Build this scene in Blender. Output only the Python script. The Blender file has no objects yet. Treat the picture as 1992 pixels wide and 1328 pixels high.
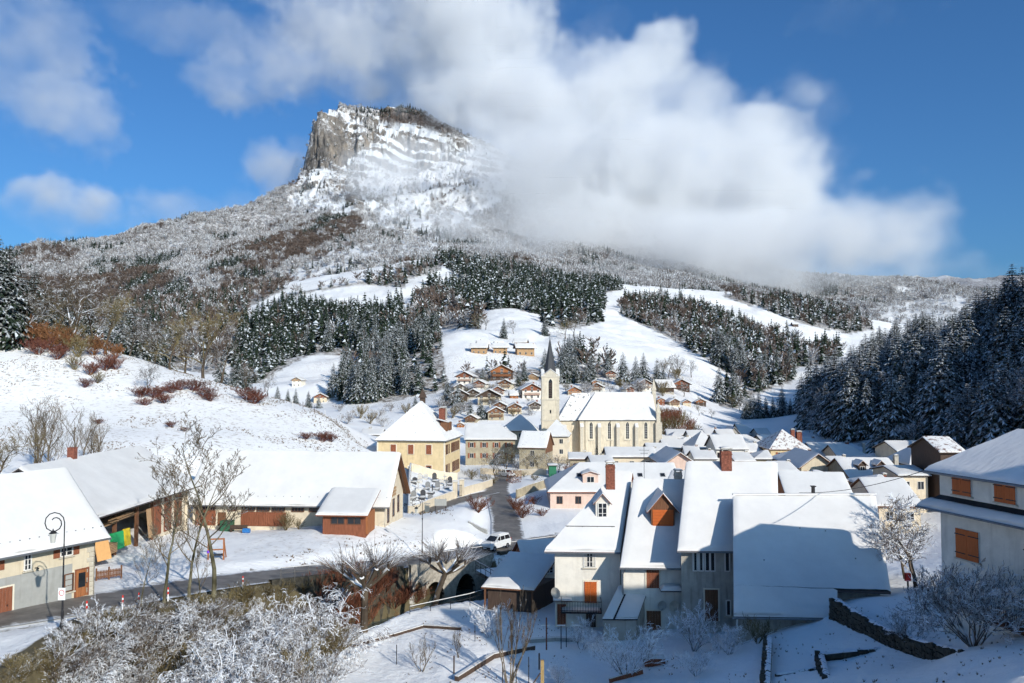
import bpy, math, random
import numpy as np
from mathutils import Vector, Matrix

# ------------------------------------------------------------------ camera, world, sun, exposure
SC = bpy.context.scene
COL = SC.collection
F, CX, CY = 1550.0, 996.0, 664.0
PITCH = math.atan(72.0 / F)
CAMZ = 22.5
cam_data = bpy.data.cameras.new('camera')
cam_data.sensor_width = 36.0
cam_data.lens = F / 1992.0 * 36.0
cam_data.clip_start = 0.5
cam_data.clip_end = 20000.0
cam = bpy.data.objects.new('camera', cam_data)
cam.location = (0, 0, CAMZ)
cam.rotation_euler = (math.pi / 2 + PITCH, 0, 0)
COL.objects.link(cam)
SC.camera = cam

SUN_EL = math.radians(24.0)
SUN_AZ = math.radians(34.0)            # measured from straight behind the camera towards the right
SUN_DIR = Vector((math.sin(SUN_AZ) * math.cos(SUN_EL), -math.cos(SUN_AZ) * math.cos(SUN_EL), math.sin(SUN_EL)))
world = bpy.data.worlds.new('World')
SC.world = world
world.use_nodes = True
wn = world.node_tree
wn.nodes.clear()
sky = wn.nodes.new('ShaderNodeTexSky')
sky.sky_type = 'NISHITA'
sky.sun_disc = False
sky.sun_elevation = SUN_EL
sky.sun_rotation = math.pi - SUN_AZ
sky.altitude = 800
sky.air_density = 1.0
sky.dust_density = 4.0
sky.ozone_density = 5.0
bg = wn.nodes.new('ShaderNodeBackground')
bg.inputs['Strength'].default_value = 0.115
out = wn.nodes.new('ShaderNodeOutputWorld')
tint = wn.nodes.new('ShaderNodeMix')          # the camera's cool, saturated rendering of the winter sky, alike in every direction
tint.data_type = 'RGBA'; tint.blend_type = 'MULTIPLY'; tint.inputs['Factor'].default_value = 1.0
tint.inputs['B'].default_value = (0.50, 0.84, 1.06, 1.0)
wn.links.new(sky.outputs[0], tint.inputs['A'])
wn.links.new(tint.outputs['Result'], bg.inputs[0])
wn.links.new(bg.outputs[0], out.inputs[0])

sun_data = bpy.data.lights.new('sun', 'SUN')
sun_data.energy = 4.3
sun_data.angle = math.radians(0.5)
sun_data.color = (1.0, 0.94, 0.84)
sun = bpy.data.objects.new('sun', sun_data)
sun.rotation_euler = SUN_DIR.to_track_quat('Z', 'Y').to_euler()
sun.location = (60, -80, 120)
COL.objects.link(sun)

SC.view_settings.view_transform = 'Standard'
SC.view_settings.look = 'None'
SC.view_settings.exposure = 0.17
SC.view_settings.gamma = 1.0
SC.view_settings.use_curve_mapping = False
SC.render.engine = 'CYCLES'
cy = SC.cycles
cy.max_bounces = 8
cy.diffuse_bounces = 3
cy.glossy_bounces = 2
cy.transmission_bounces = 3
cy.transparent_max_bounces = 8
cy.volume_bounces = 6
cy.volume_step_rate = 2.0
cy.volume_max_steps = 256
cy.use_denoising = True
cy.caustics_reflective = False
cy.caustics_refractive = False
cy.use_adaptive_sampling = True
cy.adaptive_threshold = 0.035

# ------------------------------------------------------------------ helpers
CT, ST = math.cos(PITCH), math.sin(PITCH)

def at(px, py, Y):
    """world point seen at photo pixel (px,py) lying at depth Y in front of the camera"""
    u = (px - CX) / F
    v = (CY - py) / F
    dy = CT - v * ST
    dz = ST + v * CT
    k = Y / dy
    return Vector((u * k, Y, CAMZ + dz * k))

def xa(px, Y):
    return at(px, 736, Y).x

def za(py, Y):
    return at(CX, py, Y).z

def pix(x, y, z):
    """vectorised projection -> px, py"""
    z = z - CAMZ
    d = y * CT + z * ST
    h = -y * ST + z * CT
    d = np.maximum(d, 1e-3)
    return CX + F * x / d, CY - F * h / d

def link(o):
    COL.objects.link(o)
    return o

def tag(o, label=None, cat=None, group=None, kind=None):
    if label: o['label'] = label
    if cat: o['category'] = cat
    if group: o['group'] = group
    if kind or cat: o['kind'] = kind or 'thing'
    return o

def empty(name, loc=(0, 0, 0), rz=0.0):
    o = bpy.data.objects.new(name, None)
    o.location = loc
    o.rotation_euler = (0, 0, rz)
    o.empty_display_size = 0.3
    return link(o)

class MB:
    """collects faces, then links ONE mesh object"""
    def __init__(self):
        self.v, self.f, self.m = [], [], []
    def add(self, verts, faces, mi=0):
        n = len(self.v)
        self.v.extend(verts)
        for f in faces:
            self.f.append([i + n for i in f])
            self.m.append(mi)
        return self
    def quad(self, a, b, c, d, mi=0):
        return self.add([a, b, c, d], [(0, 1, 2, 3)], mi)
    def box(self, x0, x1, y0, y1, z0, z1, mi=0):
        v = [(x0, y0, z0), (x1, y0, z0), (x1, y1, z0), (x0, y1, z0), (x0, y0, z1), (x1, y0, z1), (x1, y1, z1), (x0, y1, z1)]
        return self.add(v, [(0, 3, 2, 1), (4, 5, 6, 7), (0, 1, 5, 4), (1, 2, 6, 5), (2, 3, 7, 6), (3, 0, 4, 7)], mi)
    def bar(self, p, q, w, h=None, mi=0, up=(0, 0, 1)):
        """rectangular bar from p to q"""
        p, q = Vector(p), Vector(q)
        h = h or w
        d = (q - p).normalized()
        up = Vector(up)
        if abs(d.dot(up)) > 0.98: up = Vector((0, 1, 0))
        s = d.cross(up).normalized() * (w / 2)
        t = s.cross(d).normalized() * (h / 2)
        v = [p - s - t, p + s - t, p + s + t, p - s + t, q - s - t, q + s - t, q + s + t, q - s + t]
        return self.add([tuple(a) for a in v], [(0, 3, 2, 1), (4, 5, 6, 7), (0, 1, 5, 4), (1, 2, 6, 5), (2, 3, 7, 6), (3, 0, 4, 7)], mi)
    def tube(self, pts, rads, n=6, mi=0, cap=True):
        pts = [Vector(p) for p in pts]
        base = len(self.v)
        prev = None
        for i, p in enumerate(pts):
            d = (pts[min(i + 1, len(pts) - 1)] - pts[max(i - 1, 0)])
            d = d.normalized() if d.length > 1e-9 else Vector((0, 0, 1))
            if prev is None:
                a = d.orthogonal().normalized()
            else:
                a = prev - d * prev.dot(d)
                a = a.normalized() if a.length > 1e-6 else d.orthogonal().normalized()
            prev = a
            b = d.cross(a)
            r = rads[i] if hasattr(rads, '__len__') else rads
            for k in range(n):
                t = 2 * math.pi * k / n
                q = p + (a * math.cos(t) + b * math.sin(t)) * r
                self.v.append((q.x, q.y, q.z))
        for i in range(len(pts) - 1):
            for k in range(n):
                k2 = (k + 1) % n
                self.f.append([base + i * n + k, base + i * n + k2, base + (i + 1) * n + k2, base + (i + 1) * n + k])
                self.m.append(mi)
        if cap:
            self.f.append([base + k for k in range(n)][::-1]); self.m.append(mi)
            e = base + (len(pts) - 1) * n
            self.f.append([e + k for k in range(n)]); self.m.append(mi)
        return self
    def prism(self, poly, axis, a0, a1, mi=0):
        """extrude a 2D polygon; axis 'x': poly=(y,z), axis 'y': poly=(x,z), axis 'z': poly=(x,y)"""
        n = len(poly)
        def P(p, a):
            return (a, p[0], p[1]) if axis == 'x' else ((p[0], a, p[1]) if axis == 'y' else (p[0], p[1], a))
        v = [P(p, a0) for p in poly] + [P(p, a1) for p in poly]
        f = [tuple(range(n))[::-1], tuple(range(n, 2 * n))] + [(i, (i + 1) % n, n + (i + 1) % n, n + i) for i in range(n)]
        return self.add(v, f, mi)
    def mesh(self, name, mats, smooth=False):
        me = bpy.data.meshes.new(name)
        me.from_pydata(self.v, [], self.f)
        for m in (mats if isinstance(mats, (list, tuple)) else [mats]):
            me.materials.append(m)
        if any(self.m): me.polygons.foreach_set('material_index', self.m)
        if smooth: me.polygons.foreach_set('use_smooth', [True] * len(self.f))
        me.update()
        return me
    def build(self, name, mats, parent=None, smooth=False, loc=None):
        o = bpy.data.objects.new(name, self.mesh(name, mats, smooth))
        link(o)
        if parent is not None: o.parent = parent
        if loc is not None: o.location = loc
        return o

def obj(name, me, parent=None, loc=None, rz=None, sc=None):
    o = bpy.data.objects.new(name, me)
    link(o)
    if parent is not None: o.parent = parent
    if loc is not None: o.location = loc
    if rz is not None: o.rotation_euler = (0, 0, rz)
    if sc is not None: o.scale = (sc, sc, sc) if not hasattr(sc, '__len__') else sc
    return o

# ---- vectorised noise
def _h(ix, iy, seed):
    n = (ix.astype(np.int64) * 374761393 + iy.astype(np.int64) * 668265263 + seed * 1442695041) & 0xFFFFFFFF
    n = ((n ^ (n >> 13)) * 1274126177) & 0xFFFFFFFF
    n = n ^ (n >> 16)
    return (n & 0xFFFF) / 65535.0 * 2 - 1

def vnoise(x, y, seed=0):
    ix, iy = np.floor(x), np.floor(y)
    fx, fy = x - ix, y - iy
    ux, uy = fx * fx * fx * (fx * (fx * 6 - 15) + 10), fy * fy * fy * (fy * (fy * 6 - 15) + 10)
    a, b = _h(ix, iy, seed), _h(ix + 1, iy, seed)
    c, d = _h(ix, iy + 1, seed), _h(ix + 1, iy + 1, seed)
    return (a * (1 - ux) + b * ux) * (1 - uy) + (c * (1 - ux) + d * ux) * uy

def fbm(x, y, oct=5, seed=0, gain=0.5, ridged=False):
    s, a, t = 0.0, 1.0, 0.0
    for i in range(oct):
        n = vnoise(x * (2.03 ** i) + 17.3 * i, y * (2.03 ** i) - 9.1 * i, seed + i)
        if ridged: n = 1 - 2 * np.abs(n)
        s = s + n * a
        t += a
        a *= gain
    return s / t

# ------------------------------------------------------------------ materials
MATS = {}
def nodes_of(m):
    return m.node_tree.nodes, m.node_tree.links

def mat(name, col, rough=0.8, var=0.12, scale=3.0, bump=0.0, bscale=None, metal=0.0, spec=0.3, coord='Object', stretch=None, col2=None, det=4.0):
    """plain procedural surface: base colour broken up by noise, optional bump"""
    if name in MATS: return MATS[name]
    m = bpy.data.materials.new(name)
    m.use_nodes = True
    N, L = nodes_of(m)
    p = N['Principled BSDF']
    p.inputs['Roughness'].default_value = rough
    p.inputs['Metallic'].default_value = metal
    p.inputs['Specular IOR Level'].default_value = spec
    tc = N.new('ShaderNodeTexCoord')
    src = tc.outputs[coord]
    if stretch:
        mp = N.new('ShaderNodeMapping')
        mp.inputs['Scale'].default_value = stretch
        L.new(src, mp.inputs[0])
        src = mp.outputs[0]
    nz = N.new('ShaderNodeTexNoise')
    nz.inputs['Scale'].default_value = scale
    nz.inputs['Detail'].default_value = det
    nz.inputs['Roughness'].default_value = 0.65
    L.new(src, nz.inputs['Vector'])
    rp = N.new('ShaderNodeValToRGB')
    c = np.array(col)
    c2 = np.array(col2) if col2 is not None else np.clip(c * (1 + var), 0, 1)
    c1 = c * (1 - var) if col2 is None else c
    rp.color_ramp.elements[0].position = 0.32
    rp.color_ramp.elements[1].position = 0.68
    rp.color_ramp.elements[0].color = (*c1, 1)
    rp.color_ramp.elements[1].color = (*c2, 1)
    L.new(nz.outputs['Fac'], rp.inputs[0])
    L.new(rp.outputs[0], p.inputs['Base Color'])
    if bump:
        nb = N.new('ShaderNodeTexNoise')
        nb.inputs['Scale'].default_value = bscale or scale * 4
        nb.inputs['Detail'].default_value = 4
        L.new(src, nb.inputs['Vector'])
        bp = N.new('ShaderNodeBump')
        bp.inputs['Strength'].default_value = bump
        bp.inputs['Distance'].default_value = 0.05
        L.new(nb.outputs['Fac'], bp.inputs['Height'])
        L.new(bp.outputs[0], p.inputs['Normal'])
    MATS[name] = m
    return m

def snowy(name, col, col2=None, lo=0.15, hi=0.55, nscale=1.2, amount=0.5, rough=0.9, snowcol=(0.80, 0.83, 0.87)):
    """bark / needles that carry snow on faces looking up"""
    if name in MATS: return MATS[name]
    m = bpy.data.materials.new(name)
    m.use_nodes = True
    N, L = nodes_of(m)
    p = N['Principled BSDF']
    p.inputs['Roughness'].default_value = rough
    p.inputs['Specular IOR Level'].default_value = 0.15
    g = N.new('ShaderNodeNewGeometry')
    sp = N.new('ShaderNodeSeparateXYZ')
    L.new(g.outputs['Normal'], sp.inputs[0])
    nz = N.new('ShaderNodeTexNoise')
    nz.inputs['Scale'].default_value = nscale
    nz.inputs['Detail'].default_value = 3
    L.new(g.outputs['Position'], nz.inputs['Vector'])
    ma = N.new('ShaderNodeMath'); ma.operation = 'MULTIPLY_ADD'
    L.new(nz.outputs['Fac'], ma.inputs[0])
    ma.inputs[1].default_value = 1.6
    ma.inputs[2].default_value = -0.8 + (amount - 0.5)
    ad = N.new('ShaderNodeMath'); ad.operation = 'ADD'
    L.new(sp.outputs['Z'], ad.inputs[0]); L.new(ma.outputs[0], ad.inputs[1])
    mr = N.new('ShaderNodeMapRange')
    mr.inputs['From Min'].default_value = lo
    mr.inputs['From Max'].default_value = hi
    L.new(ad.outputs[0], mr.inputs['Value'])
    n2 = N.new('ShaderNodeTexNoise')
    n2.inputs['Scale'].default_value = nscale * 0.7
    L.new(g.outputs['Position'], n2.inputs['Vector'])
    oi = N.new('ShaderNodeObjectInfo')
    rp = N.new('ShaderNodeValToRGB')
    c = np.array(col)
    c2 = np.array(col2) if col2 is not None else c * 1.5
    rp.color_ramp.elements[0].color = (*c, 1); rp.color_ramp.elements[0].position = 0.35
    rp.color_ramp.elements[1].color = (*c2, 1); rp.color_ramp.elements[1].position = 0.65
    L.new(n2.outputs['Fac'], rp.inputs[0])
    mx = N.new('ShaderNodeMix'); mx.data_type = 'RGBA'
    L.new(mr.outputs[0], mx.inputs['Factor'])
    L.new(rp.outputs[0], mx.inputs['A'])
    mx.inputs['B'].default_value = (*snowcol, 1)
    L.new(mx.outputs['Result'], p.inputs['Base Color'])
    MATS[name] = m
    return m

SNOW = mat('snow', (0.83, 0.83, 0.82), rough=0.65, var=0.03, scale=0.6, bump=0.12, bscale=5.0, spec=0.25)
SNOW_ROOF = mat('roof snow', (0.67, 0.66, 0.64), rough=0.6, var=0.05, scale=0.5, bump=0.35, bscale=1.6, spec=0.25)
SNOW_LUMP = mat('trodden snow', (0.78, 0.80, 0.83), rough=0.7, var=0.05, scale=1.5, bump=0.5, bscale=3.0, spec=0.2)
# ------------------------------------------------------------------ terrain: one height function for the whole valley
PTS = []
def P(px, py, Y, dz=0.0):
    p = at(px, py, Y); PTS.append((p.x, p.y, p.z + dz))
def W(x, y, z):
    PTS.append((x, y, z))

# behind and under the camera
for x, y, z in [(0, -40, 16), (70, -60, 17), (-70, -50, 12), (0, -300, 20), (250, -250, 30), (-250, -250, 20), (0, 3, 15), (0, 15, 12), (0, 28, 8),
                (0, 42, 2.5), (-12, 33, 4), (-22, 28, 4), (-27, 34, 1.5), (-40, 30, 3), (-40, 16, 6.5), (-30, 5, 10), (16, 8, 14), (18, 20, 11.5),
                (8, 36, 6.2), (-90, 20, 14), (-150, 60, 30), (-200, 120, 55), (-120, 100, 24), (-70, 60, 7), (-60, 40, 5)]:
    W(x, y, z)
# lower right garden slope
P(1992, 1300, 33); P(1880, 1262, 43); P(1992, 1240, 44); P(1920, 1225, 49); P(1840, 1225, 52); P(1700, 1328, 42); P(1850, 1328, 38); P(1500, 1328, 47); P(1350, 1328, 53); P(1200, 1328, 57)
P(1000, 1328, 58); P(800, 1328, 59); P(880, 1250, 66); P(1000, 1230, 70); P(760, 1240, 69); P(700, 1270, 65); P(830, 1200, 75); P(950, 1150, 86)
P(1150, 1240, 70); P(1300, 1225, 70); P(1400, 1225, 69); P(1500, 1240, 58); P(1640, 1226, 56); P(1730, 1266, 50); P(1800, 1290, 46)
P(1660, 1178, 58.5); P(1750, 1215, 53); P(1800, 1240, 50); P(1780, 1150, 64); P(1740, 1110, 80, 0); P(2150, 1200, 44); P(2150, 1150, 56)
# left road strip and yard
P(0, 1200, 57); P(130, 1180, 60); P(250, 1160, 64); P(400, 1135, 71); P(500, 1122, 76); P(600, 1112, 81); P(700, 1103, 86); P(800, 1090, 92); P(900, 1076, 98)
P(990, 1062, 104); P(1060, 1052, 108); P(1150, 1040, 113); P(-200, 1220, 54)
P(0, 1262, 50); P(100, 1242, 50.5); P(133, 1222, 50.6); P(0, 1283, 47.5); P(150, 1250, 49.5); P(300, 1230, 53); P(450, 1215, 58); P(250, 1300, 47); P(400, 1280, 52); P(100, 1328, 44); P(560, 1190, 67); P(0, 1170, 66); P(180, 1148, 66); P(230, 1105, 76); P(330, 1065, 86); P(400, 1040, 96); P(600, 1035, 99); P(730, 1027, 101)
P(500, 1070, 88); P(650, 1075, 90); P(750, 1075, 94); P(800, 1040, 103); P(860, 1010, 113); P(930, 1030, 113); P(900, 985, 124); P(940, 980, 130)
P(790, 1000, 125); P(560, 1000, 114); P(400, 1000, 112)
# road up to the village, village floor
P(985, 1010, 125); P(972, 975, 142); P(965, 950, 158); P(975, 935, 172); P(900, 972, 143); P(830, 995, 132); P(1040, 985, 135); P(1060, 950, 155)
P(735, 925, 175); P(900, 935, 172); P(1000, 905, 200); P(1130, 890, 230); P(1280, 888, 235); P(1000, 870, 250); P(880, 870, 250)
W(25, 90, 0.3); W(45, 95, 1.0); W(30, 120, 0.5); W(50, 140, 1); W(60, 110, 2); W(20, 160, .5); W(50, 190, 1); W(80, 190, 3); W(95, 170, 5); W(100, 200, 6)
W(70, 230, 2); W(95, 240, 5); W(65, 270, 2); W(95, 285, 5); W(40, 260, 1); W(75, 320, 3)
# left snow hill
P(0, 660, 185); P(120, 668, 185); P(240, 690, 185); P(380, 735, 180); P(500, 768, 178); P(580, 792, 176); P(640, 812, 175); P(735, 856, 172); P(-250, 620, 190)
P(0, 800, 140); P(100, 790, 145); P(250, 800, 145); P(400, 820, 146); P(550, 840, 150); P(0, 880, 115); P(150, 890, 112); P(300, 893, 118); P(450, 885, 128); P(600, 880, 140); P(680, 880, 150)
P(-250, 800, 130); P(720, 885, 165); W(-45, 205, 12); W(-75, 215, 18); W(-110, 225, 24); W(-140, 235, 27); W(-60, 240, 9); W(-110, 270, 12); W(-160, 290, 16); W(-200, 250, 40)
# hillside with the chalets, meadows and forest behind
P(600, 800, 330); P(700, 800, 340); P(800, 812, 320); P(880, 800, 320); P(900, 790, 330); P(1000, 778, 340); P(1150, 762, 370); P(1250, 765, 370); P(1330, 800, 340); P(1330, 770, 400); P(1400, 810, 350)
P(930, 745, 390); P(1150, 735, 420); P(970, 692, 480); P(880, 652, 530); P(1010, 660, 540); P(880, 700, 460); P(1080, 700, 480)
P(1000, 620, 700); P(950, 602, 800); P(1100, 625, 740); P(1200, 650, 640); P(1300, 690, 540); P(1180, 598, 880); P(1340, 720, 480)
P(860, 758, 410); P(700, 782, 410); P(640, 790, 400); P(760, 700, 560); P(800, 650, 700); P(790, 600, 860); P(860, 580, 950)
P(540, 735, 540); P(620, 725, 540); P(640, 700, 600); P(560, 715, 580); P(470, 715, 640); P(430, 720, 620); P(600, 640, 820); P(500, 650, 820); P(480, 620, 950); P(620, 585, 1020); P(700, 590, 980); P(760, 580, 1000)
P(580, 567, 1130); P(700, 548, 1150); P(790, 535, 1180); P(850, 520, 1250); P(900, 572, 1050); P(1050, 572, 1100); P(1120, 590, 1000)
P(870, 505, 1450); P(1000, 525, 1450); P(1150, 550, 1450); P(600, 540, 1400); P(400, 600, 1200); P(400, 580, 1450); P(250, 640, 900); P(200, 600, 1400); P(0, 640, 1000); P(0, 610, 1400); P(-400, 560, 1000); P(-400, 520, 1400)
P(1280, 640, 800); P(1400, 700, 620); P(1400, 640, 880); P(1500, 760, 470); P(1480, 790, 420); P(1580, 790, 420); P(1560, 730, 560); P(1480, 810, 370)
P(1350, 590, 1250); P(1450, 605, 1200); P(1600, 655, 1100); P(1700, 685, 1000); P(1780, 690, 1000); P(1640, 690, 800); P(1530, 680, 800); P(1300, 560, 1450); P(1500, 580, 1450); P(1700, 620, 1450); P(1900, 640, 1450); P(1950, 690, 900); P(2200, 600, 1200); P(2400, 500, 1400)
# shaded hillside on the right: rises out of the frame
W(100, 300, 5); W(118, 320, 8); W(136, 305, 10); W(155, 290, 18); W(141, 222, 28); W(112, 190, 10); W(118, 215, 14); W(128, 195, 19); W(170, 240, 46); W(200, 200, 74); W(235, 140, 104); W(170, 150, 62)
W(130, 150, 36); W(105, 150, 16); W(85, 130, 8); W(85, 100, 12); W(75, 80, 10); W(60, 65, 9); W(110, 60, 24); W(150, 50, 32); W(190, 80, 46); W(230, 10, 44); W(120, 0, 26); W(260, 220, 82); W(210, 300, 44); W(230, 360, 36); W(170, 360, 22); W(200, 450, 25); W(260, 500, 40); W(350, 300, 80); W(400, 100, 120)
W(45, 56, 8); W(50, 36, 11); W(36, 60, 7)

PA = np.array(PTS)
def _uv(x, y):
    r = np.maximum(np.hypot(x, y), 2.0)
    return np.stack([np.arctan2(x, y) * 9.0, np.log(r) * 5.0], -1)
_PU = _uv(PA[:, 0], PA[:, 1])
_C2 = 0.12
def _fit(pu, z):
    n = len(z)
    d = np.sqrt(((pu[:, None] - pu[None]) ** 2).sum(-1) + _C2)
    A = np.zeros((n + 3, n + 3))
    A[:n, :n] = -d + np.eye(n) * -0.02 * -1
    A[:n, n] = 1; A[:n, n + 1:] = pu
    A[n, :n] = 1; A[n + 1:, :n] = pu.T
    return np.linalg.solve(A, np.concatenate([z, [0, 0, 0]]))
def _ev(pu, w, u):
    n = len(pu)
    out = np.empty(len(u))
    for i in range(0, len(u), 20000):
        c = u[i:i + 20000]
        d = np.sqrt(((c[:, None, 0] - pu[None, :, 0]) ** 2 + (c[:, None, 1] - pu[None, :, 1]) ** 2) + _C2)
        out[i:i + 20000] = -d @ w[:n] + w[n] + c @ w[n + 1:]
    return out
_WT = _fit(_PU, PA[:, 2])

def polyz(pts):
    return np.array([[*at(a, b, c)] for a, b, c in pts])
ROAD1 = polyz([(-300, 1232, 53), (-100, 1212, 55.5), (0, 1200, 57), (130, 1180, 60), (250, 1160, 64), (400, 1135, 71), (500, 1122, 76), (600, 1112, 81), (700, 1103, 86), (800, 1090, 92), (900, 1076, 98), (990, 1062, 104), (1060, 1052, 108), (1150, 1040, 113), (1300, 1025, 120)])
ROAD2 = polyz([(990, 1058, 106), (988, 1040, 112), (985, 1010, 125), (974, 975, 142), (966, 952, 158), (972, 936, 172), (985, 926, 182)])
ROAD3 = polyz([(966, 955, 156), (935, 961, 150), (895, 973, 143), (850, 987, 135), (825, 998, 130)])
RIVER = np.array([[25, 100, -2.6], [xa(1085, 97), 97, -2.6], [xa(1000, 92.5), 92.5, -2.6], [xa(900, 87), 87, -2.6], [xa(800, 83), 83, -2.7], [xa(740, 80.5), 80.5, -2.8], [xa(600, 70), 70, -3.0], [xa(400, 56), 56, -3.2], [xa(200, 44), 44, -3.4], [xa(0, 36.5), 36.5, -3.6], [-40, 28, -3.8], [-80, 20, -4]])

RIVER2 = np.array([[xa(885, 89), 89, -2.7], [xa(900, 98), 98, -2.7], [xa(905, 104.5), 104.5, -2.6]])

def seg_near(x, y, poly):
    """distance to a polyline and the interpolated z there"""
    bd = np.full(x.shape, 1e9); bz = np.zeros(x.shape)
    for a, b in zip(poly[:-1], poly[1:]):
        dx, dy = b[0] - a[0], b[1] - a[1]
        t = np.clip(((x - a[0]) * dx + (y - a[1]) * dy) / (dx * dx + dy * dy), 0, 1)
        d = np.hypot(x - a[0] - t * dx, y - a[1] - t * dy)
        k = d < bd
        bd = np.where(k, d, bd)
        bz = np.where(k, a[2] + t * (b[2] - a[2]), bz)
    return bd, bz
def sstep(a, b, t):
    t = np.clip((t - a) / (b - a), 0, 1)
    return t * t * (3 - 2 * t)

def G(x, y, detail=True):
    """ground height"""
    x = np.atleast_1d(np.asarray(x, float)).ravel(); y = np.atleast_1d(np.asarray(y, float)).ravel()
    z = _ev(_PU, _WT, _uv(x, y))
    r = np.hypot(x, y)
    if detail:
        amp = np.clip((r - 60) / 500, 0, 1)
        z = z + fbm(x / 60, y / 60, 4, 3) * 7 * amp * np.clip((r - 250) / 300, 0, 1) + fbm(x / 9, y / 9, 3, 5) * (0.12 + 0.5 * amp) + fbm(x / 1.3, y / 1.3, 3, 7) * 0.10 * (r < 130)
    near = r < 260
    if near.any():
        xn, yn, zn = x[near], y[near], z[near]
        for poly, w in ((ROAD3, 1.9), (ROAD2, 2.3), (ROAD1, 3.0)):
            d, rz = seg_near(xn, yn, poly)
            k = sstep(w + 0.2, w + 3.0, d)
            zn = (rz - 0.12) * (1 - k) + zn * k
        d, rz = seg_near(xn, yn, RIVER)
        k = sstep(2.3, 5.0, d)
        dr, _ = seg_near(xn, yn, ROAD1)
        k = np.maximum(k, 1 - sstep(2.9, 3.3, dr))
        zn = np.where(k < 1, (rz - 0.5) * (1 - k) + zn * k, zn)
        d, rz = seg_near(xn, yn, RIVER2)
        k = sstep(2.9, 3.9, d)
        zn = np.where(k < 1, np.minimum(zn, (rz - 0.5) * (1 - k) + zn * k), zn)
        z[near] = zn
    return z
def gz(x, y):
    return float(G([x], [y])[0])

# in-frame columns fine, outside coarse
PH0, PH1 = math.atan((-60 - CX) / F), math.atan((2052 - CX) / F)
phi = np.concatenate([np.linspace(-math.pi, -1.3, 26)[:-1], np.linspace(-1.3, PH0, 36)[:-1], np.linspace(PH0, PH1, 620), np.linspace(PH1, 1.3, 36)[1:], np.linspace(1.3, math.pi, 26)[1:]])
lr = np.concatenate([np.arange(math.log(2.5), math.log(34), 0.035), np.arange(math.log(34), math.log(200), 0.0085), np.arange(math.log(200), math.log(1560), 0.0105)])

def polar_sheet(name, phi, lr, hf, mats, attrs=None):
    A, R = np.meshgrid(phi, np.exp(lr))
    x, y = (R * np.sin(A)).ravel(), (R * np.cos(A)).ravel()
    z = hf(x, y)
    if isinstance(z, tuple): x, y, z = z
    n, m = len(lr), len(phi)
    i = np.arange(n * m).reshape(n, m)
    q = np.stack([i[:-1, :-1], i[:-1, 1:], i[1:, 1:], i[1:, :-1]], -1).reshape(-1, 4)
    me = bpy.data.meshes.new(name)
    me.vertices.add(n * m)
    me.vertices.foreach_set('co', np.stack([x, y, z], -1).ravel())
    me.loops.add(len(q) * 4); me.loops.foreach_set('vertex_index', q[:, ::-1].ravel().astype(np.int32))
    me.polygons.add(len(q)); me.polygons.foreach_set('loop_start', np.arange(0, len(q) * 4, 4, dtype=np.int32))
    me.polygons.foreach_set('use_smooth', np.ones(len(q), bool))
    me.update(calc_edges=True)
    for k, fn in (attrs or {}).items():
        a = me.attributes.new(k, 'FLOAT', 'POINT')
        a.data.foreach_set('value', fn(x, y, z).astype(np.float32))
    for mm in mats: me.materials.append(mm)
    return obj(name, me)

# ---- forests, drawn as areas of the hillside
def inpoly(px, py, poly):
    c = np.zeros(px.shape, bool)
    n = len(poly)
    for i in range(n):
        x0, y0 = poly[i]; x1, y1 = poly[(i + 1) % n]
        if y0 == y1: continue
        c ^= ((y0 > py) != (y1 > py)) & (px < (x1 - x0) * (py - y0) / (y1 - y0) + x0)
    return c
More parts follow.
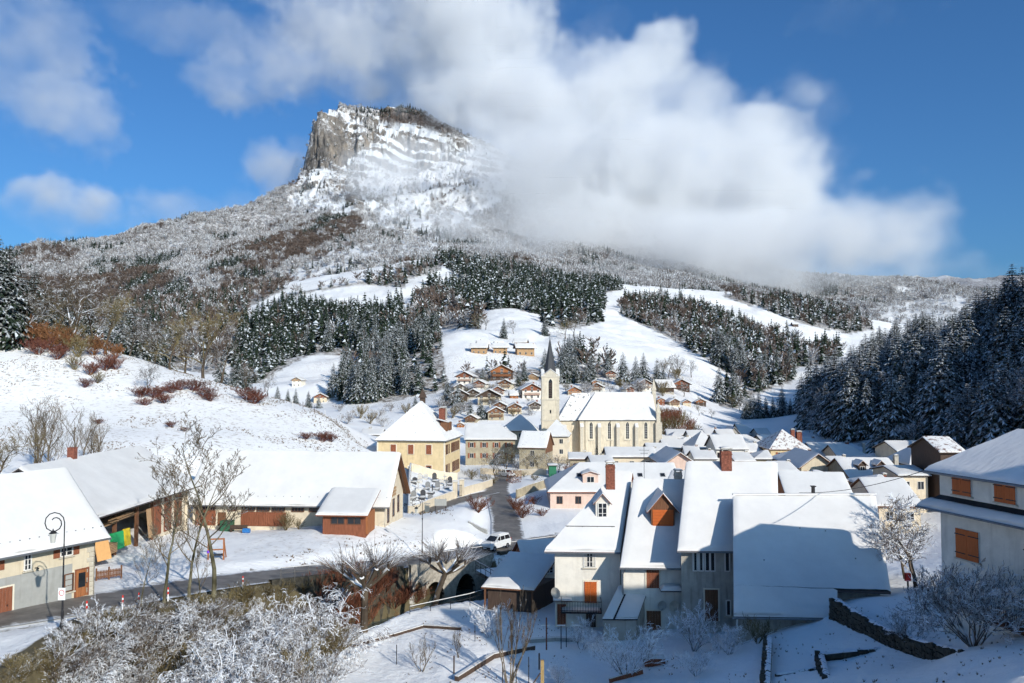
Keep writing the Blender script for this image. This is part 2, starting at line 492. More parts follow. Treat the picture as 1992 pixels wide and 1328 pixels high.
# (polygon of the ground as seen, depth range, spruce share, trees per 1000 m2)
AREAS = {
    'plantation': ([(445, 690), (470, 640), (540, 590), (620, 592), (650, 600), (690, 606), (780, 592), (790, 640), (700, 690), (600, 692), (560, 712), (500, 745), (455, 750)], 430, 1150, 0.93, 12.0),
    'tongue': ([(640, 778), (660, 735), (690, 700), (790, 640), (850, 655), (862, 690), (872, 750), (845, 764), (800, 772), (760, 782), (690, 785)], 360, 800, 0.96, 12.0),
    'brown': ([(790, 600), (820, 575), (870, 570), (900, 605), (940, 615), (935, 640), (860, 640), (790, 640)], 500, 1300, 0.35, 12.0),
    'upper': ([(830, 555), (900, 545), (1000, 560), (1110, 585), (1180, 585), (1165, 618), (1090, 622), (1000, 600), (920, 602), (870, 590)], 650, 1400, 0.97, 14.0),
    'dark': ([(850, 505), (900, 485), (1000, 500), (1120, 540), (1220, 560), (1110, 585), (1000, 560), (900, 548)], 900, 1600, 0.97, 10.0),
    'fir island': ([(1050, 625), (1085, 606), (1170, 600), (1175, 625), (1120, 640), (1070, 640)], 600, 1000, 0.9, 7.0),
    'east': ([(1200, 610), (1225, 585), (1290, 578), (1345, 590), (1400, 615), (1480, 645), (1560, 672), (1640, 690), (1600, 712), (1545, 715), (1540, 745), (1480, 762), (1430, 752), (1420, 730), (1360, 690), (1270, 640)], 420, 1300, 0.55, 11.0),
    'foot': ([(1400, 790), (1390, 765), (1430, 752), (1480, 765), (1450, 775), (1430, 795)], 330, 520, 0.35, 9.0),
    'far east': ([(1460, 590), (1520, 570), (1640, 590), (1700, 640), (1650, 650), (1560, 630)], 1000, 1600, 0.6, 7.0),
    'strip': ([(1400, 575), (1450, 570), (1520, 590), (1460, 595)], 1000, 1600, 0.5, 5.0),
    'west': ([(240, 700), (240, 620), (330, 560), (480, 560), (480, 640), (445, 700), (420, 730)], 330, 1500, 0.45, 7.0),
    'west far': ([(0, 640), (0, 560), (330, 545), (560, 560), (480, 600), (240, 640)], 700, 1600, 0.3, 6.0),
    'west shoulder': ([(540, 600), (560, 572), (700, 548), (860, 505), (860, 525), (790, 545), (790, 560), (700, 552), (590, 570)], 1000, 1600, 0.5, 8.0),
    'church hill': ([(1075, 715), (1095, 690), (1150, 680), (1180, 700), (1190, 730), (1120, 745), (1085, 740)], 380, 560, 0.8, 8.0),
    'hedge': ([(900, 722), (960, 718), (1010, 722), (1060, 715), (1060, 728), (1000, 735), (905, 735)], 380, 520, 0.6, 9.0),
}
def area_mask(x, y, z):
    px, py = pix(x, y, z)
    m = np.zeros(len(x))
    for k, (poly, y0, y1, sh, dn) in AREAS.items():
        m = np.maximum(m, (inpoly(px, py, poly) & (y > y0) & (y < y1)) * 1.0)
    m = np.maximum(m, shade_slope(x, y) * 1.0)
    return m
def shade_slope(x, y):
    """the wooded slope on the right"""
    edge = np.interp(y, [20, 60, 110, 150, 190, 215, 260, 300, 330, 380], [95, 92, 96, 97, 90, 92, 99, 110, 122, 170])
    return (x > edge) & (y < 420) & (y > 15) & (x < 420)

def grass_mask(x, y, z):
    px, py = pix(x, y, z)
    n = fbm(x / 7, y / 7, 4, 11)
    hill = ((x < -15) & (y > 112) & (y < 200) & (x < -40 + (200 - y) * 0.3)) * 1.0
    bank = ((x > -30) & (x < 0) & (y > 86) & (y < 106)) * 0.35
    far = ((y > 330) & (y < 1500)) * np.clip(0.25 + 0.9 * fbm(x / 45, y / 45, 3, 19), 0, 1)
    return np.clip(np.maximum(np.maximum(hill * (0.55 + 0.6 * n), bank), far), 0, 1)

def snow_ground_material():
    m = bpy.data.materials.new('snowy ground')
    m.use_nodes = True
    N, L = nodes_of(m)
    p = N['Principled BSDF']
    p.inputs['Roughness'].default_value = 0.7
    p.inputs['Specular IOR Level'].default_value = 0.2
    g = N.new('ShaderNodeNewGeometry')
    def noise(scale, det=5, rough=0.6):
        n = N.new('ShaderNodeTexNoise'); n.inputs['Scale'].default_value = scale; n.inputs['Detail'].default_value = det; n.inputs['Roughness'].default_value = rough
        L.new(g.outputs['Position'], n.inputs['Vector']); return n.outputs['Fac']
    def rng(src, a, b, lo=0.0, hi=1.0):
        r = N.new('ShaderNodeMapRange'); L.new(src, r.inputs['Value'])
        r.inputs['From Min'].default_value = a; r.inputs['From Max'].default_value = b; r.inputs['To Min'].default_value = lo; r.inputs['To Max'].default_value = hi
        return r.outputs[0]
    def math2(op, a, b):
        q = N.new('ShaderNodeMath'); q.operation = op
        for i, s in enumerate((a, b)):
            if isinstance(s, (int, float)): q.inputs[i].default_value = s
            else: L.new(s, q.inputs[i])
        return q.outputs[0]
    def mix(f, a, b):
        q = N.new('ShaderNodeMix'); q.data_type = 'RGBA'
        L.new(f, q.inputs['Factor'])
        for k, s in (('A', a), ('B', b)):
            if isinstance(s, tuple): q.inputs[k].default_value = (*s, 1)
            else: L.new(s, q.inputs[k])
        return q.outputs['Result']
    af = N.new('ShaderNodeAttribute'); af.attribute_name = 'forest'
    ag = N.new('ShaderNodeAttribute'); ag.attribute_name = 'grass'
    ad = N.new('ShaderNodeAttribute'); ad.attribute_name = 'dirt'
    snow = mix(noise(0.4), (0.82, 0.82, 0.81), (0.87, 0.865, 0.85))
    litter = mix(noise(1.3), (0.045, 0.035, 0.026), (0.13, 0.10, 0.075))
    ff = math2('MULTIPLY', af.outputs['Fac'], rng(noise(0.35, 6, 0.7), 0.40, 0.60, 0.25, 1.0))
    c = mix(ff, snow, litter)
    tuft = rng(noise(1.1, 6, 0.75), 0.53, 0.62)
    gg = math2('MULTIPLY', ag.outputs['Fac'], tuft)
    c = mix(gg, c, mix(noise(2.0), (0.16, 0.11, 0.06), (0.28, 0.20, 0.11)))
    dd = rng(math2('ADD', math2('MULTIPLY', ad.outputs['Fac'], 1.0), math2('MULTIPLY', noise(0.9, 5, 0.7), 0.8)), 0.78, 0.98)
    c = mix(dd, c, mix(noise(1.7), (0.06, 0.05, 0.03), (0.16, 0.13, 0.07)))
    L.new(c, p.inputs['Base Color'])
    b = N.new('ShaderNodeBump'); b.inputs['Strength'].default_value = 0.6; b.inputs['Distance'].default_value = 0.2
    L.new(noise(1.8, 5), b.inputs['Height']); L.new(b.outputs[0], p.inputs['Normal'])
    return m

def dirt_and_arch_shade(x, y, z):
    d, _ = seg_near(x, y, RIVER)
    r1, _ = seg_near(x, y, ROAD1)
    lf = sstep(-34, -27, x) * (1 - sstep(-19, -12, x))
    k = (1 - sstep(3.2 + 3.3 * lf, 6.0 + 4.5 * lf, d)) * (y > 20) * np.where(x < xa(780, 80), 1.0, 0.6)
    k = np.maximum(k, ((r1 < 4.2) & (r1 > 2.9)) * 0.42 * (y < 140))
    d2, _ = seg_near(x, y, RIVER2); k = np.maximum(k, (d2 < 4.2) & (y < 96))  # brown under the bridge stands in for the shade inside the arches
    r2, _ = seg_near(x, y, ROAD2)
    k = np.maximum(k, (r2 < 3.0) * 0.3)
    return k * (y < 200)

GROUND = polar_sheet('ground', phi, lr, G, [snow_ground_material()], {'forest': area_mask, 'grass': grass_mask, 'dirt': dirt_and_arch_shade})
tag(GROUND, 'snow covered valley floor, meadows and slopes', kind='structure')

# ------------------------------------------------------------------ the mountain
MP = []
def M_(px, py, Y, dz=0.0):
    p = at(px, py, Y); MP.append((p.x, p.y, p.z + dz))
# foot (joins the ground sheet)
for px, py, Y in [(-700, 560, 1300), (-300, 590, 1300), (0, 625, 1300), (200, 622, 1300), (400, 605, 1300), (600, 570, 1300), (750, 555, 1300), (870, 530, 1300), (1000, 545, 1300), (1150, 570, 1300), (1350, 595, 1300), (1600, 650, 1300), (1800, 680, 1300), (2000, 690, 1300), (2500, 600, 1300)]:
    M_(px, py, Y, -15)
# left ridge
for px, py, Y in [(-700, 480, 1900), (-300, 500, 1900), (-60, 520, 1850), (25, 503, 1900), (75, 478, 1950), (130, 475, 1980), (180, 482, 2000), (240, 462, 2020), (300, 445, 2050), (370, 440, 2100), (430, 436, 2150), (500, 420, 2250), (550, 402, 2350), (575, 390, 2450), (590, 378, 2520)]:
    M_(px, py, Y)
    if px < 560: M_(px, py + 70, Y + 500)
for px, py, Y in [(100, 560, 1600), (250, 550, 1620), (350, 520, 1750), (450, 480, 1950), (520, 450, 2100), (560, 430, 2250), (30, 570, 1600)]:
    M_(px, py, Y)
# spur of brown beech wood
for px, py, Y in [(395, 548, 1450), (450, 515, 1550), (520, 482, 1700), (580, 455, 1850), (630, 432, 2000), (680, 412, 2150), (500, 560, 1400), (600, 515, 1500), (650, 480, 1650), (700, 450, 1850), (640, 520, 1450), (740, 500, 1500), (720, 420, 2150)]:
    M_(px, py, Y)
# face under the cliffs
for px, py, Y in [(610, 395, 2450), (592, 350, 2600), (598, 335, 2700), (620, 330, 2740), (660, 335, 2720), (640, 375, 2520), (700, 395, 2400), (700, 340, 2680), (760, 330, 2720), (760, 380, 2480), (830, 330, 2700), (800, 300, 2820), (880, 280, 2880), (830, 400, 2350), (800, 450, 2000), (880, 430, 2150), (860, 480, 1700), (900, 380, 2450), (960, 460, 1900), (1000, 500, 1600), (1000, 400, 2400)]:
    M_(px, py, Y)
# summit
for px, py, Y in [(606, 255, 2830), (612, 232, 2860), (630, 222, 2900), (660, 212, 2960), (700, 218, 2990), (735, 226, 2990), (765, 216, 3020), (800, 215, 3040), (840, 232, 3040), (880, 255, 3020), (930, 275, 3000), (1000, 310, 2980), (1080, 350, 2950), (1180, 395, 2850), (1280, 400, 2650), (1330, 425, 2600), (1400, 480, 2500), (1500, 530, 2400), (730, 238, 2900), (800, 250, 2900), (860, 270, 2880), (700, 250, 2860), (650, 240, 2870)]:
    M_(px, py, Y)
for px, py, Y in [(660, 215, 3050), (800, 222, 3120), (900, 270, 3150)]:
    M_(px, py, Y, -10)
# left of the cliff
for px, py, Y in [(592, 372, 2800), (585, 380, 2950), (560, 400, 2700)]:
    M_(px, py, Y)
for px, py, Y in [(560, 430, 3000), (600, 420, 3300), (700, 400, 3500), (900, 420, 3500), (1200, 470, 3400), (1500, 560, 3000), (300, 520, 2800), (0, 560, 2700)]:
    M_(px, py, Y)
# right flank
for px, py, Y in [(1200, 470, 2300), (1300, 450, 2400), (1250, 520, 1900), (1100, 520, 1700), (1400, 540, 2000), (1550, 590, 1900), (1450, 570, 1650), (1650, 590, 1900), (1700, 570, 2000), (1750, 548, 2050), (1800, 560, 2100), (1870, 575, 2150), (1930, 610, 2200), (2000, 640, 2200), (2100, 600, 2200), (2500, 500, 2200), (1750, 610, 1700), (1850, 640, 1600), (1650, 625, 1600), (1750, 600, 2500), (1900, 620, 2700)]:
    M_(px, py, Y)
MA = np.array(MP)
def _muv(x, y):
    return np.stack([x / 160.0, y / 160.0], -1)
_MU = _muv(MA[:, 0], MA[:, 1])
_MW = _fit(_MU, MA[:, 2])
def GM(x, y):
    z = _ev(_MU, _MW, _muv(x, y))
    h = np.clip((z - 150) / 500, 0.25, 1)
    top = sstep(540, 640, z) * sstep(2450, 2600, y)
    mid = sstep(1450, 1700, y) * (1 - sstep(2500, 2700, y))
    z = z + fbm(x / 150 + y / 400, y / 520, 4, 25, 0.5, True) * 42 * mid * h + fbm(x / 230, y / 230, 6, 21, 0.55, True) * 34 * h * (1 - 0.6 * top) + fbm(x / 60, y / 60, 4, 31) * 8 * h
    # rock bands on the summit block, dipping to the right
    s = z + x * 0.36 + fbm(x / 110, y / 110, 4, 41) * 26
    band = 46.0
    t = s / band + fbm(x / 300, y / 300, 2, 43) * 0.6
    f = t - np.floor(t)
    k = sstep(700, 780, z) * sstep(2600, 2700, y) * (1 - sstep(3000, 3080, y))
    k = k * np.clip(0.75 + fbm(x / 80, y / 80, 3, 47) * 1.4, 0, 1)
    z = z + (sstep(0.35, 0.65, f) - f) * band * k * 0.8
    return z
def GM3(x, y):
    """the drawn surface: cliffs are also fluted sideways"""
    z = GM(x, y)
    k = sstep(480, 620, z) * sstep(2300, 2500, y)
    fl = fbm(x / 60, z / 110, 5, 71, 0.55, True) * 26 + fbm(x / 14, z / 22, 3, 75) * 5
    fl2 = fbm(z / 60, x / 45, 4, 78, 0.6, True) * 14
    return x + fl2 * k * 0.6, y + fl * k, z

def rock_material():
    m = bpy.data.materials.new('mountain rock and snow')
    m.use_nodes = True
    N, L = nodes_of(m)
    p = N['Principled BSDF']; p.inputs['Roughness'].default_value = 0.85; p.inputs['Specular IOR Level'].default_value = 0.15
    g = N.new('ShaderNodeNewGeometry')
    sp = N.new('ShaderNodeSeparateXYZ'); L.new(g.outputs['Normal'], sp.inputs[0])
    mp = N.new('ShaderNodeMapping'); mp.inputs['Scale'].default_value = (1, 1, 0.4); L.new(g.outputs['Position'], mp.inputs[0])
    def noise(scale, det=6, rough=0.65, src=None):
        n = N.new('ShaderNodeTexNoise'); n.inputs['Scale'].default_value = scale; n.inputs['Detail'].default_value = det; n.inputs['Roughness'].default_value = rough
        L.new(src or g.outputs['Position'], n.inputs['Vector']); return n.outputs['Fac']
    def ramp(src, *st):
        r = N.new('ShaderNodeValToRGB'); L.new(src, r.inputs[0])
        while len(r.color_ramp.elements) < len(st): r.color_ramp.elements.new(0.5)
        for e, (pos, c) in zip(r.color_ramp.elements, st): e.position = pos; e.color = (*c, 1)
        return r.outputs[0]
    def m2(op, a, b):
        q = N.new('ShaderNodeMath'); q.operation = op
        for i, s in enumerate((a, b)):
            if isinstance(s, (int, float)): q.inputs[i].default_value = s
            else: L.new(s, q.inputs[i])
        return q.outputs[0]
    def mix(f, a, b):
        q = N.new('ShaderNodeMix'); q.data_type = 'RGBA'; L.new(f, q.inputs['Factor'])
        for k, s in (('A', a), ('B', b)):
            if isinstance(s, tuple): q.inputs[k].default_value = (*s, 1)
            else: L.new(s, q.inputs[k])
        return q.outputs['Result']
    rock = ramp(noise(0.035, 6, 0.75, mp.outputs[0]), (0.3, (0.055, 0.05, 0.048)), (0.5, (0.145, 0.128, 0.112)), (0.72, (0.30, 0.245, 0.19)))
    snow = ramp(noise(0.02), (0.3, (0.70, 0.72, 0.75)), (0.7, (0.84, 0.85, 0.86)))
    # snow lies on gentle ground, with ragged limits
    ar = N.new('ShaderNodeAttribute'); ar.attribute_name = 'cliff'
    sl = m2('ADD', m2('SUBTRACT', sp.outputs['Z'], ar.outputs['Fac']), m2('MULTIPLY', m2('SUBTRACT', noise(0.11, 6, 0.8, mp.outputs[0]), 0.5), 1.1))
    mr = N.new('ShaderNodeMapRange'); L.new(sl, mr.inputs['Value']); mr.inputs['From Min'].default_value = 0.40; mr.inputs['From Max'].default_value = 0.56
    c = mix(mr.outputs[0], rock, snow)
    # woodland: brown beech low, frosted above
    aw = N.new('ShaderNodeAttribute'); aw.attribute_name = 'wood'
    ab = N.new('ShaderNodeAttribute'); ab.attribute_name = 'beech'
    frost = ramp(noise(0.12, 4, 0.8), (0.38, (0.10, 0.09, 0.085)), (0.5, (0.34, 0.33, 0.33)), (0.62, (0.66, 0.67, 0.69)))
    beech = ramp(noise(0.1, 4, 0.8), (0.35, (0.055, 0.042, 0.036)), (0.52, (0.12, 0.095, 0.083)), (0.72, (0.30, 0.27, 0.26)))
    w = mix(ab.outputs['Fac'], frost, beech)
    c = mix(aw.outputs['Fac'], c, w)
    L.new(c, p.inputs['Base Color'])
    b = N.new('ShaderNodeBump'); b.inputs['Strength'].default_value = 0.7; b.inputs['Distance'].default_value = 8.0
    L.new(noise(0.09, 5, 0.75, mp.outputs[0]), b.inputs['Height']); L.new(b.outputs[0], p.inputs['Normal'])
    return m

BEECH = [(380, 545), (450, 500), (560, 452), (640, 420), (700, 415), (710, 450), (640, 475), (560, 510), (500, 560), (430, 580), (330, 590), (250, 560), (220, 520), (300, 525)]
BEECH2 = [(20, 520), (40, 490), (90, 478), (160, 490), (140, 520)]
OPENROCK = [(600, 420), (560, 400), (590, 300), (600, 200), (900, 190), (980, 260), (1020, 330), (960, 400), (900, 440), (860, 470), (780, 480), (730, 450), (700, 415)]
LEDGES = [(540, 545), (620, 500), (700, 470), (780, 455), (860, 460), (870, 490), (780, 505), (680, 520), (590, 548)]
def wood_mask(x, y, z):
    px, py = pix(x, y, z)
    k = np.ones(len(x))
    w_ = fbm(x / 45, y / 45, 4, 57); w2_ = fbm(x / 45 + 9, y / 45, 4, 58)
    k = k * (1 - inpoly(px + w_ * 45, py + w2_ * 26, OPENROCK) * (y > 1900) * 0.9)
    k = k * (1 - inpoly(px + w_ * 30, py + w2_ * 20, LEDGES) * 0.75)
    k = np.maximum(k, (w_ > 0.22) * 0.55)
    top = inpoly(px, py, [(735, 238), (740, 215), (800, 205), (900, 245), (900, 270), (800, 240)]) | inpoly(px, py, [(665, 214), (660, 200), (740, 215), (730, 230)])
    k = np.where(top, 1.0, k)
    n = fbm(x / 90, y / 90, 4, 55)
    bare = inpoly(px, py, [(1180, 380), (1350, 390), (1380, 480), (1230, 480)]) | inpoly(px, py, [(1700, 600), (1860, 570), (1960, 640), (1750, 660)])
    k = np.where(bare, 0.25, k)
    k = k * sstep(-0.55, -0.15, n + 0.25)
    return k
def beech_mask(x, y, z):
    px, py = pix(x, y, z)
    n = fbm(x / 120, y / 120, 4, 61)
    k = (inpoly(px, py, BEECH) & (y < 2300)) | inpoly(px, py, BEECH2)
    low = (py > 540) & (px < 700)
    tops = inpoly(px, py, [(735, 238), (740, 205), (800, 200), (900, 245), (900, 262), (800, 240)])
    return np.clip((k | low | tops) * (0.8 + n) + (n > 0.35) * 0.5, 0, 1)
def cliff_mask(x, y, z):
    px, py = pix(x, y, z)
    n = fbm(px / 22, py / 14, 4, 83)
    k = 0.02 + 0.28 * fbm(x / 70, z / 40, 4, 87)
    def put(poly, v):
        nonlocal k
        k = np.where(inpoly(px + n * 10, py + n * 8, poly), v, k)
    put([(590, 232), (625, 238), (650, 240), (690, 262), (720, 260), (715, 285), (690, 300), (660, 325), (590, 335)], 0.38)
    put([(640, 340), (700, 325), (720, 345), (690, 370), (650, 400), (610, 400)], 0.30)
    put([(668, 360), (705, 372), (708, 410), (675, 400)], 0.45)
    put([(705, 240), (735, 232), (742, 268), (700, 282)], 0.42)
    put([(775, 262), (860, 275), (830, 310), (790, 300)], 0.22)
    put([(735, 232), (800, 232), (865, 262), (850, 272), (780, 256), (738, 244)], -0.35)
    put([(640, 212), (700, 222), (735, 240), (715, 255), (650, 238)], 0.02)
    sb = z + x * 0.36 + fbm(x / 90, y / 90, 3, 97) * 22
    zone = sstep(740, 800, z) * (1 - inpoly(px, py, [(590, 240), (640, 250), (690, 275), (680, 330), (590, 335)]) * 0.7)
    k = k + 0.42 * np.sin(sb / 46 * 6.283 + 2.0 * fbm(x / 160, y / 160, 2, 99)) * zone
    put([(780, 380), (880, 370), (880, 420), (800, 410)], 0.1)
    put([(690, 480), (760, 440), (800, 480), (760, 500)], 0.12)
    put([(1230, 440), (1300, 400), (1350, 430), (1300, 470)], 0.12)
    return k
def mountain_hf(x, y):
    return GM3(x, y)
mphi = np.concatenate([np.linspace(-0.85, math.atan((-40 - CX) / F), 20)[:-1], np.linspace(math.atan((-40 - CX) / F), math.atan((560 - CX) / F), 230)[:-1], np.linspace(math.atan((560 - CX) / F), math.atan((960 - CX) / F), 330)[:-1], np.linspace(math.atan((960 - CX) / F), math.atan((2030 - CX) / F), 300), np.linspace(math.atan((2030 - CX) / F), 0.85, 20)[1:]])
mlr = np.concatenate([np.arange(math.log(1290), math.log(2600), 0.008), np.arange(math.log(2600), math.log(3150), 0.0022), np.linspace(math.log(3150), math.log(4600), 24)])
MOUNT = polar_sheet('mountain', mphi, mlr, mountain_hf, [rock_material()], {'wood': wood_mask, 'beech': beech_mask, 'cliff': cliff_mask})
tag(MOUNT, 'rocky snow covered mountain with a cliffed summit', kind='structure')
# ------------------------------------------------------------------ trees
rng = random.Random(7)
SPR_G = snowy('spruce needles', (0.010, 0.019, 0.012), (0.026, 0.040, 0.022), lo=0.64, hi=1.2, nscale=0.9, amount=0.42)
SPR_S = mat('snow on needles', (0.62, 0.66, 0.70), rough=0.8, var=0.15, scale=2.0, spec=0.1)
SPR_F = snowy('far spruce needles', (0.010, 0.019, 0.012), (0.028, 0.042, 0.024), lo=0.72, hi=1.25, nscale=0.35, amount=0.42)
BARK = mat('spruce bark', (0.06, 0.045, 0.035), rough=0.95, var=0.3, scale=6)

def spruce_mesh(seed, whorls=24, per=8, snow=0.6, slim=0.20, teeth=4):
    """unit-height spruce; returns trunk mesh, crown mesh"""
    r = random.Random(seed)
    t = MB()
    t.tube([(0, 0, -0.05), (0, 0, 0.3), (0, 0, 0.97)], [0.014, 0.011, 0.002], 6)
    c = MB()
    for w in range(whorls):
        f = (w + r.uniform(-.3, .3)) / whorls
        h = 0.06 + 0.93 * f
        R = slim * ((1 - f) ** 0.78) * r.uniform(0.82, 1.15) + 0.010
        if f < 0.10: R *= 0.75 + 2.0 * f
        n = max(4, int(per * (0.6 + 0.5 * (1 - f)) + r.random()))
        a0 = r.random() * 6.28
        for k in range(n):
            a = a0 + 6.283 * k / n + r.uniform(-.25, .25)
            L = R * r.uniform(0.7, 1.18)
            droop = r.uniform(0.40, 0.85) * (1 - 0.35 * f)
            lift = 0.10 + 0.22 * f
            ca, sa = math.cos(a), math.sin(a)
            wd = L * r.uniform(0.20, 0.30) + 0.006
            S = 3
            pts = []
            for i in range(S + 1):
                u = i / S
                pts.append((L * u, h + L * (lift * u - droop * u * u)))
            # serrated frond: spine + teeth on both sides
            for side in (-1, 1):
                for j in range(teeth):
                    u0, u1 = j / teeth, (j + 1.15) / teeth
                    um = min(1.05, u0 + 1.25 / teeth)
                    def sp(u):
                        return L * u, h + L * (lift * u - droop * u * u)
                    x0, z0 = sp(u0); x1, z1 = sp(min(u1, 1.0)); xm, zm = sp(um)
                    ww = wd * (1 - 0.55 * u0) * r.uniform(0.7, 1.2)
                    dz = -ww * r.uniform(0.15, 0.75)
                    v = [(x0 * ca, x0 * sa, z0), (x1 * ca, x1 * sa, z1), (xm * ca - side * ww * sa, xm * sa + side * ww * ca, zm + dz)]
                    c.add(v, [(0, 1, 2) if side > 0 else (0, 2, 1)], 0)
                    if r.random() < snow:
                        e = 0.0035
                        q = 0.72
                        mx, my, mz = [(v[0][i] + v[1][i] + v[2][i]) / 3 for i in range(3)]
                        v2 = [(mx + (p[0] - mx) * q, my + (p[1] - my) * q, mz + (p[2] - mz) * q + e) for p in v]
                        c.add(v2, [(0, 1, 2) if side > 0 else (0, 2, 1)], 1)
    return t.mesh('trunk', BARK), c.mesh('crown', [SPR_G, SPR_S])

SPRUCES = [spruce_mesh(100 + i, 36, 9, s, sl) for i, (s, sl) in enumerate([(0.18, .23), (0.40, .27), (0.13, .25), (0.50, .22), (0.44, .30), (0.05, .24)])]

def far_spruce(seed, snow, slim):
    r = random.Random(seed)
    c = MB()
    W_ = 11
    for w in range(W_):
        f = w / W_
        h = 0.05 + 0.93 * f
        R = slim * ((1 - f) ** 0.85) + 0.012
        n = 5 if f < 0.7 else 4
        a0 = r.random() * 6.28
        for k in range(n):
            a = a0 + 6.283 * k / n + r.uniform(-.35, .35)
            L = R * r.uniform(0.7, 1.3)
            wa = 0.52
            z1 = h - L * r.uniform(0.25, 0.6)
            top = (0, 0, h + 0.05)
            b = (L * math.cos(a - wa), L * math.sin(a - wa), z1 + r.uniform(-.01, .01))
            d = (L * math.cos(a + wa), L * math.sin(a + wa), z1 + r.uniform(-.01, .01))
            c.add([top, b, d], [(0, 1, 2)], 1 if r.random() < snow else 0)
    return c.mesh('far spruce', [SPR_F, SPR_S])
FAR_SPR = [far_spruce(i, s, sl) for i, (s, sl) in enumerate([(.05, .18), (.10, .20), (.15, .17), (.03, .21), (.08, .19)])]

# ---- bare broadleaf trees
TWIG = snowy('snowy bark', (0.050, 0.038, 0.028), (0.11, 0.085, 0.06), lo=0.35, hi=0.75, nscale=0.8, amount=0.48)
TWIG_BARE = snowy('dark bark', (0.085, 0.066, 0.045), (0.18, 0.145, 0.10), lo=0.6, hi=1.05, nscale=0.7, amount=0.4)
TWIG_FROST = snowy('frosted twigs', (0.12, 0.105, 0.095), (0.26, 0.235, 0.22), lo=-0.1, hi=0.6, nscale=0.05, amount=0.6)
TWIG_RED = snowy('reddish twigs', (0.10, 0.035, 0.022), (0.22, 0.09, 0.05), lo=0.75, hi=1.2, nscale=0.8, amount=0.42)
TWIG_OLIVE = snowy('olive twigs', (0.10, 0.075, 0.035), (0.20, 0.16, 0.08), lo=0.6, hi=1.05, nscale=0.8, amount=0.45)
TWIG_ORANGE = snowy('orange twigs', (0.22, 0.09, 0.025), (0.38, 0.18, 0.05), lo=0.9, hi=1.3, nscale=0.8, amount=0.4)

def grow(seed, H=1.0, trunk=0.35, levels=4, kids=(5, 5, 5, 4), spread=0.75, r0=0.022, up=0.25, len0=0.45, lenf=0.62, stems=1, twist=0.22, seg=4, stemtilt=0.0, minr=0.0016, droop=0.0, sides0=6):
    """bare tree / shrub as tapered tubes, unit height; returns trunk MB, crown MB"""
    r = random.Random(seed)
    T, C = MB(), MB()
    def limb(p, d, L, rad, lev):
        n = seg if lev <= 1 else max(2, seg - lev + 1)
        pts, rr = [p.copy()], [rad]
        q, dd = p.copy(), d.copy()
        for i in range(n):
            dd = (dd + Vector((r.gauss(0, twist), r.gauss(0, twist), r.gauss(0, twist) + up * (0.35 if lev else 0.1) - droop * lev * 0.1))).normalized()
            q = q + dd * (L / n)
            pts.append(q.copy())
            rr.append(max(minr, rad * (1 - (0.93 if lev == 0 and stems == 1 else 0.66) * (i + 1) / n) if lev < levels else rad * (1 - 0.8 * (i + 1) / n)))
        (T if lev == 0 else C).tube(pts, rr, sides0 if lev == 0 else (4 if lev == 1 else 3), 0, cap=False)
        if lev >= levels: return
        k = kids[min(lev, len(kids) - 1)]
        for j in range(k):
            t = (0.35 if lev else trunk) + (1 - (0.35 if lev else trunk)) * (j + r.random() * 0.8) / k
            t = min(t, 0.98)
            i = min(int(t * n), n - 1)
            fr = t * n - i
            bp = pts[i].lerp(pts[i + 1], fr)
            base = (pts[i + 1] - pts[i]).normalized()
            a = r.random() * 6.283
            o = base.orthogonal().normalized()
            o = o * math.cos(a) + base.cross(o) * math.sin(a)
            nd = (base * (1 - spread * 0.55) + o * spread + Vector((0, 0, up))).normalized()
            br = rr[i] * r.uniform(0.45, 0.7)
            limb(bp, nd, L * lenf * r.uniform(0.7, 1.2) * (1.1 - 0.45 * t if lev == 0 else 1), max(br, minr), lev + 1)
    for s in range(stems):
        a = r.random() * 6.283
        tl = stemtilt * r.uniform(0.5, 1.1)
        d = Vector((math.cos(a) * tl, math.sin(a) * tl, 1)).normalized()
        b = Vector((math.cos(a), math.sin(a), 0)) * (0.04 * r.random() if stems > 1 else 0)
        limb(b + Vector((0, 0, -0.02)), d, H * (len0 if stems > 1 else 1.0) * r.uniform(0.85, 1.1) if stems > 1 else H * len0, r0, 0)
    return T, C

def crown_height(*mbs):
    return max(v[2] for m in mbs for v in m.v)

def tree_meshes(seed, m1, m2=None, **k):
    T, C = grow(seed, **k)
    h = crown_height(T, C)
    for mb in (T, C):
        mb.v = [(x / h, y / h, z / h) for x, y, z in mb.v]
    return T.mesh('trunk', m1), C.mesh('crown', m2 or m1)

def place_tree(name, meshes, x, y, h, label, cat='tree', group=None, rz=None, z=None, wide=1.0, parts=('trunk', 'crown')):
    zz = gz(x, y) if z is None else z
    e = empty(name, (x, y, zz - 0.05), rng.random() * 6.28 if rz is None else rz)
    e.scale = (h * wide, h * wide, h)
    for n, me in zip(parts, meshes):
        obj(n, me, e)
    tag(e, label, cat, group)
    return e

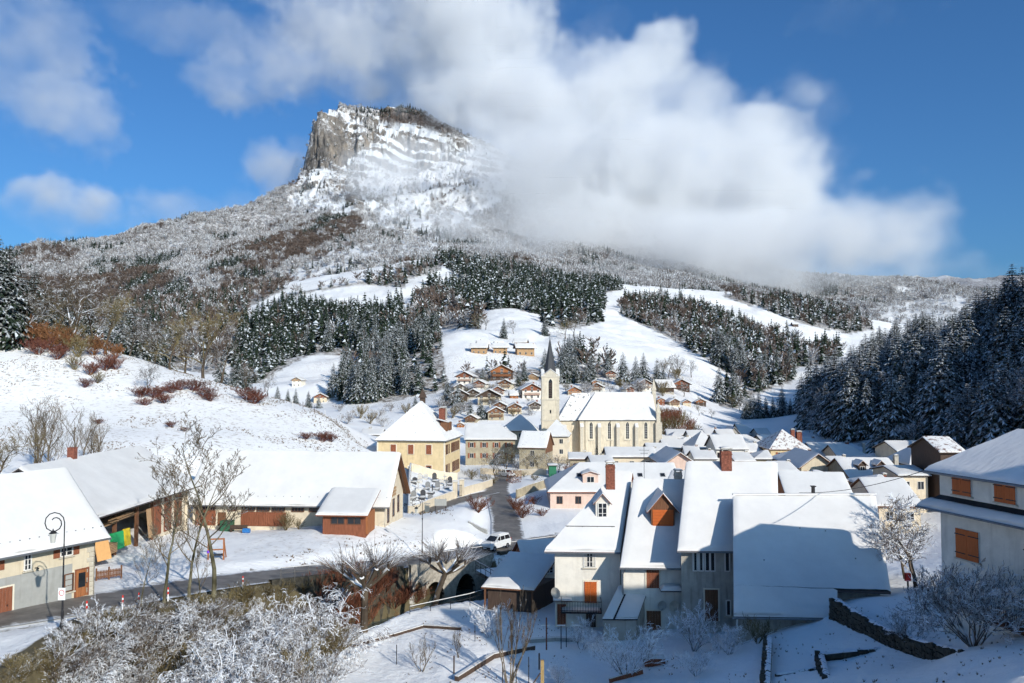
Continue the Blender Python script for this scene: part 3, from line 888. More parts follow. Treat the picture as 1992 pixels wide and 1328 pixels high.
def far_bare(seed, m):
    r = random.Random(seed)
    c = MB()
    c.tube([(0, 0, 0), (0, 0, 0.45)], [0.02, 0.012], 3, cap=False)
    for k in range(46):
        a = r.random() * 6.28; u = r.random()
        h0 = r.uniform(0.12, 0.6)
        d = Vector((math.cos(a) * (0.5 + 0.6 * u), math.sin(a) * (0.5 + 0.6 * u), r.uniform(0.4, 1.3))).normalized()
        L = r.uniform(0.2, 0.45) * (1.1 - 0.4 * h0)
        p = Vector((0, 0, h0)) + d * 0.06
        q = p + d * L
        s = Vector((r.gauss(0, 1), r.gauss(0, 1), r.gauss(0, .5))).normalized() * 0.022
        q2 = q + Vector((r.gauss(0, .05), r.gauss(0, .05), r.uniform(-.03, .06)))
        c.add([tuple(p), tuple(q + s), tuple(q - s)], [(0, 1, 2)], 0)
        c.add([tuple(p + d * L * .4), tuple(q2 + s * 1.4), tuple(q2 + s * 1.4 + Vector((s.y * 2, -s.x * 2, .06)))], [(0, 1, 2)], 0)
    return c.mesh('far bare tree', [m])
FAR_FROST = [far_bare(i, TWIG_FROST) for i in range(3)]
TW_BROWN = snowy('brown beech twigs', (0.075, 0.055, 0.045), (0.16, 0.12, 0.10), lo=0.5, hi=1.0, nscale=0.15, amount=0.42)
FAR_BROWN = [far_bare(10 + i, TW_BROWN) for i in range(3)]

# ---- scatter over the wooded areas
NP = np.random.default_rng(5)
def scatter_area(poly, y0, y1, dens):
    s0 = (min(p[0] for p in poly) - CX) / F; s1 = (max(p[0] for p in poly) - CX) / F
    # area in (s,Y): dA = Y ds dY
    A = (s1 - s0) * (y1 * y1 - y0 * y0) / 2
    n = int(A * dens / 1000)
    s = NP.uniform(s0, s1, n)
    Y = np.sqrt(NP.uniform(y0 * y0, y1 * y1, n))
    x = s * Y
    z = G(x, Y)
    px, py = pix(x, Y, z)
    k = inpoly(px, py, poly)
    return np.stack([x[k], Y[k], z[k]], -1)

spr, bare = [], []       # rows: x y z height kind
for name, (poly, y0, y1, share, dens) in AREAS.items():
    p = scatter_area(poly, y0, y1, dens)
    u = NP.random(len(p))
    h = NP.uniform(9, 25, len(p)) * (1 + 0.25 * fbm(p[:, 0] / 60, p[:, 1] / 60, 2, 79)) * (0.62 if name in ('hedge',) else 1.0)
    cl = fbm(p[:, 0] / 40, p[:, 1] / 40, 3, 77) if len(p) else u
    isS = u + cl * (0.35 if share < 0.9 else 0.05) < share
    for q, hh, s in zip(p, h, isS):
        (spr if s else bare).append((*q, hh if s else hh * 0.72, name))
# shaded slope on the right
n = 5200
x = NP.uniform(60, 330, n); y = NP.uniform(20, 420, n)
k = shade_slope(x, y)
x, y = x[k], y[k]
z = G(x, y)
u = NP.random(len(x))
for q in range(len(x)):
    if abs(x[q] / y[q]) < 0.78 and u[q] < 0.50:
        if u[q] < 0.36: spr.append((x[q], y[q], z[q], NP.uniform(14, 27), 'shade'))
        else: bare.append((x[q], y[q], z[q], NP.uniform(9, 15), 'shade'))
# single spruces one can pick out: (px of the top, py of the foot, depth, height in px)
SOLO = [(1112, 742, 400, 62), (1212, 742, 400, 66), (1237, 742, 402, 60), (1252, 738, 405, 65), (1278, 738, 400, 62), (1182, 730, 430, 50), (1140, 742, 390, 48), (1098, 735, 400, 70), (1150, 735, 410, 58), (1060, 735, 420, 60),
        (980, 660, 560, 42), (1060, 655, 580, 40), (870, 775, 340, 58), (890, 800, 330, 48), (935, 822, 300, 48), (915, 826, 300, 40), (1020, 745, 400, 45), (808, 790, 340, 34), (938, 745, 400, 30), (1008, 745, 380, 38),
        (1452, 812, 350, 52), (1466, 812, 350, 50), (1476, 814, 350, 56), (1490, 812, 355, 42), (1504, 815, 350, 44), (1522, 822, 350, 60), (1538, 820, 345, 34), (1460, 808, 360, 46),
        (1575, 820, 330, 98), (1600, 815, 335, 95), (1622, 825, 325, 105), (1560, 800, 350, 80), (1590, 790, 360, 90), (1640, 830, 310, 110), (1660, 825, 310, 120), (1645, 800, 330, 100), (1610, 780, 370, 80),
        (540, 760, 430, 36), (575, 790, 400, 40), (600, 795, 400, 36), (560, 770, 430, 30), (620, 795, 400, 26), (1165, 888, 228, 38), (1290, 740, 400, 50), (1120, 735, 405, 55), (1085, 740, 395, 50)]
for px, py, Y, hp in SOLO:
    b = at(px, py, Y)
    spr.append((b.x, Y, gz(b.x, Y), hp / F * Y * 1.02, 'solo'))
# the dark group on the crest of the left hill
for px, Y, hp in [(-12, 172, 448), (12, 174, 470), (40, 195, 520), (62, 200, 505), (88, 205, 540), (25, 190, 545), (235, 205, 590), (255, 215, 580), (270, 210, 600), (285, 215, 605), (210, 230, 590), (460, 230, 690), (480, 240, 700), (430, 240, 680), (450, 225, 710), (170, 215, 560), (120, 215, 545), (310, 225, 610)]:
    X = xa(px, Y)
    spr.append((X, Y, gz(X, Y), za(hp, Y) - gz(X, Y), 'crest'))

S = np.array([s[:4] for s in spr]); SK = [s[4] for s in spr]
px, py = pix(S[:, 0], S[:, 1], S[:, 2])
_, pt = pix(S[:, 0], S[:, 1], S[:, 2] + S[:, 3])
inview = (px > -15) & (px < 2010) & (pt < 1000)
big = np.where(inview, S[:, 3] / S[:, 1], 0)
# leave out trees that only others would hide: keep the ones whose top shows (coarse column buffer)
order = np.argsort(S[:, 1])
colbuf = np.full(260, 5000.0)
shown = np.zeros(len(S), bool)
for i in order:
    if not inview[i]: continue
    c = int(np.clip(px[i] / 8, 0, 255))
    if pt[i] < colbuf[c] - 6: shown[i] = True
    colbuf[c] = min(colbuf[c], pt[i] + 0.10 * (py[i] - pt[i]))
    w = int(0.10 * (py[i] - pt[i]) / 8)
    for d in range(1, w + 1):
        for cc in (c - d, c + d):
            if 0 <= cc < 260: colbuf[cc] = min(colbuf[cc], pt[i] + (py[i] - pt[i]) * (0.1 + 0.7 * d / (w + 1)))
must = np.array([k in ('solo', 'crest') for k in SK])
score = np.where(must & inview, 9.0, big * (0.05 + shown))
pick = np.argsort(-score)[:296]
picked = np.zeros(len(S), bool); picked[pick] = True

def spruce_label(kind, px, py, Y):
    """what sets this spruce apart, by the place it stands in"""
    if kind == 'shade':
        col_ = 'left end' if px < 1720 else ('middle' if px < 1870 else 'right end')
        row = 'at the foot of' if py > 800 else ('half way up' if py > 715 else 'near the top of')
        return 'dark spruce %s the shaded wood on the right, in its %s' % (row, col_)
    if kind == 'crest':
        return ('dark spruce at the left edge on the crest of the snowy hill' if px < 130 else ('dark spruce behind the big bare trees on the left crest' if px < 320 else 'small dark spruce where the left crest drops'))
    if kind == 'solo':
        if px > 1550: return 'tall snow dusted spruce at the left tip of the shaded wood'
        if px > 1430: return 'spruce in the small group on the snowy bank right of the village'
        if px > 1200: return 'pointed spruce in the row above the church nave roof'
        if px > 1080: return 'dark spruce on the hillside just right of the church spire'
        if px > 850: return 'spruce standing among the chalets left of the church tower'
        return 'spruce beside the lone meadow houses behind the snowy left hill'
    if kind == 'tongue': return 'snow dusted spruce in the wood left of the chalets'
    return 'snow dusted spruce in the woods above the village'
def copy_obj(o, parent):
    c = o.copy(); COL.objects.link(c); c.parent = parent
    return c
for i in np.where(picked)[0]:
    x, y, z, h = S[i]
    v = SPRUCES[5 if SK[i] == 'crest' else ((1, 3, 4)[int(i) % 3] if SK[i] == 'shade' else (0, 2, 0, 1)[int(i) % 4])]
    e = bpy.data.objects.new('spruce', None); COL.objects.link(e)
    e.location = (x, y, z - 0.2); e.rotation_euler = (0, 0, rng.random() * 6.28)
    w = h * rng.uniform(0.9, 1.15)
    e.scale = (w, w, h)
    obj('trunk', v[0], e); obj('crown', v[1], e)
    lb = spruce_label(SK[i], px[i], py[i], y)
    tag(e, lb, 'tree', lb.replace('spruce', 'spruces', 1))

# ---- the rest of the woods: one mass per kind, instanced on points
def wood_mass(name, label, pts, protos, seed, cat):
    protos_col = bpy.data.collections.new(name + ' source')
    for k, me in enumerate(protos):
        o = bpy.data.objects.new('source_tree', me)
        protos_col.objects.link(o)
    me = bpy.data.meshes.new(name)
    me.from_pydata([tuple(p[:3]) for p in pts], [], [])
    r = np.random.default_rng(seed)
    a = me.attributes.new('size', 'FLOAT', 'POINT'); a.data.foreach_set('value', np.array([p[3] for p in pts], np.float32))
    a = me.attributes.new('wid', 'FLOAT', 'POINT'); a.data.foreach_set('value', np.array([p[3] for p in pts], np.float32) * r.uniform(0.85, 1.25, len(pts)).astype(np.float32))
    a = me.attributes.new('turn', 'FLOAT', 'POINT'); a.data.foreach_set('value', r.uniform(0, 6.28, len(pts)).astype(np.float32))
    a = me.attributes.new('pick', 'INT', 'POINT'); a.data.foreach_set('value', r.integers(0, len(protos), len(pts)).astype(np.int32))
    ob = obj(name, me)
    ng = bpy.data.node_groups.new(name, 'GeometryNodeTree')
    ng.interface.new_socket('Geometry', in_out='INPUT', socket_type='NodeSocketGeometry')
    ng.interface.new_socket('Geometry', in_out='OUTPUT', socket_type='NodeSocketGeometry')
    N, L = ng.nodes, ng.links
    gi, go = N.new('NodeGroupInput'), N.new('NodeGroupOutput')
    ci = N.new('GeometryNodeCollectionInfo'); ci.inputs['Collection'].default_value = protos_col
    ci.inputs['Separate Children'].default_value = True; ci.inputs['Reset Children'].default_value = True
    ip = N.new('GeometryNodeInstanceOnPoints'); ip.inputs['Pick Instance'].default_value = True
    def attr(n, t):
        q = N.new('GeometryNodeInputNamedAttribute'); q.data_type = t; q.inputs['Name'].default_value = n
        return q.outputs['Attribute']
    cx = N.new('ShaderNodeCombineXYZ'); cr = N.new('ShaderNodeCombineXYZ')
    L.new(attr('wid', 'FLOAT'), cx.inputs[0]); L.new(attr('wid', 'FLOAT'), cx.inputs[1]); L.new(attr('size', 'FLOAT'), cx.inputs[2])
    L.new(attr('turn', 'FLOAT'), cr.inputs[2])
    L.new(gi.outputs[0], ip.inputs['Points']); L.new(ci.outputs[0], ip.inputs['Instance'])
    L.new(attr('pick', 'INT'), ip.inputs['Instance Index'])
    L.new(cr.outputs[0], ip.inputs['Rotation']); L.new(cx.outputs[0], ip.inputs['Scale'])
    L.new(ip.outputs[0], go.inputs[0])
    md = ob.modifiers.new('trees', 'NODES'); md.node_group = ng
    tag(ob, label, cat, kind='stuff')
    return ob

mid = [spr[i][:4] for i in range(len(spr)) if not picked[i] and S[i, 1] < 330]
far = [spr[i][:4] for i in range(len(spr)) if not picked[i] and S[i, 1] >= 330]
wood_mass('shaded_spruce_wood', 'mass of dark spruces covering the shaded slope on the right', mid, [SPRUCES[k][1] for k in (1, 3, 4)], 1, 'wood')
wood_mass('spruce_forest', 'snow dusted spruce forest on the hills above the village', far, FAR_SPR, 2, 'forest')
wood_mass('bare_wood', 'brown and frosted leafless woods on the hills', [b[:4] for b in bare if b[4] != 'shade'], FAR_BROWN + FAR_FROST[:1], 3, 'wood')
# frosted and brown woods on the mountain flank
n = 60000
s = NP.uniform((-30 - CX) / F, (2010 - CX) / F, n); Y = NP.uniform(1330, 3100, n)
x = s * Y
z = GM(x, Y)
wm = wood_mask(x, Y, z); bm = beech_mask(x, Y, z)
k = NP.random(n) < wm * 0.85
x, Y, z, bm = x[k], Y[k], z[k], bm[k]
hh = NP.uniform(9, 17, len(x))
ev = fbm(x / 90, Y / 90, 3, 91) > 0.28
isb = (NP.random(len(x)) < bm * 1.3 - 0.1) & ~ev
fr = [(a, b, c - 1, d) for a, b, c, d, e, f in zip(x, Y, z, hh, isb, ev) if not e and not f]
br = [(a, b, c - 1, d) for a, b, c, d, e, f in zip(x, Y, z, hh, isb, ev) if e]
evp = [(a, b, c - 1, d * 1.25) for a, b, c, d, e, f in zip(x, Y, z, hh, isb, ev) if f]
wood_mass('frosted_mountain_wood', 'white frosted leafless wood on the mountain flank', fr, FAR_FROST, 4, 'wood')
wood_mass('beech_mountain_wood', 'brown beech wood on the spur below the cliffs', br, FAR_BROWN, 5, 'wood')
wood_mass('mountain_spruces', 'scattered snowy spruces on the mountain flank', evp, FAR_SPR, 6, 'wood')
# ------------------------------------------------------------------ clouds: a real volume hanging on the mountain
def cloud_bank():
    vx = 15.0
    lo = np.array([-2450.0, 1500.0, 230.0]); hi = np.array([2500.0, 3750.0, 1750.0])
    n = np.ceil((hi - lo) / vx).astype(int)
    hi = lo + n * vx
    ax = [lo[i] + (np.arange(n[i]) + 0.5) * vx for i in range(3)]
    Xg, Yg, Zg = np.meshgrid(*ax, indexing='ij')
    Xg, Yg, Zg = Xg.astype(np.float32), Yg.astype(np.float32), Zg.astype(np.float32)
    r3 = np.random.default_rng(12)
    def noise3(cell, seed):
        r = np.random.default_rng(seed)
        m = [int(np.ceil((hi[i] - lo[i]) / cell)) + 2 for i in range(3)]
        lat = r.uniform(-1, 1, m).astype(np.float32)
        idx, fr = [], []
        for i in range(3):
            t = (ax[i] - lo[i]) / cell
            a = np.floor(t).astype(int); f = t - a; f = f * f * (3 - 2 * f)
            idx.append(a); fr.append(f.astype(np.float32))
        def lerp(arr, i):
            f = fr[i].reshape([-1 if k == i else 1 for k in range(3)])
            return np.take(arr, idx[i], i) * (1 - f) + np.take(arr, idx[i] + 1, i) * f
        return lerp(lerp(lerp(lat, 0), 1), 2)
    nz = sum(noise3(c, 40 + i) * a for i, (c, a) in enumerate([(520, .75), (260, .75), (130, .7), (66, .55), (34, .38)])) / 1.5
    bl = sum((0.42 - np.abs(noise3(c, 80 + i))) * a for i, (c, a) in enumerate([(190, .9), (95, .75), (48, .6), (30, .4)]))
    nz = nz * 0.72 + bl * 0.55
    nz2 = sum(noise3(c, 60 + i) * a for i, (c, a) in enumerate([(330, .9), (150, .7), (70, .5)])) / 1.2
    dens = np.zeros_like(Xg)
    # (px, py, depth, rx px, ry px, depth radius m, strength, raggedness)
    B = [(900, 40, 3300, 190, 130, 420, .8, .85), (800, 130, 3350, 230, 110, 380, .4, .95), (690, 40, 3400, 170, 60, 300, .3, 1.1), (480, 160, 3300, 110, 55, 260, .34, 1.0), (560, 130, 3300, 110, 60, 260, .28, 1.0), (420, 60, 3400, 140, 45, 220, .12, 1.1), (300, 30, 3400, 120, 40, 220, .08, 1.1),
         (960, 210, 3100, 190, 130, 380, 1.0, .7), (1120, 240, 2900, 180, 120, 380, 1.0, .7), (1190, 170, 2900, 120, 85, 300, 1.0, .7), (1270, 110, 2900, 75, 60, 250, .9, .8), (1330, 230, 2800, 140, 90, 320, 1.0, .7),
         (1440, 260, 2750, 130, 90, 300, 1.0, .7), (1530, 250, 2700, 70, 65, 240, .9, .8), (1080, 360, 2450, 220, 130, 330, 1.0, .6), (1250, 360, 2450, 230, 140, 360, 1.0, .6), (1430, 380, 2500, 200, 120, 360, 1.0, .6),
         (1300, 490, 2000, 260, 95, 330, 1.0, .55), (1120, 460, 2000, 170, 90, 280, .9, .6), (1020, 400, 2200, 120, 100, 260, .55, .7), (1500, 490, 2050, 230, 95, 330, 1.0, .55), (1630, 480, 2150, 150, 75, 280, .65, .95),
         (1740, 480, 2200, 80, 60, 230, .38, 1.1), (1800, 520, 2200, 90, 40, 200, .3, 1.0), (1400, 565, 1750, 280, 42, 240, .55, .7), (1250, 560, 1700, 200, 38, 180, .5, .7), (1600, 560, 1850, 220, 50, 250, .7, .8), (1720, 560, 1950, 160, 45, 200, .35, .9), (1200, 545, 1800, 130, 40, 220, .6, .7), (1750, 540, 1950, 110, 35, 220, .4, .8), (1880, 540, 2100, 70, 35, 200, .15, .9),
         (740, 345, 2300, 90, 60, 150, .8, .8), (820, 310, 2400, 80, 40, 140, .5, .9), (690, 330, 2350, 60, 35, 110, .4, .9), (900, 330, 2350, 80, 50, 160, .35, .8), (940, 300, 2600, 70, 50, 200, .6, .8), (790, 420, 1950, 110, 50, 130, .4, .9), (900, 450, 1850, 100, 70, 170, .6, .8), (1000, 500, 1700, 120, 45, 150, .35, .8), (620, 360, 2350, 80, 45, 130, .15, .8),
         (545, 340, 3100, 80, 60, 260, .5, .8), (500, 400, 2950, 90, 40, 200, .14, .8), (590, 300, 3150, 40, 40, 180, .12, .8), (600, 390, 2300, 60, 30, 120, .06, .8),
         (40, 90, 3300, 140, 105, 330, .26, 1.0), (130, 220, 3300, 85, 75, 260, .28, 1.0), (60, 190, 3300, 110, 85, 260, .18, 1.0), (105, 405, 3300, 75, 52, 220, .7, .9), (185, 390, 3300, 70, 48, 220, .7, .9), (320, 398, 3300, 65, 28, 180, .22, .9), (400, 410, 3200, 60, 30, 160, .12, .9),
         (1660, 30, 3500, 150, 40, 200, .03, 1.1), (1160, 35, 3200, 60, 35, 180, .10, 1.0)]
    for px, py, Yd, rx, ry, rd, st, rg in B:
        c = at(px, py, Yd)
        a, b = rx * .82 / F * Yd, ry * .82 / F * Yd
        i0 = [max(0, int((c[k] - q * 1.9 - lo[k]) / vx)) for k, q in enumerate((a, rd, b))]
        i1 = [min(n[k], int((c[k] + q * 1.9 - lo[k]) / vx) + 2) for k, q in enumerate((a, rd, b))]
        if any(i1[k] <= i0[k] for k in range(3)): continue
        sl = tuple(slice(i0[k], i1[k]) for k in range(3))
        d = np.sqrt(((Xg[sl] - c.x) / a) ** 2 + ((Yg[sl] - c.y) / rd) ** 2 + ((Zg[sl] - c.z) / b) ** 2)
        s = np.clip((1.0 - d) + nz[sl] * (rg + 0.14) * 0.85, 0, 1)
        s = np.clip(s * 5.0, 0, 1) ** 1.6 * st * np.clip(0.62 + 0.95 * nz2[sl], 0.06, 1.3)
        dens[sl] = np.maximum(dens[sl], s)
    me = bpy.data.meshes.new('cloud_bank')
    tot = int(n.prod())
    me.vertices.add(tot)
    at_ = me.attributes.new('dens', 'FLOAT', 'POINT')
    at_.data.foreach_set('value', dens.transpose(2, 1, 0).ravel())   # x fastest
    me.update()
    ob = obj('cloud_bank', me)
    ng = bpy.data.node_groups.new('cloud_bank', 'GeometryNodeTree')
    ng.interface.new_socket('Geometry', in_out='INPUT', socket_type='NodeSocketGeometry')
    ng.interface.new_socket('Geometry', in_out='OUTPUT', socket_type='NodeSocketGeometry')
    N, L = ng.nodes, ng.links
    gi, go = N.new('NodeGroupInput'), N.new('NodeGroupOutput')
    vc = N.new('GeometryNodeVolumeCube')
    vc.inputs['Min'].default_value = tuple(lo); vc.inputs['Max'].default_value = tuple(hi)
    for k, ax_ in enumerate('XYZ'): vc.inputs['Resolution ' + ax_].default_value = int(n[k])
    ps = N.new('GeometryNodeInputPosition'); sx = N.new('ShaderNodeSeparateXYZ'); L.new(ps.outputs[0], sx.inputs[0])
    def m2(op, a, b):
        q = N.new('ShaderNodeMath'); q.operation = op
        for i, s in enumerate((a, b)):
            if isinstance(s, (int, float)): q.inputs[i].default_value = s
            else: L.new(s, q.inputs[i])
        return q.outputs[0]
    def idx(k):
        f = m2('FLOOR', m2('ADD', m2('DIVIDE', m2('SUBTRACT', sx.outputs[k], float(lo[k])), float((hi[k] - lo[k]) / (n[k] - 1))), 0.5), 0)
        return m2('MAXIMUM', m2('MINIMUM', f, float(n[k] - 1)), 0.0)
    fx, fy, fz = idx(0), idx(1), idx(2)
    # keep integer precision: build the index in integers
    def toint(s):
        q = N.new('FunctionNodeFloatToInt'); L.new(s, q.inputs[0]); return q.outputs[0]
    def im(op, a, b):
        q = N.new('FunctionNodeIntegerMath'); q.operation = op
        for i, s in enumerate((a, b)):
            if isinstance(s, int): q.inputs[i].default_value = s
            else: L.new(s, q.inputs[i])
        return q.outputs[0]
    ii = im('ADD', toint(fx), im('MULTIPLY', im('ADD', toint(fy), im('MULTIPLY', toint(fz), int(n[1]))), int(n[0])))
    si = N.new('GeometryNodeSampleIndex'); si.data_type = 'FLOAT'; si.domain = 'POINT'
    L.new(gi.outputs[0], si.inputs['Geometry'])
    na = N.new('GeometryNodeInputNamedAttribute'); na.data_type = 'FLOAT'; na.inputs['Name'].default_value = 'dens'
    L.new(na.outputs['Attribute'], si.inputs['Value']); L.new(ii, si.inputs['Index'])
    L.new(si.outputs[0], vc.inputs['Density'])
    m = bpy.data.materials.new('cloud vapour'); m.use_nodes = True
    mn, ml = nodes_of(m); mn.clear()
    pv = mn.new('ShaderNodeVolumePrincipled'); pv.inputs['Color'].default_value = (0.968, 0.974, 0.985, 1)
    pv.inputs['Density'].default_value = CLOUD_DENS; pv.inputs['Anisotropy'].default_value = 0.0
    om = mn.new('ShaderNodeOutputMaterial'); ml.new(pv.outputs[0], om.inputs['Volume'])
    me.materials.append(m)
    sm = N.new('GeometryNodeSetMaterial'); sm.inputs['Material'].default_value = m
    L.new(vc.outputs[0], sm.inputs['Geometry']); L.new(sm.outputs[0], go.inputs[0])
    md = ob.modifiers.new('vapour', 'NODES'); md.node_group = ng
    tag(ob, 'white cloud bank hanging on the right flank of the mountain', 'cloud', kind='stuff')
    return ob
CLOUD_DENS = 0.0075
cloud_bank()
# ------------------------------------------------------------------ buildings: library
def wallmat(name, col, var=0.10, dirt=0.25):
    """rendered wall: blotchy, with faint vertical runs"""
    if name in MATS: return MATS[name]
    m = mat(name, col, rough=0.9, var=var, scale=0.9, bump=0.25, bscale=14.0, spec=0.15, det=6.0)
    N, L = nodes_of(m)
    p = N['Principled BSDF']
    src = p.inputs['Base Color'].links[0].from_socket
    tc = N.new('ShaderNodeTexCoord')
    mp = N.new('ShaderNodeMapping'); mp.inputs['Scale'].default_value = (3.0, 3.0, 0.35)
    L.new(tc.outputs['Object'], mp.inputs[0])
    nz = N.new('ShaderNodeTexNoise'); nz.inputs['Scale'].default_value = 1.0; nz.inputs['Detail'].default_value = 5
    L.new(mp.outputs[0], nz.inputs['Vector'])
    mr = N.new('ShaderNodeMapRange'); mr.inputs['From Min'].default_value = 0.52; mr.inputs['From Max'].default_value = 0.75; mr.inputs['To Max'].default_value = dirt
    L.new(nz.outputs['Fac'], mr.inputs['Value'])
    mx = N.new('ShaderNodeMix'); mx.data_type = 'RGBA'; mx.blend_type = 'MULTIPLY'
    L.new(mr.outputs[0], mx.inputs['Factor']); L.new(src, mx.inputs['A']); mx.inputs['B'].default_value = (0.35, 0.31, 0.26, 1)
    L.new(mx.outputs['Result'], p.inputs['Base Color'])
    return m
def woodmat(name, col, var=0.3):
    return mat(name, col, rough=0.75, var=var, scale=1.0, bump=0.3, bscale=3.0, stretch=(14, 14, 1.2), spec=0.2)

CREAM = wallmat('cream render', (0.58, 0.50, 0.37))
YELLOW = wallmat('yellow render', (0.60, 0.47, 0.28))
BEIGE = wallmat('beige render', (0.62, 0.53, 0.40))
CHURCH = wallmat('church render', (0.60, 0.53, 0.41), dirt=0.4)
STONE = mat('pale dressed stone', (0.52, 0.47, 0.38), rough=0.9, var=0.15, scale=3, bump=0.3)
GREYR = wallmat('grey render', (0.33, 0.33, 0.31))
GREYW = wallmat('old grey wall', (0.40, 0.37, 0.32), var=0.18, dirt=0.55)
WHITER = wallmat('white render', (0.70, 0.66, 0.58))
PINK = wallmat('pink render', (0.62, 0.46, 0.38))
OLIVE = wallmat('bare stone render', (0.36, 0.31, 0.22), var=0.2, dirt=0.5)
REDWOOD = woodmat('red brown boards', (0.21, 0.075, 0.04))
BROWNWOOD = woodmat('brown boards', (0.16, 0.075, 0.04))
DARKWOOD = woodmat('dark weathered boards', (0.075, 0.05, 0.038))
ORANGEWOOD = woodmat('orange larch boards', (0.30, 0.115, 0.045), var=0.3)
HONEYWOOD = woodmat('honey boards', (0.38, 0.24, 0.13), var=0.3)
ORANGE = mat('orange shutter paint', (0.46, 0.105, 0.02), rough=0.55, var=0.08, scale=4)
BRSHUT = woodmat('brown shutter boards', (0.24, 0.085, 0.045), var=0.2)
ROOFM = mat('dark roof covering', (0.07, 0.06, 0.058), rough=0.8, var=0.25, scale=3)
TILE = mat('mossy roof tiles', (0.17, 0.075, 0.05), rough=0.9, var=0.3, scale=4)
SLATE = mat('slate', (0.05, 0.052, 0.058), rough=0.55, var=0.2, scale=5, bump=0.3, bscale=9)
METAL = mat('zinc gutter', (0.22, 0.23, 0.24), rough=0.5, metal=0.6, var=0.15)
GLASS = mat('window glass', (0.018, 0.021, 0.026), rough=0.08, var=0.3, scale=1.0, spec=0.5)
FRAMEW = mat('white window frame', (0.66, 0.64, 0.60), rough=0.6, var=0.06)
FRAMEB = mat('brown window frame', (0.13, 0.06, 0.035), rough=0.6, var=0.1)
SURR = mat('pale window surround', (0.66, 0.60, 0.48), rough=0.85, var=0.06)
IRON = mat('black iron', (0.025, 0.025, 0.028), rough=0.5, metal=0.3, var=0.1)
BRICK = mat('red chimney brick', (0.20, 0.07, 0.045), rough=0.9, var=0.55, scale=5, bump=0.5, bscale=12)
CONC = mat('chimney render', (0.40, 0.37, 0.32), rough=0.9, var=0.2, scale=4)
CURTAIN = mat('pale curtain', (0.55, 0.52, 0.46), rough=0.9, var=0.1, stretch=(8, 8, 1))

def speckled(name, under, lo, hi, scale=2.2):
    """thin snow through which the roof covering shows in specks"""
    if name in MATS: return MATS[name]
    m = mat(name, (0.73, 0.72, 0.70), rough=0.7, var=0.03, scale=0.8, bump=0.2, bscale=4)
    N, L = nodes_of(m); p = N['Principled BSDF']
    src = p.inputs['Base Color'].links[0].from_socket
    tc = N.new('ShaderNodeTexCoord')
    nz = N.new('ShaderNodeTexNoise'); nz.inputs['Scale'].default_value = scale; nz.inputs['Detail'].default_value = 6; nz.inputs['Roughness'].default_value = 0.75
    L.new(tc.outputs['Object'], nz.inputs['Vector'])
    mr = N.new('ShaderNodeMapRange'); mr.inputs['From Min'].default_value = lo; mr.inputs['From Max'].default_value = hi
    L.new(nz.outputs['Fac'], mr.inputs['Value'])
    mx = N.new('ShaderNodeMix'); mx.data_type = 'RGBA'
    L.new(mr.outputs[0], mx.inputs['Factor']); L.new(src, mx.inputs['A']); mx.inputs['B'].default_value = (*under, 1)
    L.new(mx.outputs['Result'], p.inputs['Base Color'])
    return m
SNOW_THIN = speckled('thin roof snow', (0.20, 0.18, 0.17), 0.60, 0.68)
SNOW_PATCHY = speckled('patchy roof snow', (0.15, 0.07, 0.05), 0.52, 0.60, 1.3)

MESHES = {}
def cached(key, fn):
    if key not in MESHES: MESHES[key] = fn()
    return MESHES[key]

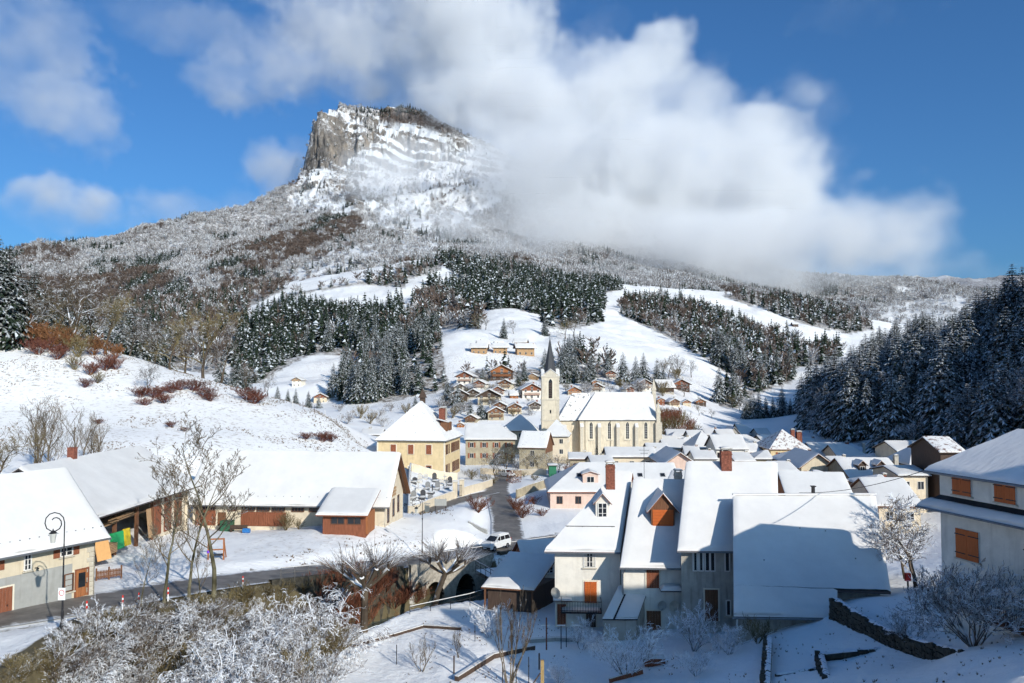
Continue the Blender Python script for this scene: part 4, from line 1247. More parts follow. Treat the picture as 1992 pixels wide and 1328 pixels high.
def snow_patch(mb, q, opn, t, res, seed=0):
    """a layer of snow on a quad; q = eaveL eaveR topR topL; opn = bottom right top left edges that end in the open"""
    q = [np.array(p, float) for p in q]
    lu = max(np.linalg.norm(q[1] - q[0]), np.linalg.norm(q[2] - q[3]))
    lv = max(np.linalg.norm(q[3] - q[0]), np.linalg.norm(q[2] - q[1]))
    def par(L_, o0, o1):
        n = max(2, int(L_ / res))
        a = list(np.linspace(0, 1, n + 1))
        if o0: a += [min(0.10 / L_, .2), min(0.3 / L_, .3)]
        if o1: a += [1 - min(0.10 / L_, .2), 1 - min(0.3 / L_, .3)]
        return np.array(sorted(set(round(v, 5) for v in a)))
    U, V = par(lu, opn[3], opn[1]), par(lv, opn[0], opn[2])
    uu, vv = np.meshgrid(U, V)
    w = [(1 - uu) * (1 - vv), uu * (1 - vv), uu * vv, (1 - uu) * vv]
    P_ = sum(w[k][..., None] * q[k] for k in range(4))
    e = np.full(uu.shape, 9.0)
    if opn[0]: e = np.minimum(e, vv * lv)
    if opn[1]: e = np.minimum(e, (1 - uu) * lu)
    if opn[2]: e = np.minimum(e, (1 - vv) * lv)
    if opn[3]: e = np.minimum(e, uu * lu)
    off = t * (0.35 + 0.65 * sstep(0, 0.3, e)) + fbm(P_[..., 0] * 0.7 + seed, P_[..., 1] * 0.7, 4, 9) * t * 0.38
    edge = fbm(P_[..., 0] * 2.1 + seed * 3, P_[..., 1] * 2.1 + P_[..., 2], 3, 13)
    top = P_.copy(); top[..., 2] += np.maximum(off, 0.02)
    # ragged lower edge
    if opn[0]:
        dv = (q[3] - q[0]) / max(lv, 1e-6)
        k = (vv < 1e-6)[..., None]
        top = np.where(k, top + dv * np.maximum(-0.03, 0.10 + 0.22 * edge)[..., None], top)
    n, m = uu.shape
    b = len(mb.v)
    mb.v.extend(map(tuple, top.reshape(-1, 3)))
    for i in range(n - 1):
        for j in range(m - 1):
            mb.f.append([b + i * m + j, b + i * m + j + 1, b + (i + 1) * m + j + 1, b + (i + 1) * m + j]); mb.m.append(0)
    def skirt(idx):
        base = len(mb.v)
        for (i, j) in idx:
            p = P_[i, j].copy(); p[2] += 0.004
            mb.v.append(tuple(p))
        for k in range(len(idx) - 1):
            a0, a1 = b + idx[k][0] * m + idx[k][1], b + idx[k + 1][0] * m + idx[k + 1][1]
            mb.f.append([a0, base + k, base + k + 1, a1]); mb.m.append(0)
    if opn[0]: skirt([(0, j) for j in range(m)])
    if opn[1]: skirt([(i, m - 1) for i in range(n)])
    if opn[2]: skirt([(n - 1, j) for j in range(m)][::-1])
    if opn[3]: skirt([(i, 0) for i in range(n)][::-1])

class House:
    def __init__(s, name, label, cx, cy, zb, w, d, rz=0.0, shear=0.0, cat='house', group=None, lite=False):
        s.e = empty(name, (cx, cy, zb), math.radians(rz))
        tag(s.e, label, cat, group)
        s.w, s.d, s.k, s.lite = w, d, shear, lite
        s.seed = (cx * 7 + cy * 3) % 100
        s.roofs = []
    def S(s, p):
        return (p[0] + s.k * p[1], p[1], p[2])
    def part(s, name, mb, m, parent=None, smooth=False):
        if s.k: mb.v = [s.S(p) for p in mb.v]
        return mb.build(name, m, parent or s.e, smooth)
    def walls(s, h, m, zr=None, axis='x', low=-1.5, hipL=0, hipR=0, plinth=None):
        mb = MB()
        x, y = s.w / 2, s.d / 2
        mb.box(-x, x, -y, y, low, h)
        if zr is not None:
            if axis == 'x':
                t = (zr - h) / y
                for sx, hp in ((-1, hipL), (1, hipR)):
                    if not hp: mb.add([(sx * x, -y, h), (sx * x, y, h), (sx * x, 0, zr), (sx * (x - .25), -y, h), (sx * (x - .25), y, h), (sx * (x - .25), 0, zr)], [(0, 1, 2), (3, 5, 4), (0, 2, 5, 3), (1, 4, 5, 2)])
            else:
                for sy, hp in ((-1, hipL), (1, hipR)):
                    if not hp: mb.add([(-x, sy * y, h), (x, sy * y, h), (0, sy * y, zr), (-x, sy * (y - .25), h), (x, sy * (y - .25), h), (0, sy * (y - .25), zr)], [(0, 1, 2), (3, 5, 4), (0, 2, 5, 3), (1, 4, 5, 2)])
        s.h, s.zr, s.axis = h, zr, axis
        return s.part('wall', mb, m)
    def planes(s, h, zr, axis, oe, rake, hipL, hipR):
        """roof planes in local coordinates"""
        hl, hw = (s.w / 2, s.d / 2) if axis == 'x' else (s.d / 2, s.w / 2)
        sl = (zr - h) / hw
        ze = h - oe * sl
        aL = -hl - (oe if hipL else rake); aR = hl + (oe if hipR else rake)
        rL = -hl + hipL if hipL else aL
        rR = hl - hipR if hipR else aR
        if rL > rR: rL = rR = (rL + rR) / 2
        b = hw + oe
        T = (lambda a, c, z: (a, c, z)) if axis == 'x' else (lambda a, c, z: (-c, a, z))
        pl = [([T(aL, -b, ze), T(aR, -b, ze), T(rR, 0, zr), T(rL, 0, zr)], (1, not hipR, 0, not hipL)),
              ([T(aR, b, ze), T(aL, b, ze), T(rL, 0, zr), T(rR, 0, zr)], (1, not hipL, 0, not hipR))]
        if hipL: pl.append(([T(aL, b, ze), T(aL, -b, ze), T(rL, 0, zr), T(rL, 0, zr)], (1, 0, 0, 0)))
        if hipR: pl.append(([T(aR, -b, ze), T(aR, b, ze), T(rR, 0, zr), T(rR, 0, zr)], (1, 0, 0, 0)))
        return pl
    def roof(s, h, zr, axis='x', oe=0.5, rake=0.4, hipL=0, hipR=0, um=None, sm=None, th=0.14, snow=0.17, res=None, pl=None, name='roof', gutter=False, parent=None):
        um, sm = um or ROOFM, sm or SNOW_ROOF
        res = res or (1.6 if s.lite else 0.7)
        pl = pl or s.planes(h + th * 1.15, zr + th * 1.15, axis, oe, rake, hipL, hipR)
        r, sn = MB(), MB()
        for q, o in pl:
            t = q
            bt = [(p[0], p[1], p[2] - th) for p in q]
            n = len(r.v)
            r.add(list(t) + bt, [(0, 1, 2, 3), (7, 6, 5, 4), (0, 4, 5, 1), (1, 5, 6, 2), (2, 6, 7, 3), (3, 7, 4, 0)])
            snow_patch(sn, q, o, snow, res, s.seed)
        ro = s.part(name, r, um, parent)
        if s.k: sn.v = [s.S(p) for p in sn.v]
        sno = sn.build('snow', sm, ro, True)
        if gutter:
            q = pl[0][0]
            g = MB()
            a, c = q[0], q[1]
            g.tube([(a[0], a[1] - 0.07, a[2] - 0.08), (c[0], c[1] - 0.07, c[2] - 0.08)], [0.075, 0.075], 6)
            s.part('gutter', g, METAL, ro)
        s.pl = pl
        return ro
    def hooks(s, ro, n, v=0.16, plane=0):
        """little snow hooks standing out of the snow near the eave"""
        q = [np.array(p) for p in s.pl[plane][0]]
        me = cached('snow hook', lambda: MB().box(-.035, .035, -.02, .02, 0, .26).box(-.05, .05, -.035, -.02, .14, .26).mesh('snow_hook', METAL))
        for i in range(n):
            u = (i + 0.5) / n
            p = (q[0] * (1 - u) + q[1] * u) * (1 - v) + (q[3] * (1 - u) + q[2] * u) * v
            o = obj('snow_hook', me, ro, s.S(tuple(p)))
    def face(s, f, u, z, off=0.0):
        x, y = s.w / 2, s.d / 2
        p = {'f': (u, -y - off, z), 'b': (-u, y + off, z), 'r': (x + off, u, z), 'l': (-x - off, -u, z)}[f]
        r = {'f': 0, 'b': math.pi, 'r': math.pi / 2, 'l': -math.pi / 2}[f]
        if f in 'rl' and s.k: r -= math.atan(s.k)
        return s.S(p), r
    def window(s, f, u, z, w, h, shut=None, sm=None, fm=None, surr=None, nx=2, ny=3, sill=True, curtain=False, parent=None, pos=None, hinges=False, lite=None):
        lite = s.lite if lite is None else lite
        fm = fm or FRAMEW
        loc, r = pos or s.face(f, u, z)
        key = ('win', round(w, 2), round(h, 2), fm.name, surr.name if surr else 0, nx, ny, lite, curtain)
        def pane():
            mb = MB()
            mb.box(-w / 2, w / 2, -0.025, 0.05, -h / 2, h / 2, 0)
            ms = [GLASS]
            if lite:
                b = 0.05 * max(1, w)
                for k in range(nx + 1):
                    x = -w / 2 + w * k / nx; mb.box(x - b / 2, x + b / 2, -0.06, 0, -h / 2, h / 2, 1)
                mb.box(-w / 2, w / 2, -0.055, 0, h / 2 - b, h / 2, 1); mb.box(-w / 2, w / 2, -0.055, 0, -h / 2, -h / 2 + b, 1)
                ms.append(fm)
            return mb.mesh('window', ms)
        o = obj('window', cached(key, pane), parent or s.e, loc, r)
        if not lite:
            def frame():
                mb = MB(); b = 0.07
                mb.box(-w / 2 - .02, -w / 2 + b, -.08, 0.04, -h / 2, h / 2).box(w / 2 - b, w / 2 + .02, -.08, 0.04, -h / 2, h / 2)
                mb.box(-w / 2 + b, w / 2 - b, -.08, 0.04, h / 2 - b, h / 2 + .02).box(-w / 2 + b, w / 2 - b, -.08, 0.04, -h / 2 - .02, -h / 2 + b)
                for k in range(1, nx):
                    x = -w / 2 + w * k / nx; mb.box(x - .035, x + .035, -.07, 0.03, -h / 2 + b, h / 2 - b)
                for k in range(1, ny):
                    z_ = -h / 2 + h * k / ny; mb.box(-w / 2 + b, w / 2 - b, -.055, 0.02, z_ - .02, z_ + .02)
                return mb.mesh('frame', fm)
            obj('frame', cached(key + ('f',), frame), o)
            if sill: obj('sill', cached(('sill', round(w, 2), round(h, 2)), lambda: MB().box(-w / 2 - .12, w / 2 + .12, -.16, .02, -h / 2 - .12, -h / 2 - .03).mesh('sill', STONE)), o)
            if curtain: obj('curtain', cached(('cur', round(w, 2), round(h, 2)), lambda: MB().box(-w / 2 + .08, -w / 2 + w * .3, -.035, -.027, -h / 2 + .1, h / 2 - .08).box(w / 2 - w * .3, w / 2 - .08, -.035, -.027, -h / 2 + .1, h / 2 - .08).mesh('curtain', CURTAIN)), o)
        if surr:
            def su():
                b = 0.16; mb = MB()
                mb.box(-w / 2 - b, -w / 2 - .02, -.035, .04, -h / 2 - b * .6, h / 2 + b).box(w / 2 + .02, w / 2 + b, -.035, .04, -h / 2 - b * .6, h / 2 + b)
                mb.box(-w / 2 - .02, w / 2 + .02, -.035, .04, h / 2 + .02, h / 2 + b).box(-w / 2 - .02, w / 2 + .02, -.035, .04, -h / 2 - b * .6, -h / 2 - .02)
                return mb.mesh('surround', surr)
            obj('surround', cached(('sur', round(w, 2), round(h, 2), surr.name), su), o)
        if shut:
            sm = sm or BRSHUT
            lw = w / 2
            def leaf():
                mb = MB(); n = 4 if not lite else 1
                for k in range(n):
                    g = 0.006 if n > 1 else 0
                    mb.box(-lw / 2 + lw * k / n + g, -lw / 2 + lw * (k + 1) / n - g, -.022, .022, -h / 2 - .02, h / 2 + .02, 0)
                if hinges:
                    for zz in (-h * .32, h * .32): mb.box(-lw / 2 - .06, lw / 2 - .1, -.034, -.022, zz - .03, zz + .03, 1)
                return mb.mesh('shutter', [sm, IRON])
            me = cached(('leaf', round(lw, 2), round(h, 2), sm.name, lite, hinges), leaf)
            if shut == 'closed':
                obj('shutter', me, o, (-lw / 2 - .004, -.11, 0)); q = obj('shutter', me, o, (lw / 2 + .004, -.11, 0)); q.rotation_euler = (0, math.pi, 0)
            elif shut == 'one':
                obj('shutter', me, o, (w / 2 + lw / 2 + .03, -.05, 0))
            else:
                obj('shutter', me, o, (-w / 2 - lw / 2 - .03, -.05, 0)); obj('shutter', me, o, (w / 2 + lw / 2 + .03, -.05, 0))
        return o
    def door(s, f, u, z0, w, h, m, fm=None, glass=False, name='door', panels=True):
        loc, r = s.face(f, u, z0)
        fm = fm or SURR
        def dr():
            mb = MB(); n = max(2, int(w / 0.22))
            for k in range(n): mb.box(-w / 2 + w * k / n + .005, -w / 2 + w * (k + 1) / n - .005, -.05, .03, 0, h)
            return mb.mesh(name, m)
        o = obj(name, cached((name, round(w, 2), round(h, 2), m.name), dr), s.e, loc, r)
        obj('frame', cached(('dframe', round(w, 2), round(h, 2), fm.name), lambda: MB().box(-w / 2 - .12, -w / 2 - .005, -.07, .03, 0, h + .12).box(w / 2 + .005, w / 2 + .12, -.07, .03, 0, h + .12).box(-w / 2 - .005, w / 2 + .005, -.07, .03, h + .005, h + .12).mesh('frame', fm)), o)
        if glass: obj('pane', cached(('dglass', round(w, 2), round(h, 2)), lambda: MB().box(-w * .3, w * .3, -.062, -.051, h * .35, h * .9).mesh('pane', GLASS)), o)
        obj('handle', cached('handle', lambda: MB().box(-.02, .02, -.12, -.05, -.06, .06).mesh('handle', IRON)), o, (w * .36, 0, 1.0))
        return o
    def chimney(s, x, y, w, d, z0, z1, m=None, pots=False, cap=True, snow=True):
        m = m or BRICK
        mb = MB(); mb.box(-w / 2, w / 2, -d / 2, d / 2, z0, z1)
        if not s.lite:
            mb.box(-w / 2 - .04, w / 2 + .04, -d / 2 - .04, d / 2 + .04, z1 - .34, z1 - .22)
        o = obj('chimney', mb.mesh('chimney', m), s.e, s.S((x, y, 0)))
        if cap:
            c = MB()
            for sx in (-1, 1):
                for sy in (-1, 1): c.box(sx * w * .38 - .05, sx * w * .38 + .05, sy * d * .38 - .05, sy * d * .38 + .05, z1, z1 + .2)
            c.box(-w / 2 - .06, w / 2 + .06, -d / 2 - .06, d / 2 + .06, z1 + .2, z1 + .27)
            c.build('cap', CONC, o)
        if snow:
            zt = z1 + (.274 if cap else .004)
            sn = MB(); snow_patch(sn, [(-w / 2, -d / 2, zt), (w / 2, -d / 2, zt), (w / 2, d / 2, zt), (-w / 2, d / 2, zt)], (1, 1, 1, 1), .12, .4)
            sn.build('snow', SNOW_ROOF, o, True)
        return o
    def dormer(s, x, yf, z0, w, hw, hp, dep, m, sm=None, win=None, wm=None, oe=0.25, rm=None, closed=None):
        """gabled dormer: front at local y=yf, eaves at z0+hw, peak z0+hp"""
        mb = MB()
        mb.prism([(-w / 2, z0), (w / 2, z0), (w / 2, z0 + hw), (0, z0 + hp), (-w / 2, z0 + hw)], 'y', yf, yf + dep)
        o = obj('dormer', mb.mesh('dormer', m), s.e, s.S((x, 0, 0)))
        sl = (hp - hw) / (w / 2)
        r, sn = MB(), MB()
        ze = z0 + hw - oe * sl; b = w / 2 + oe; y0, y1 = yf - .3, yf + dep
        for q in ([(-b, y1, ze + .1), (-b, y0, ze + .1), (0, y0, z0 + hp + .1), (0, y1, z0 + hp + .1)], [(b, y0, ze + .1), (b, y1, ze + .1), (0, y1, z0 + hp + .1), (0, y0, z0 + hp + .1)]):
            bt = [(p[0], p[1], p[2] - .09) for p in q]
            r.add(list(q) + bt, [(0, 1, 2, 3), (7, 6, 5, 4), (0, 4, 5, 1), (1, 5, 6, 2), (2, 6, 7, 3), (3, 7, 4, 0)])
        snow_patch(sn, [(-b, y1, ze + .1), (-b, y0, ze + .1), (0, y0, z0 + hp + .1), (0, y1, z0 + hp + .1)], (1, 1, 0, 0), .12, .5)
        snow_patch(sn, [(b, y0, ze + .1), (b, y1, ze + .1), (0, y1, z0 + hp + .1), (0, y0, z0 + hp + .1)], (1, 0, 0, 1), .12, .5)
        r.build('dormer_roof', rm or REDWOOD, o)
        sn.build('snow', SNOW_ROOF, o, True)
        if win:
            ww, hh = win
            s.window('f', 0, 0, ww, hh, fm=wm or FRAMEW, parent=o, pos=((0, yf, z0 + .12 + hh / 2), 0), sill=False)
        if closed:
            c = MB(); n = 7
            ww, hh = closed[:2]
            for k in range(n): c.box(-ww / 2, ww / 2, yf - .05, yf + .01, z0 + .1 + hh * k / n + .008, z0 + .1 + hh * (k + 1) / n - .008)
            c.build('roller_shutter', closed[2], o)
        return o
    def balcony(s, f, u, z, w, out, m, bars=True, h=0.95):
        loc, r = s.face(f, u, z)
        mb = MB(); mb.box(-w / 2, w / 2, -out, 0.02, -.12, 0)
        o = obj('balcony', mb.mesh('balcony', m), s.e, loc, r)
        rl = MB()
        rl.box(-w / 2, w / 2, -out, -out + .06, h - .06, h).box(-w / 2, -w / 2 + .06, -out + .06, 0, h - .06, h).box(w / 2 - .06, w / 2, -out + .06, 0, h - .06, h)
        rl.box(-w / 2, w / 2, -out + .01, -out + .05, .1, .15)
        n = max(3, int(w / (.14 if not s.lite else .5)))
        for k in range(n + 1):
            x = -w / 2 + .03 + (w - .06) * k / n; b = .018 if not s.lite else .12
            rl.box(x - b, x + b, -out + .015, -out + .045, .004, h - .064)
        rl.build('railing', m, o)
        return o

def cw(px, Y):
    return xa(px, Y)
# ------------------------------------------------------------------ the near buildings
# -- left house with the lamp shadow on it
th = math.radians(61.4)
C = Vector((-33.3, 64.2)); ax = Vector((math.cos(th), math.sin(th))); inn = Vector((-math.sin(th), math.cos(th)))
c0 = C - ax * 7 + inn * 5
A = House('roadside_house', 'cream and grey roadside house with snowy roof at left edge of the picture', c0.x, c0.y, 5.4, 14, 10, 61.4)
A.walls(5.0, CREAM, 9.3, 'x')
ro = A.roof(5.0, 9.3, 'x', oe=0.9, rake=0.8, snow=0.22, gutter=True)
A.hooks(ro, 22, 0.13)
gp = MB(); gp.box(-7.03, 5.2, -5.04, -4.9, -1, 2.75).build('grey_base', GREYR, A.e)
q = MB()
for k in range(13):
    w_ = 0.62 if k % 2 else 0.42
    me = cached(('quoin', w_), lambda: MB().box(-w_, .05, -.05, .05, 0, .36).box(-.05, .05, -.05, w_ * .8, 0, .36).mesh('quoin', STONE))
    obj('quoin', me, A.e, (7.0, -5.0, -0.1 + k * 0.385))
A.window('f', 4.7 - 7 + 7 - 0.0, 3.95, 1.0, 1.05, shut='open', sm=BRSHUT)
A.window('f', 1.75, 3.75, 0.55, 1.6, ny=4)
A.window('f', -0.95, 3.9, 1.0, 1.05, shut='open', sm=BRSHUT)
A.window('f', -4.3, 3.9, 1.0, 1.05, shut='open', sm=BRSHUT)
A.door('f', 6.0, 0.05, 0.95, 2.05, ORANGEWOOD, fm=REDWOOD, glass=True)
A.window('f', 4.95, 1.35, 0.75, 1.35, fm=FRAMEB, surr=SURR, nx=1)
gd = A.door('f', -0.6, -0.25, 2.6, 2.3, REDWOOD, fm=SURR, name='garage_door')
MB().tube([(0, 0, 0), (0, -.35, .1), (0, -.35, -.05)], [.03, .03, .12], 6).build('wall_lamp', IRON, A.e, loc=(2.3, -5.02, 3.0))

# -- open timber barn behind it
B = House('open_barn', 'open fronted timber barn full of planks behind the roadside house', -46.0, 87.0, 5.3, 22, 12.5, 88)
mb = MB()
mb.box(-11, 11, 5.9, 6.25, -1.5, 4.7).box(-11, -10.7, -6.2, 5.9, -1.5, 4.7).box(10.7, 11, -6.2, 5.9, -1.5, 4.7)
mb.box(2.2, 10.7, -6.0, -5.75, -1.0, 4.7)
mb.build('wall', BEIGE, B.e)
ro = B.roof(4.7, 8.6, 'x', oe=1.2, rake=0.6, snow=0.22)
for x in (-10.2, -5.6, -1.2, 2.2):
    p = MB(); p.box(x - .16, x + .16, -6.25, -5.93, -1, 4.65)
    p.build('post', BROWNWOOD, B.e)
    br = MB(); br.bar((x, -6.1, 3.2), (x + 1.2, -6.1, 4.5), .16).bar((x, -6.1, 3.2), (x - 1.2, -6.1, 4.5), .16); br.build('brace', BROWNWOOD, B.e)
MB().box(-10.7, 2.2, -6.2, -5.9, 4.4, 4.66).build('beam', BROWNWOOD, B.e)
MB().box(-10.5, 2.0, -5.5, 2, 2.5, 2.7).build('loft', HONEYWOOD, B.e)
for u, w_, m_ in ((3.6, 1.5, REDWOOD), (6.0, 1.7, REDWOOD), (8.6, 1.8, BROWNWOOD)):
    o = MB()
    for k in range(7): o.box(u - w_ / 2 + w_ * k / 7 + .008, u - w_ / 2 + w_ * (k + 1) / 7 - .008, -6.12, -6.02, -.3, 2.9)
    o.build('door', m_, B.e)
for u in (3.6, 6.0, 8.6):
    o = MB().box(u - .8, u + .8, -6.1, -6.02, 3.1, 4.2); o.build('hatch', REDWOOD, B.e)
# planks and gear stored in the barn
rr = random.Random(3)
for i in range(9):
    m = MB(); L_ = rr.uniform(2.5, 4)
    m.box(-L_ / 2, L_ / 2, -.12, .12, 0, .06)
    o = m.build('plank', HONEYWOOD); p = Vector((-39.7 + rr.uniform(-.6, .3), 80 + rr.uniform(-2.5, 4), 8.05 + 0.065 * i))
    o.location = p; o.rotation_euler = (0, 0, math.pi / 2 + rr.uniform(-.08, .08))
    tag(o, 'long pale plank stacked in the loft of the open barn', 'plank', 'planks in the barn loft')
def slab(name, label, cat, loc, w, h, m, rz, tilt, t=0.05, group=None):
    o = MB().box(-w / 2, w / 2, -t / 2, t / 2, 0, h).build(name, m)
    o.location = loc; o.rotation_euler = (tilt, 0, rz)
    return tag(o, label, cat, group)
PLY = mat('orange plywood', (0.66, 0.36, 0.14), rough=0.7, var=0.08)
GREENP = mat('green plastic', (0.02, 0.30, 0.10), rough=0.5, var=0.1)
YELLOWP = mat('yellow plastic', (0.62, 0.45, 0.03), rough=0.5, var=0.1)
slab('plywood_sheet', 'large orange plywood sheet leaning at the corner of the open barn', 'sheet', (-38.4, 76.0, 5.4), 1.6, 1.9, PLY, math.radians(70), -.28)
slab('plank_board', 'tall pale boards leaning against the barn doors', 'boards', (-39.1, 87.2, 5.3), 0.9, 3.1, HONEYWOOD, math.radians(85), -.12)
slab('green_sheet', 'bright green sheet standing in the open barn', 'sheet', (-39.3, 80.3, 5.5), 1.7, 1.7, GREENP, math.radians(80), -.1, 0.3)
slab('yellow_sheet', 'bright yellow sheet standing in the open barn beside the green sheet', 'sheet', (-39.25, 82.2, 5.5), 0.9, 1.7, YELLOWP, math.radians(85), -.1, 0.3)
o = MB()
for k in range(6): o.box(-1.1, 1.1, -.5, .5, k * .16, k * .16 + .1)
o = o.build('pallet_stack', HONEYWOOD); o.location = (-39.4, 78.2, 5.5); o.rotation_euler = (0, 0, 1.5); tag(o, 'stack of timber pallets at the front of the open barn', 'pallets')

# -- long barn with the snowy roof
Cb = House('long_barn', 'long low barn with big snowy roof and brown boarded front facing the yard', -28.6, 109.6, 3.6, 25.4, 11.2, -4.5, cat='barn')
Cb.walls(3.25, BEIGE, 8.6, 'x')
ro = Cb.roof(3.25, 8.6, 'x', oe=0.9, rake=0.9, snow=0.22, gutter=True, um=BROWNWOOD)
Cb.hooks(ro, 24, 0.14)
MB().box(-12.7, 12.6, -5.66, -5.6, 2.72, 3.2).build('fascia', BROWNWOOD, Cb.e)
def panelfront(u0, u1, z0, z1, m_):
    o = MB(); n = max(3, int((u1 - u0) / .3))
    for k in range(n): o.box(u0 + (u1 - u0) * k / n + .008, u0 + (u1 - u0) * (k + 1) / n - .008, -5.69, -5.58, z0, z1)
    return o.build('boarding', m_, Cb.e)
panelfront(-12.3, -9.6, -.2, 1.75, REDWOOD); panelfront(-6.2, -.2, -.2, 1.6, REDWOOD); panelfront(4.9, 7.8, -.2, 2.75, REDWOOD); panelfront(-9.3, -8.2, -.2, 1.5, BROWNWOOD)
for u, w_ in ((-11.6, 1.3), (-10.3, 1.3), (-7.3, 1.2), (-5.2, 1.7), (-3.2, 1.7), (-1.2, 1.7), (1.4, 1.6), (3.7, 1.6), (6.2, 1.9)):
    Cb.window('f', u, 2.2, w_, 0.95, fm=FRAMEB, nx=4, ny=1, sill=False, pos=((u, -5.7, 2.2), 0))
Cb.window('r', -3.6, 1.3, 1.2, 2.3, fm=FRAMEB, nx=1, ny=2, surr=SURR)
Cb.window('r', -.6, 1.6, 1.2, 2.3, fm=FRAMEB, nx=1, ny=2, surr=SURR)
Cb.window('r', 2.3, 1.7, 1.2, 2.3, fm=FRAMEB, nx=1, ny=2, surr=SURR)
Cb.window('r', -.4, 5.8, .9, 1.6, fm=FRAMEB, nx=1, ny=2)
sg = MB()
for k in range(3): sg.box(12.72, 12.78, -1.2, 1.0 - .2 * (k == 2), 3.95 - k * .42, 4.25 - k * .42)
sg.build('sign_board', HONEYWOOD, Cb.e)
# boarded dark gable overhang
gb = MB(); gb.prism([(5.4, 2.9), (6.4, 2.2), (.2, 8.55), (-.2, 8.55)], 'x', 12.95, 13.05); gb.build('barge_board', DARKWOOD, Cb.e)
# porch
D = House('wooden_porch', 'red brown wooden porch with snowy lean-to roof in front of the long barn', xa(676, 98) , 99.3, 4.0, 5.3, 3.6, -4.5, cat='porch')
D.walls(2.0, REDWOOD, None)
D.roof(0, 0, pl=[([(-3.3, -2.6, 2.05), (3.1, -2.6, 2.05), (3.3, 3.0, 4.4), (-3.1, 3.0, 4.4)], (1, 1, 0, 1))], snow=0.2, um=REDWOOD)
D.window('f', -.8, 1.3, 1.7, .9, fm=FRAMEB, nx=2, ny=1, sill=False); D.window('f', 1.25, 1.3, 1.7, .9, fm=FRAMEB, nx=2, ny=1, sill=False)
rs = MB().box(2.66, 2.9, -1.75, 1.7, -.3, 2.2); rs.build('door', ORANGEWOOD, D.e)

# -- yellow town hall
E = House('yellow_hall', 'big yellow two storey building with steep speckled hipped roof and bell turret', -21.2, 186.0, 0.6, 15.2, 16.5, -8, cat='building')
E.walls(8.6, YELLOW)
ro = E.roof(8.6, 16.4, 'y', oe=0.6, hipL=7.4, hipR=7.4, sm=SNOW_THIN, gutter=False, snow=0.14)
g = MB(); g.box(-8.3, 8.3, -8.98, -8.85, 8.05, 8.2).box(8.15, 8.3, -8.8, 8.9, 8.05, 8.2); g.build('gutter', METAL, E.e)
for sx in (-7.62, 7.62): MB().box(sx - .3, sx + .05, -8.29, -8.2, -.5, 8.4).build('corner_band', SURR, E.e)
for x in (-4.1, -.1, 4.0):
    E.window('f', x, 6.2, 1.2, 2.0, shut='closed', sm=BRSHUT, surr=SURR)
E.window('f', -.1, 1.5, 1.2, 2.0, shut='one', sm=BRSHUT, surr=SURR); E.window('f', -4.1, 1.5, 1.2, 2.0, shut='one', sm=BRSHUT, surr=SURR)
E.door('f', 4.0, 0.1, 1.25, 2.6, REDWOOD, glass=True)
for i, y in enumerate((-7, -5.9, -4.1, -1.4, -.2, 1.0, 2.3, 3.7, 5.1, 6.5)):
    E.window('r', y, 6.1, .85, 2.1, fm=FRAMEB, nx=1, ny=2)
    if i not in (3,): E.window('r', y, 1.6, .85, 2.3, fm=FRAMEB, nx=1, ny=2)
E.chimney(5.2, -.6, 1.2, 1.6, 10.5, 15.0); E.chimney(5.2, 1.2, 1.2, 1.6, 10.5, 15.0, CONC)
for y in (-2.2, 2.0):
    E.dormer(0, 0, 0, .1, .1, .12, .1, BROWNWOOD) if False else None
dm = MB(); dm.box(5.4, 7.0, -3.0, -1.6, 10.0, 11.9).box(5.4, 7.0, .2, 1.6, 10.0, 11.9); dm.build('roof_hatch', BROWNWOOD, E.e)
sn = MB()
for y in (-3.0, .2): snow_patch(sn, [(7.2, y - .15, 11.92), (7.2, y + 1.55, 11.92), (4.6, y + 1.55, 12.6), (4.6, y - .15, 12.6)], (1, 1, 0, 1), .14, .5)
sn.build('hatch_snow', SNOW_ROOF, E.e, True)
tu = MB(); tu.box(-.55, .55, 1.0, 2.1, 15.4, 17.4); tu.build('turret', DARKWOOD, E.e)
tr = MB(); tr.add([(-.85, .7, 17.4), (.85, .7, 17.4), (.85, 2.4, 17.4), (-.85, 2.4, 17.4), (0, 1.55, 19.6)], [(0, 1, 4), (1, 2, 4), (2, 3, 4), (3, 0, 4), (3, 2, 1, 0)]); tr.build('turret_roof', DARKWOOD, E.e)

# -- church
CH = House('church', 'cream village church with long snowy nave roof and tall lancet windows', 30.2, 234.7, 0.0, 21.8, 13.5, 0, cat='church')
CH.walls(11.0, CHURCH, 18.2, 'x', hipL=5.2)
ro = CH.roof(11.0, 18.2, 'x', oe=0.45, rake=0.15, hipL=5.2, um=SLATE, snow=0.16)
CH.hooks(ro, 9, .4)
def lancet(w, h, m_, d0, d1, segs=6):
    pts = [(-w / 2, 0), (w / 2, 0), (w / 2, h - w * .9)]
    for k in range(1, segs): 
        t = k / segs; pts.append((w / 2 * (1 - t ** 1.6), h - w * .9 + w * .9 * t ** .75))
    pts.append((0, h))
    for k in range(segs - 1, 0, -1):
        t = k / segs; pts.append((-w / 2 * (1 - t ** 1.6), h - w * .9 + w * .9 * t ** .75))
    pts.append((-w / 2, h - w * .9))
    return MB().prism(pts, 'y', d0, d1).mesh('window', m_)
lw, lh = .85, 4.7
lm = lancet(lw, lh, GLASS, -.06, .02)
ls = lancet(lw + .7, lh + .5, SURR, -.035, .02)
lb = MB()
for k in range(1, 8): lb.box(-lw / 2, lw / 2, -.075, -.06, lh * .84 * k / 8, lh * .84 * k / 8 + .05)
lb.box(-.025, .025, -.08, -.06, 0, lh * .95)
lb = lb.mesh('glazing_bars', FRAMEW)
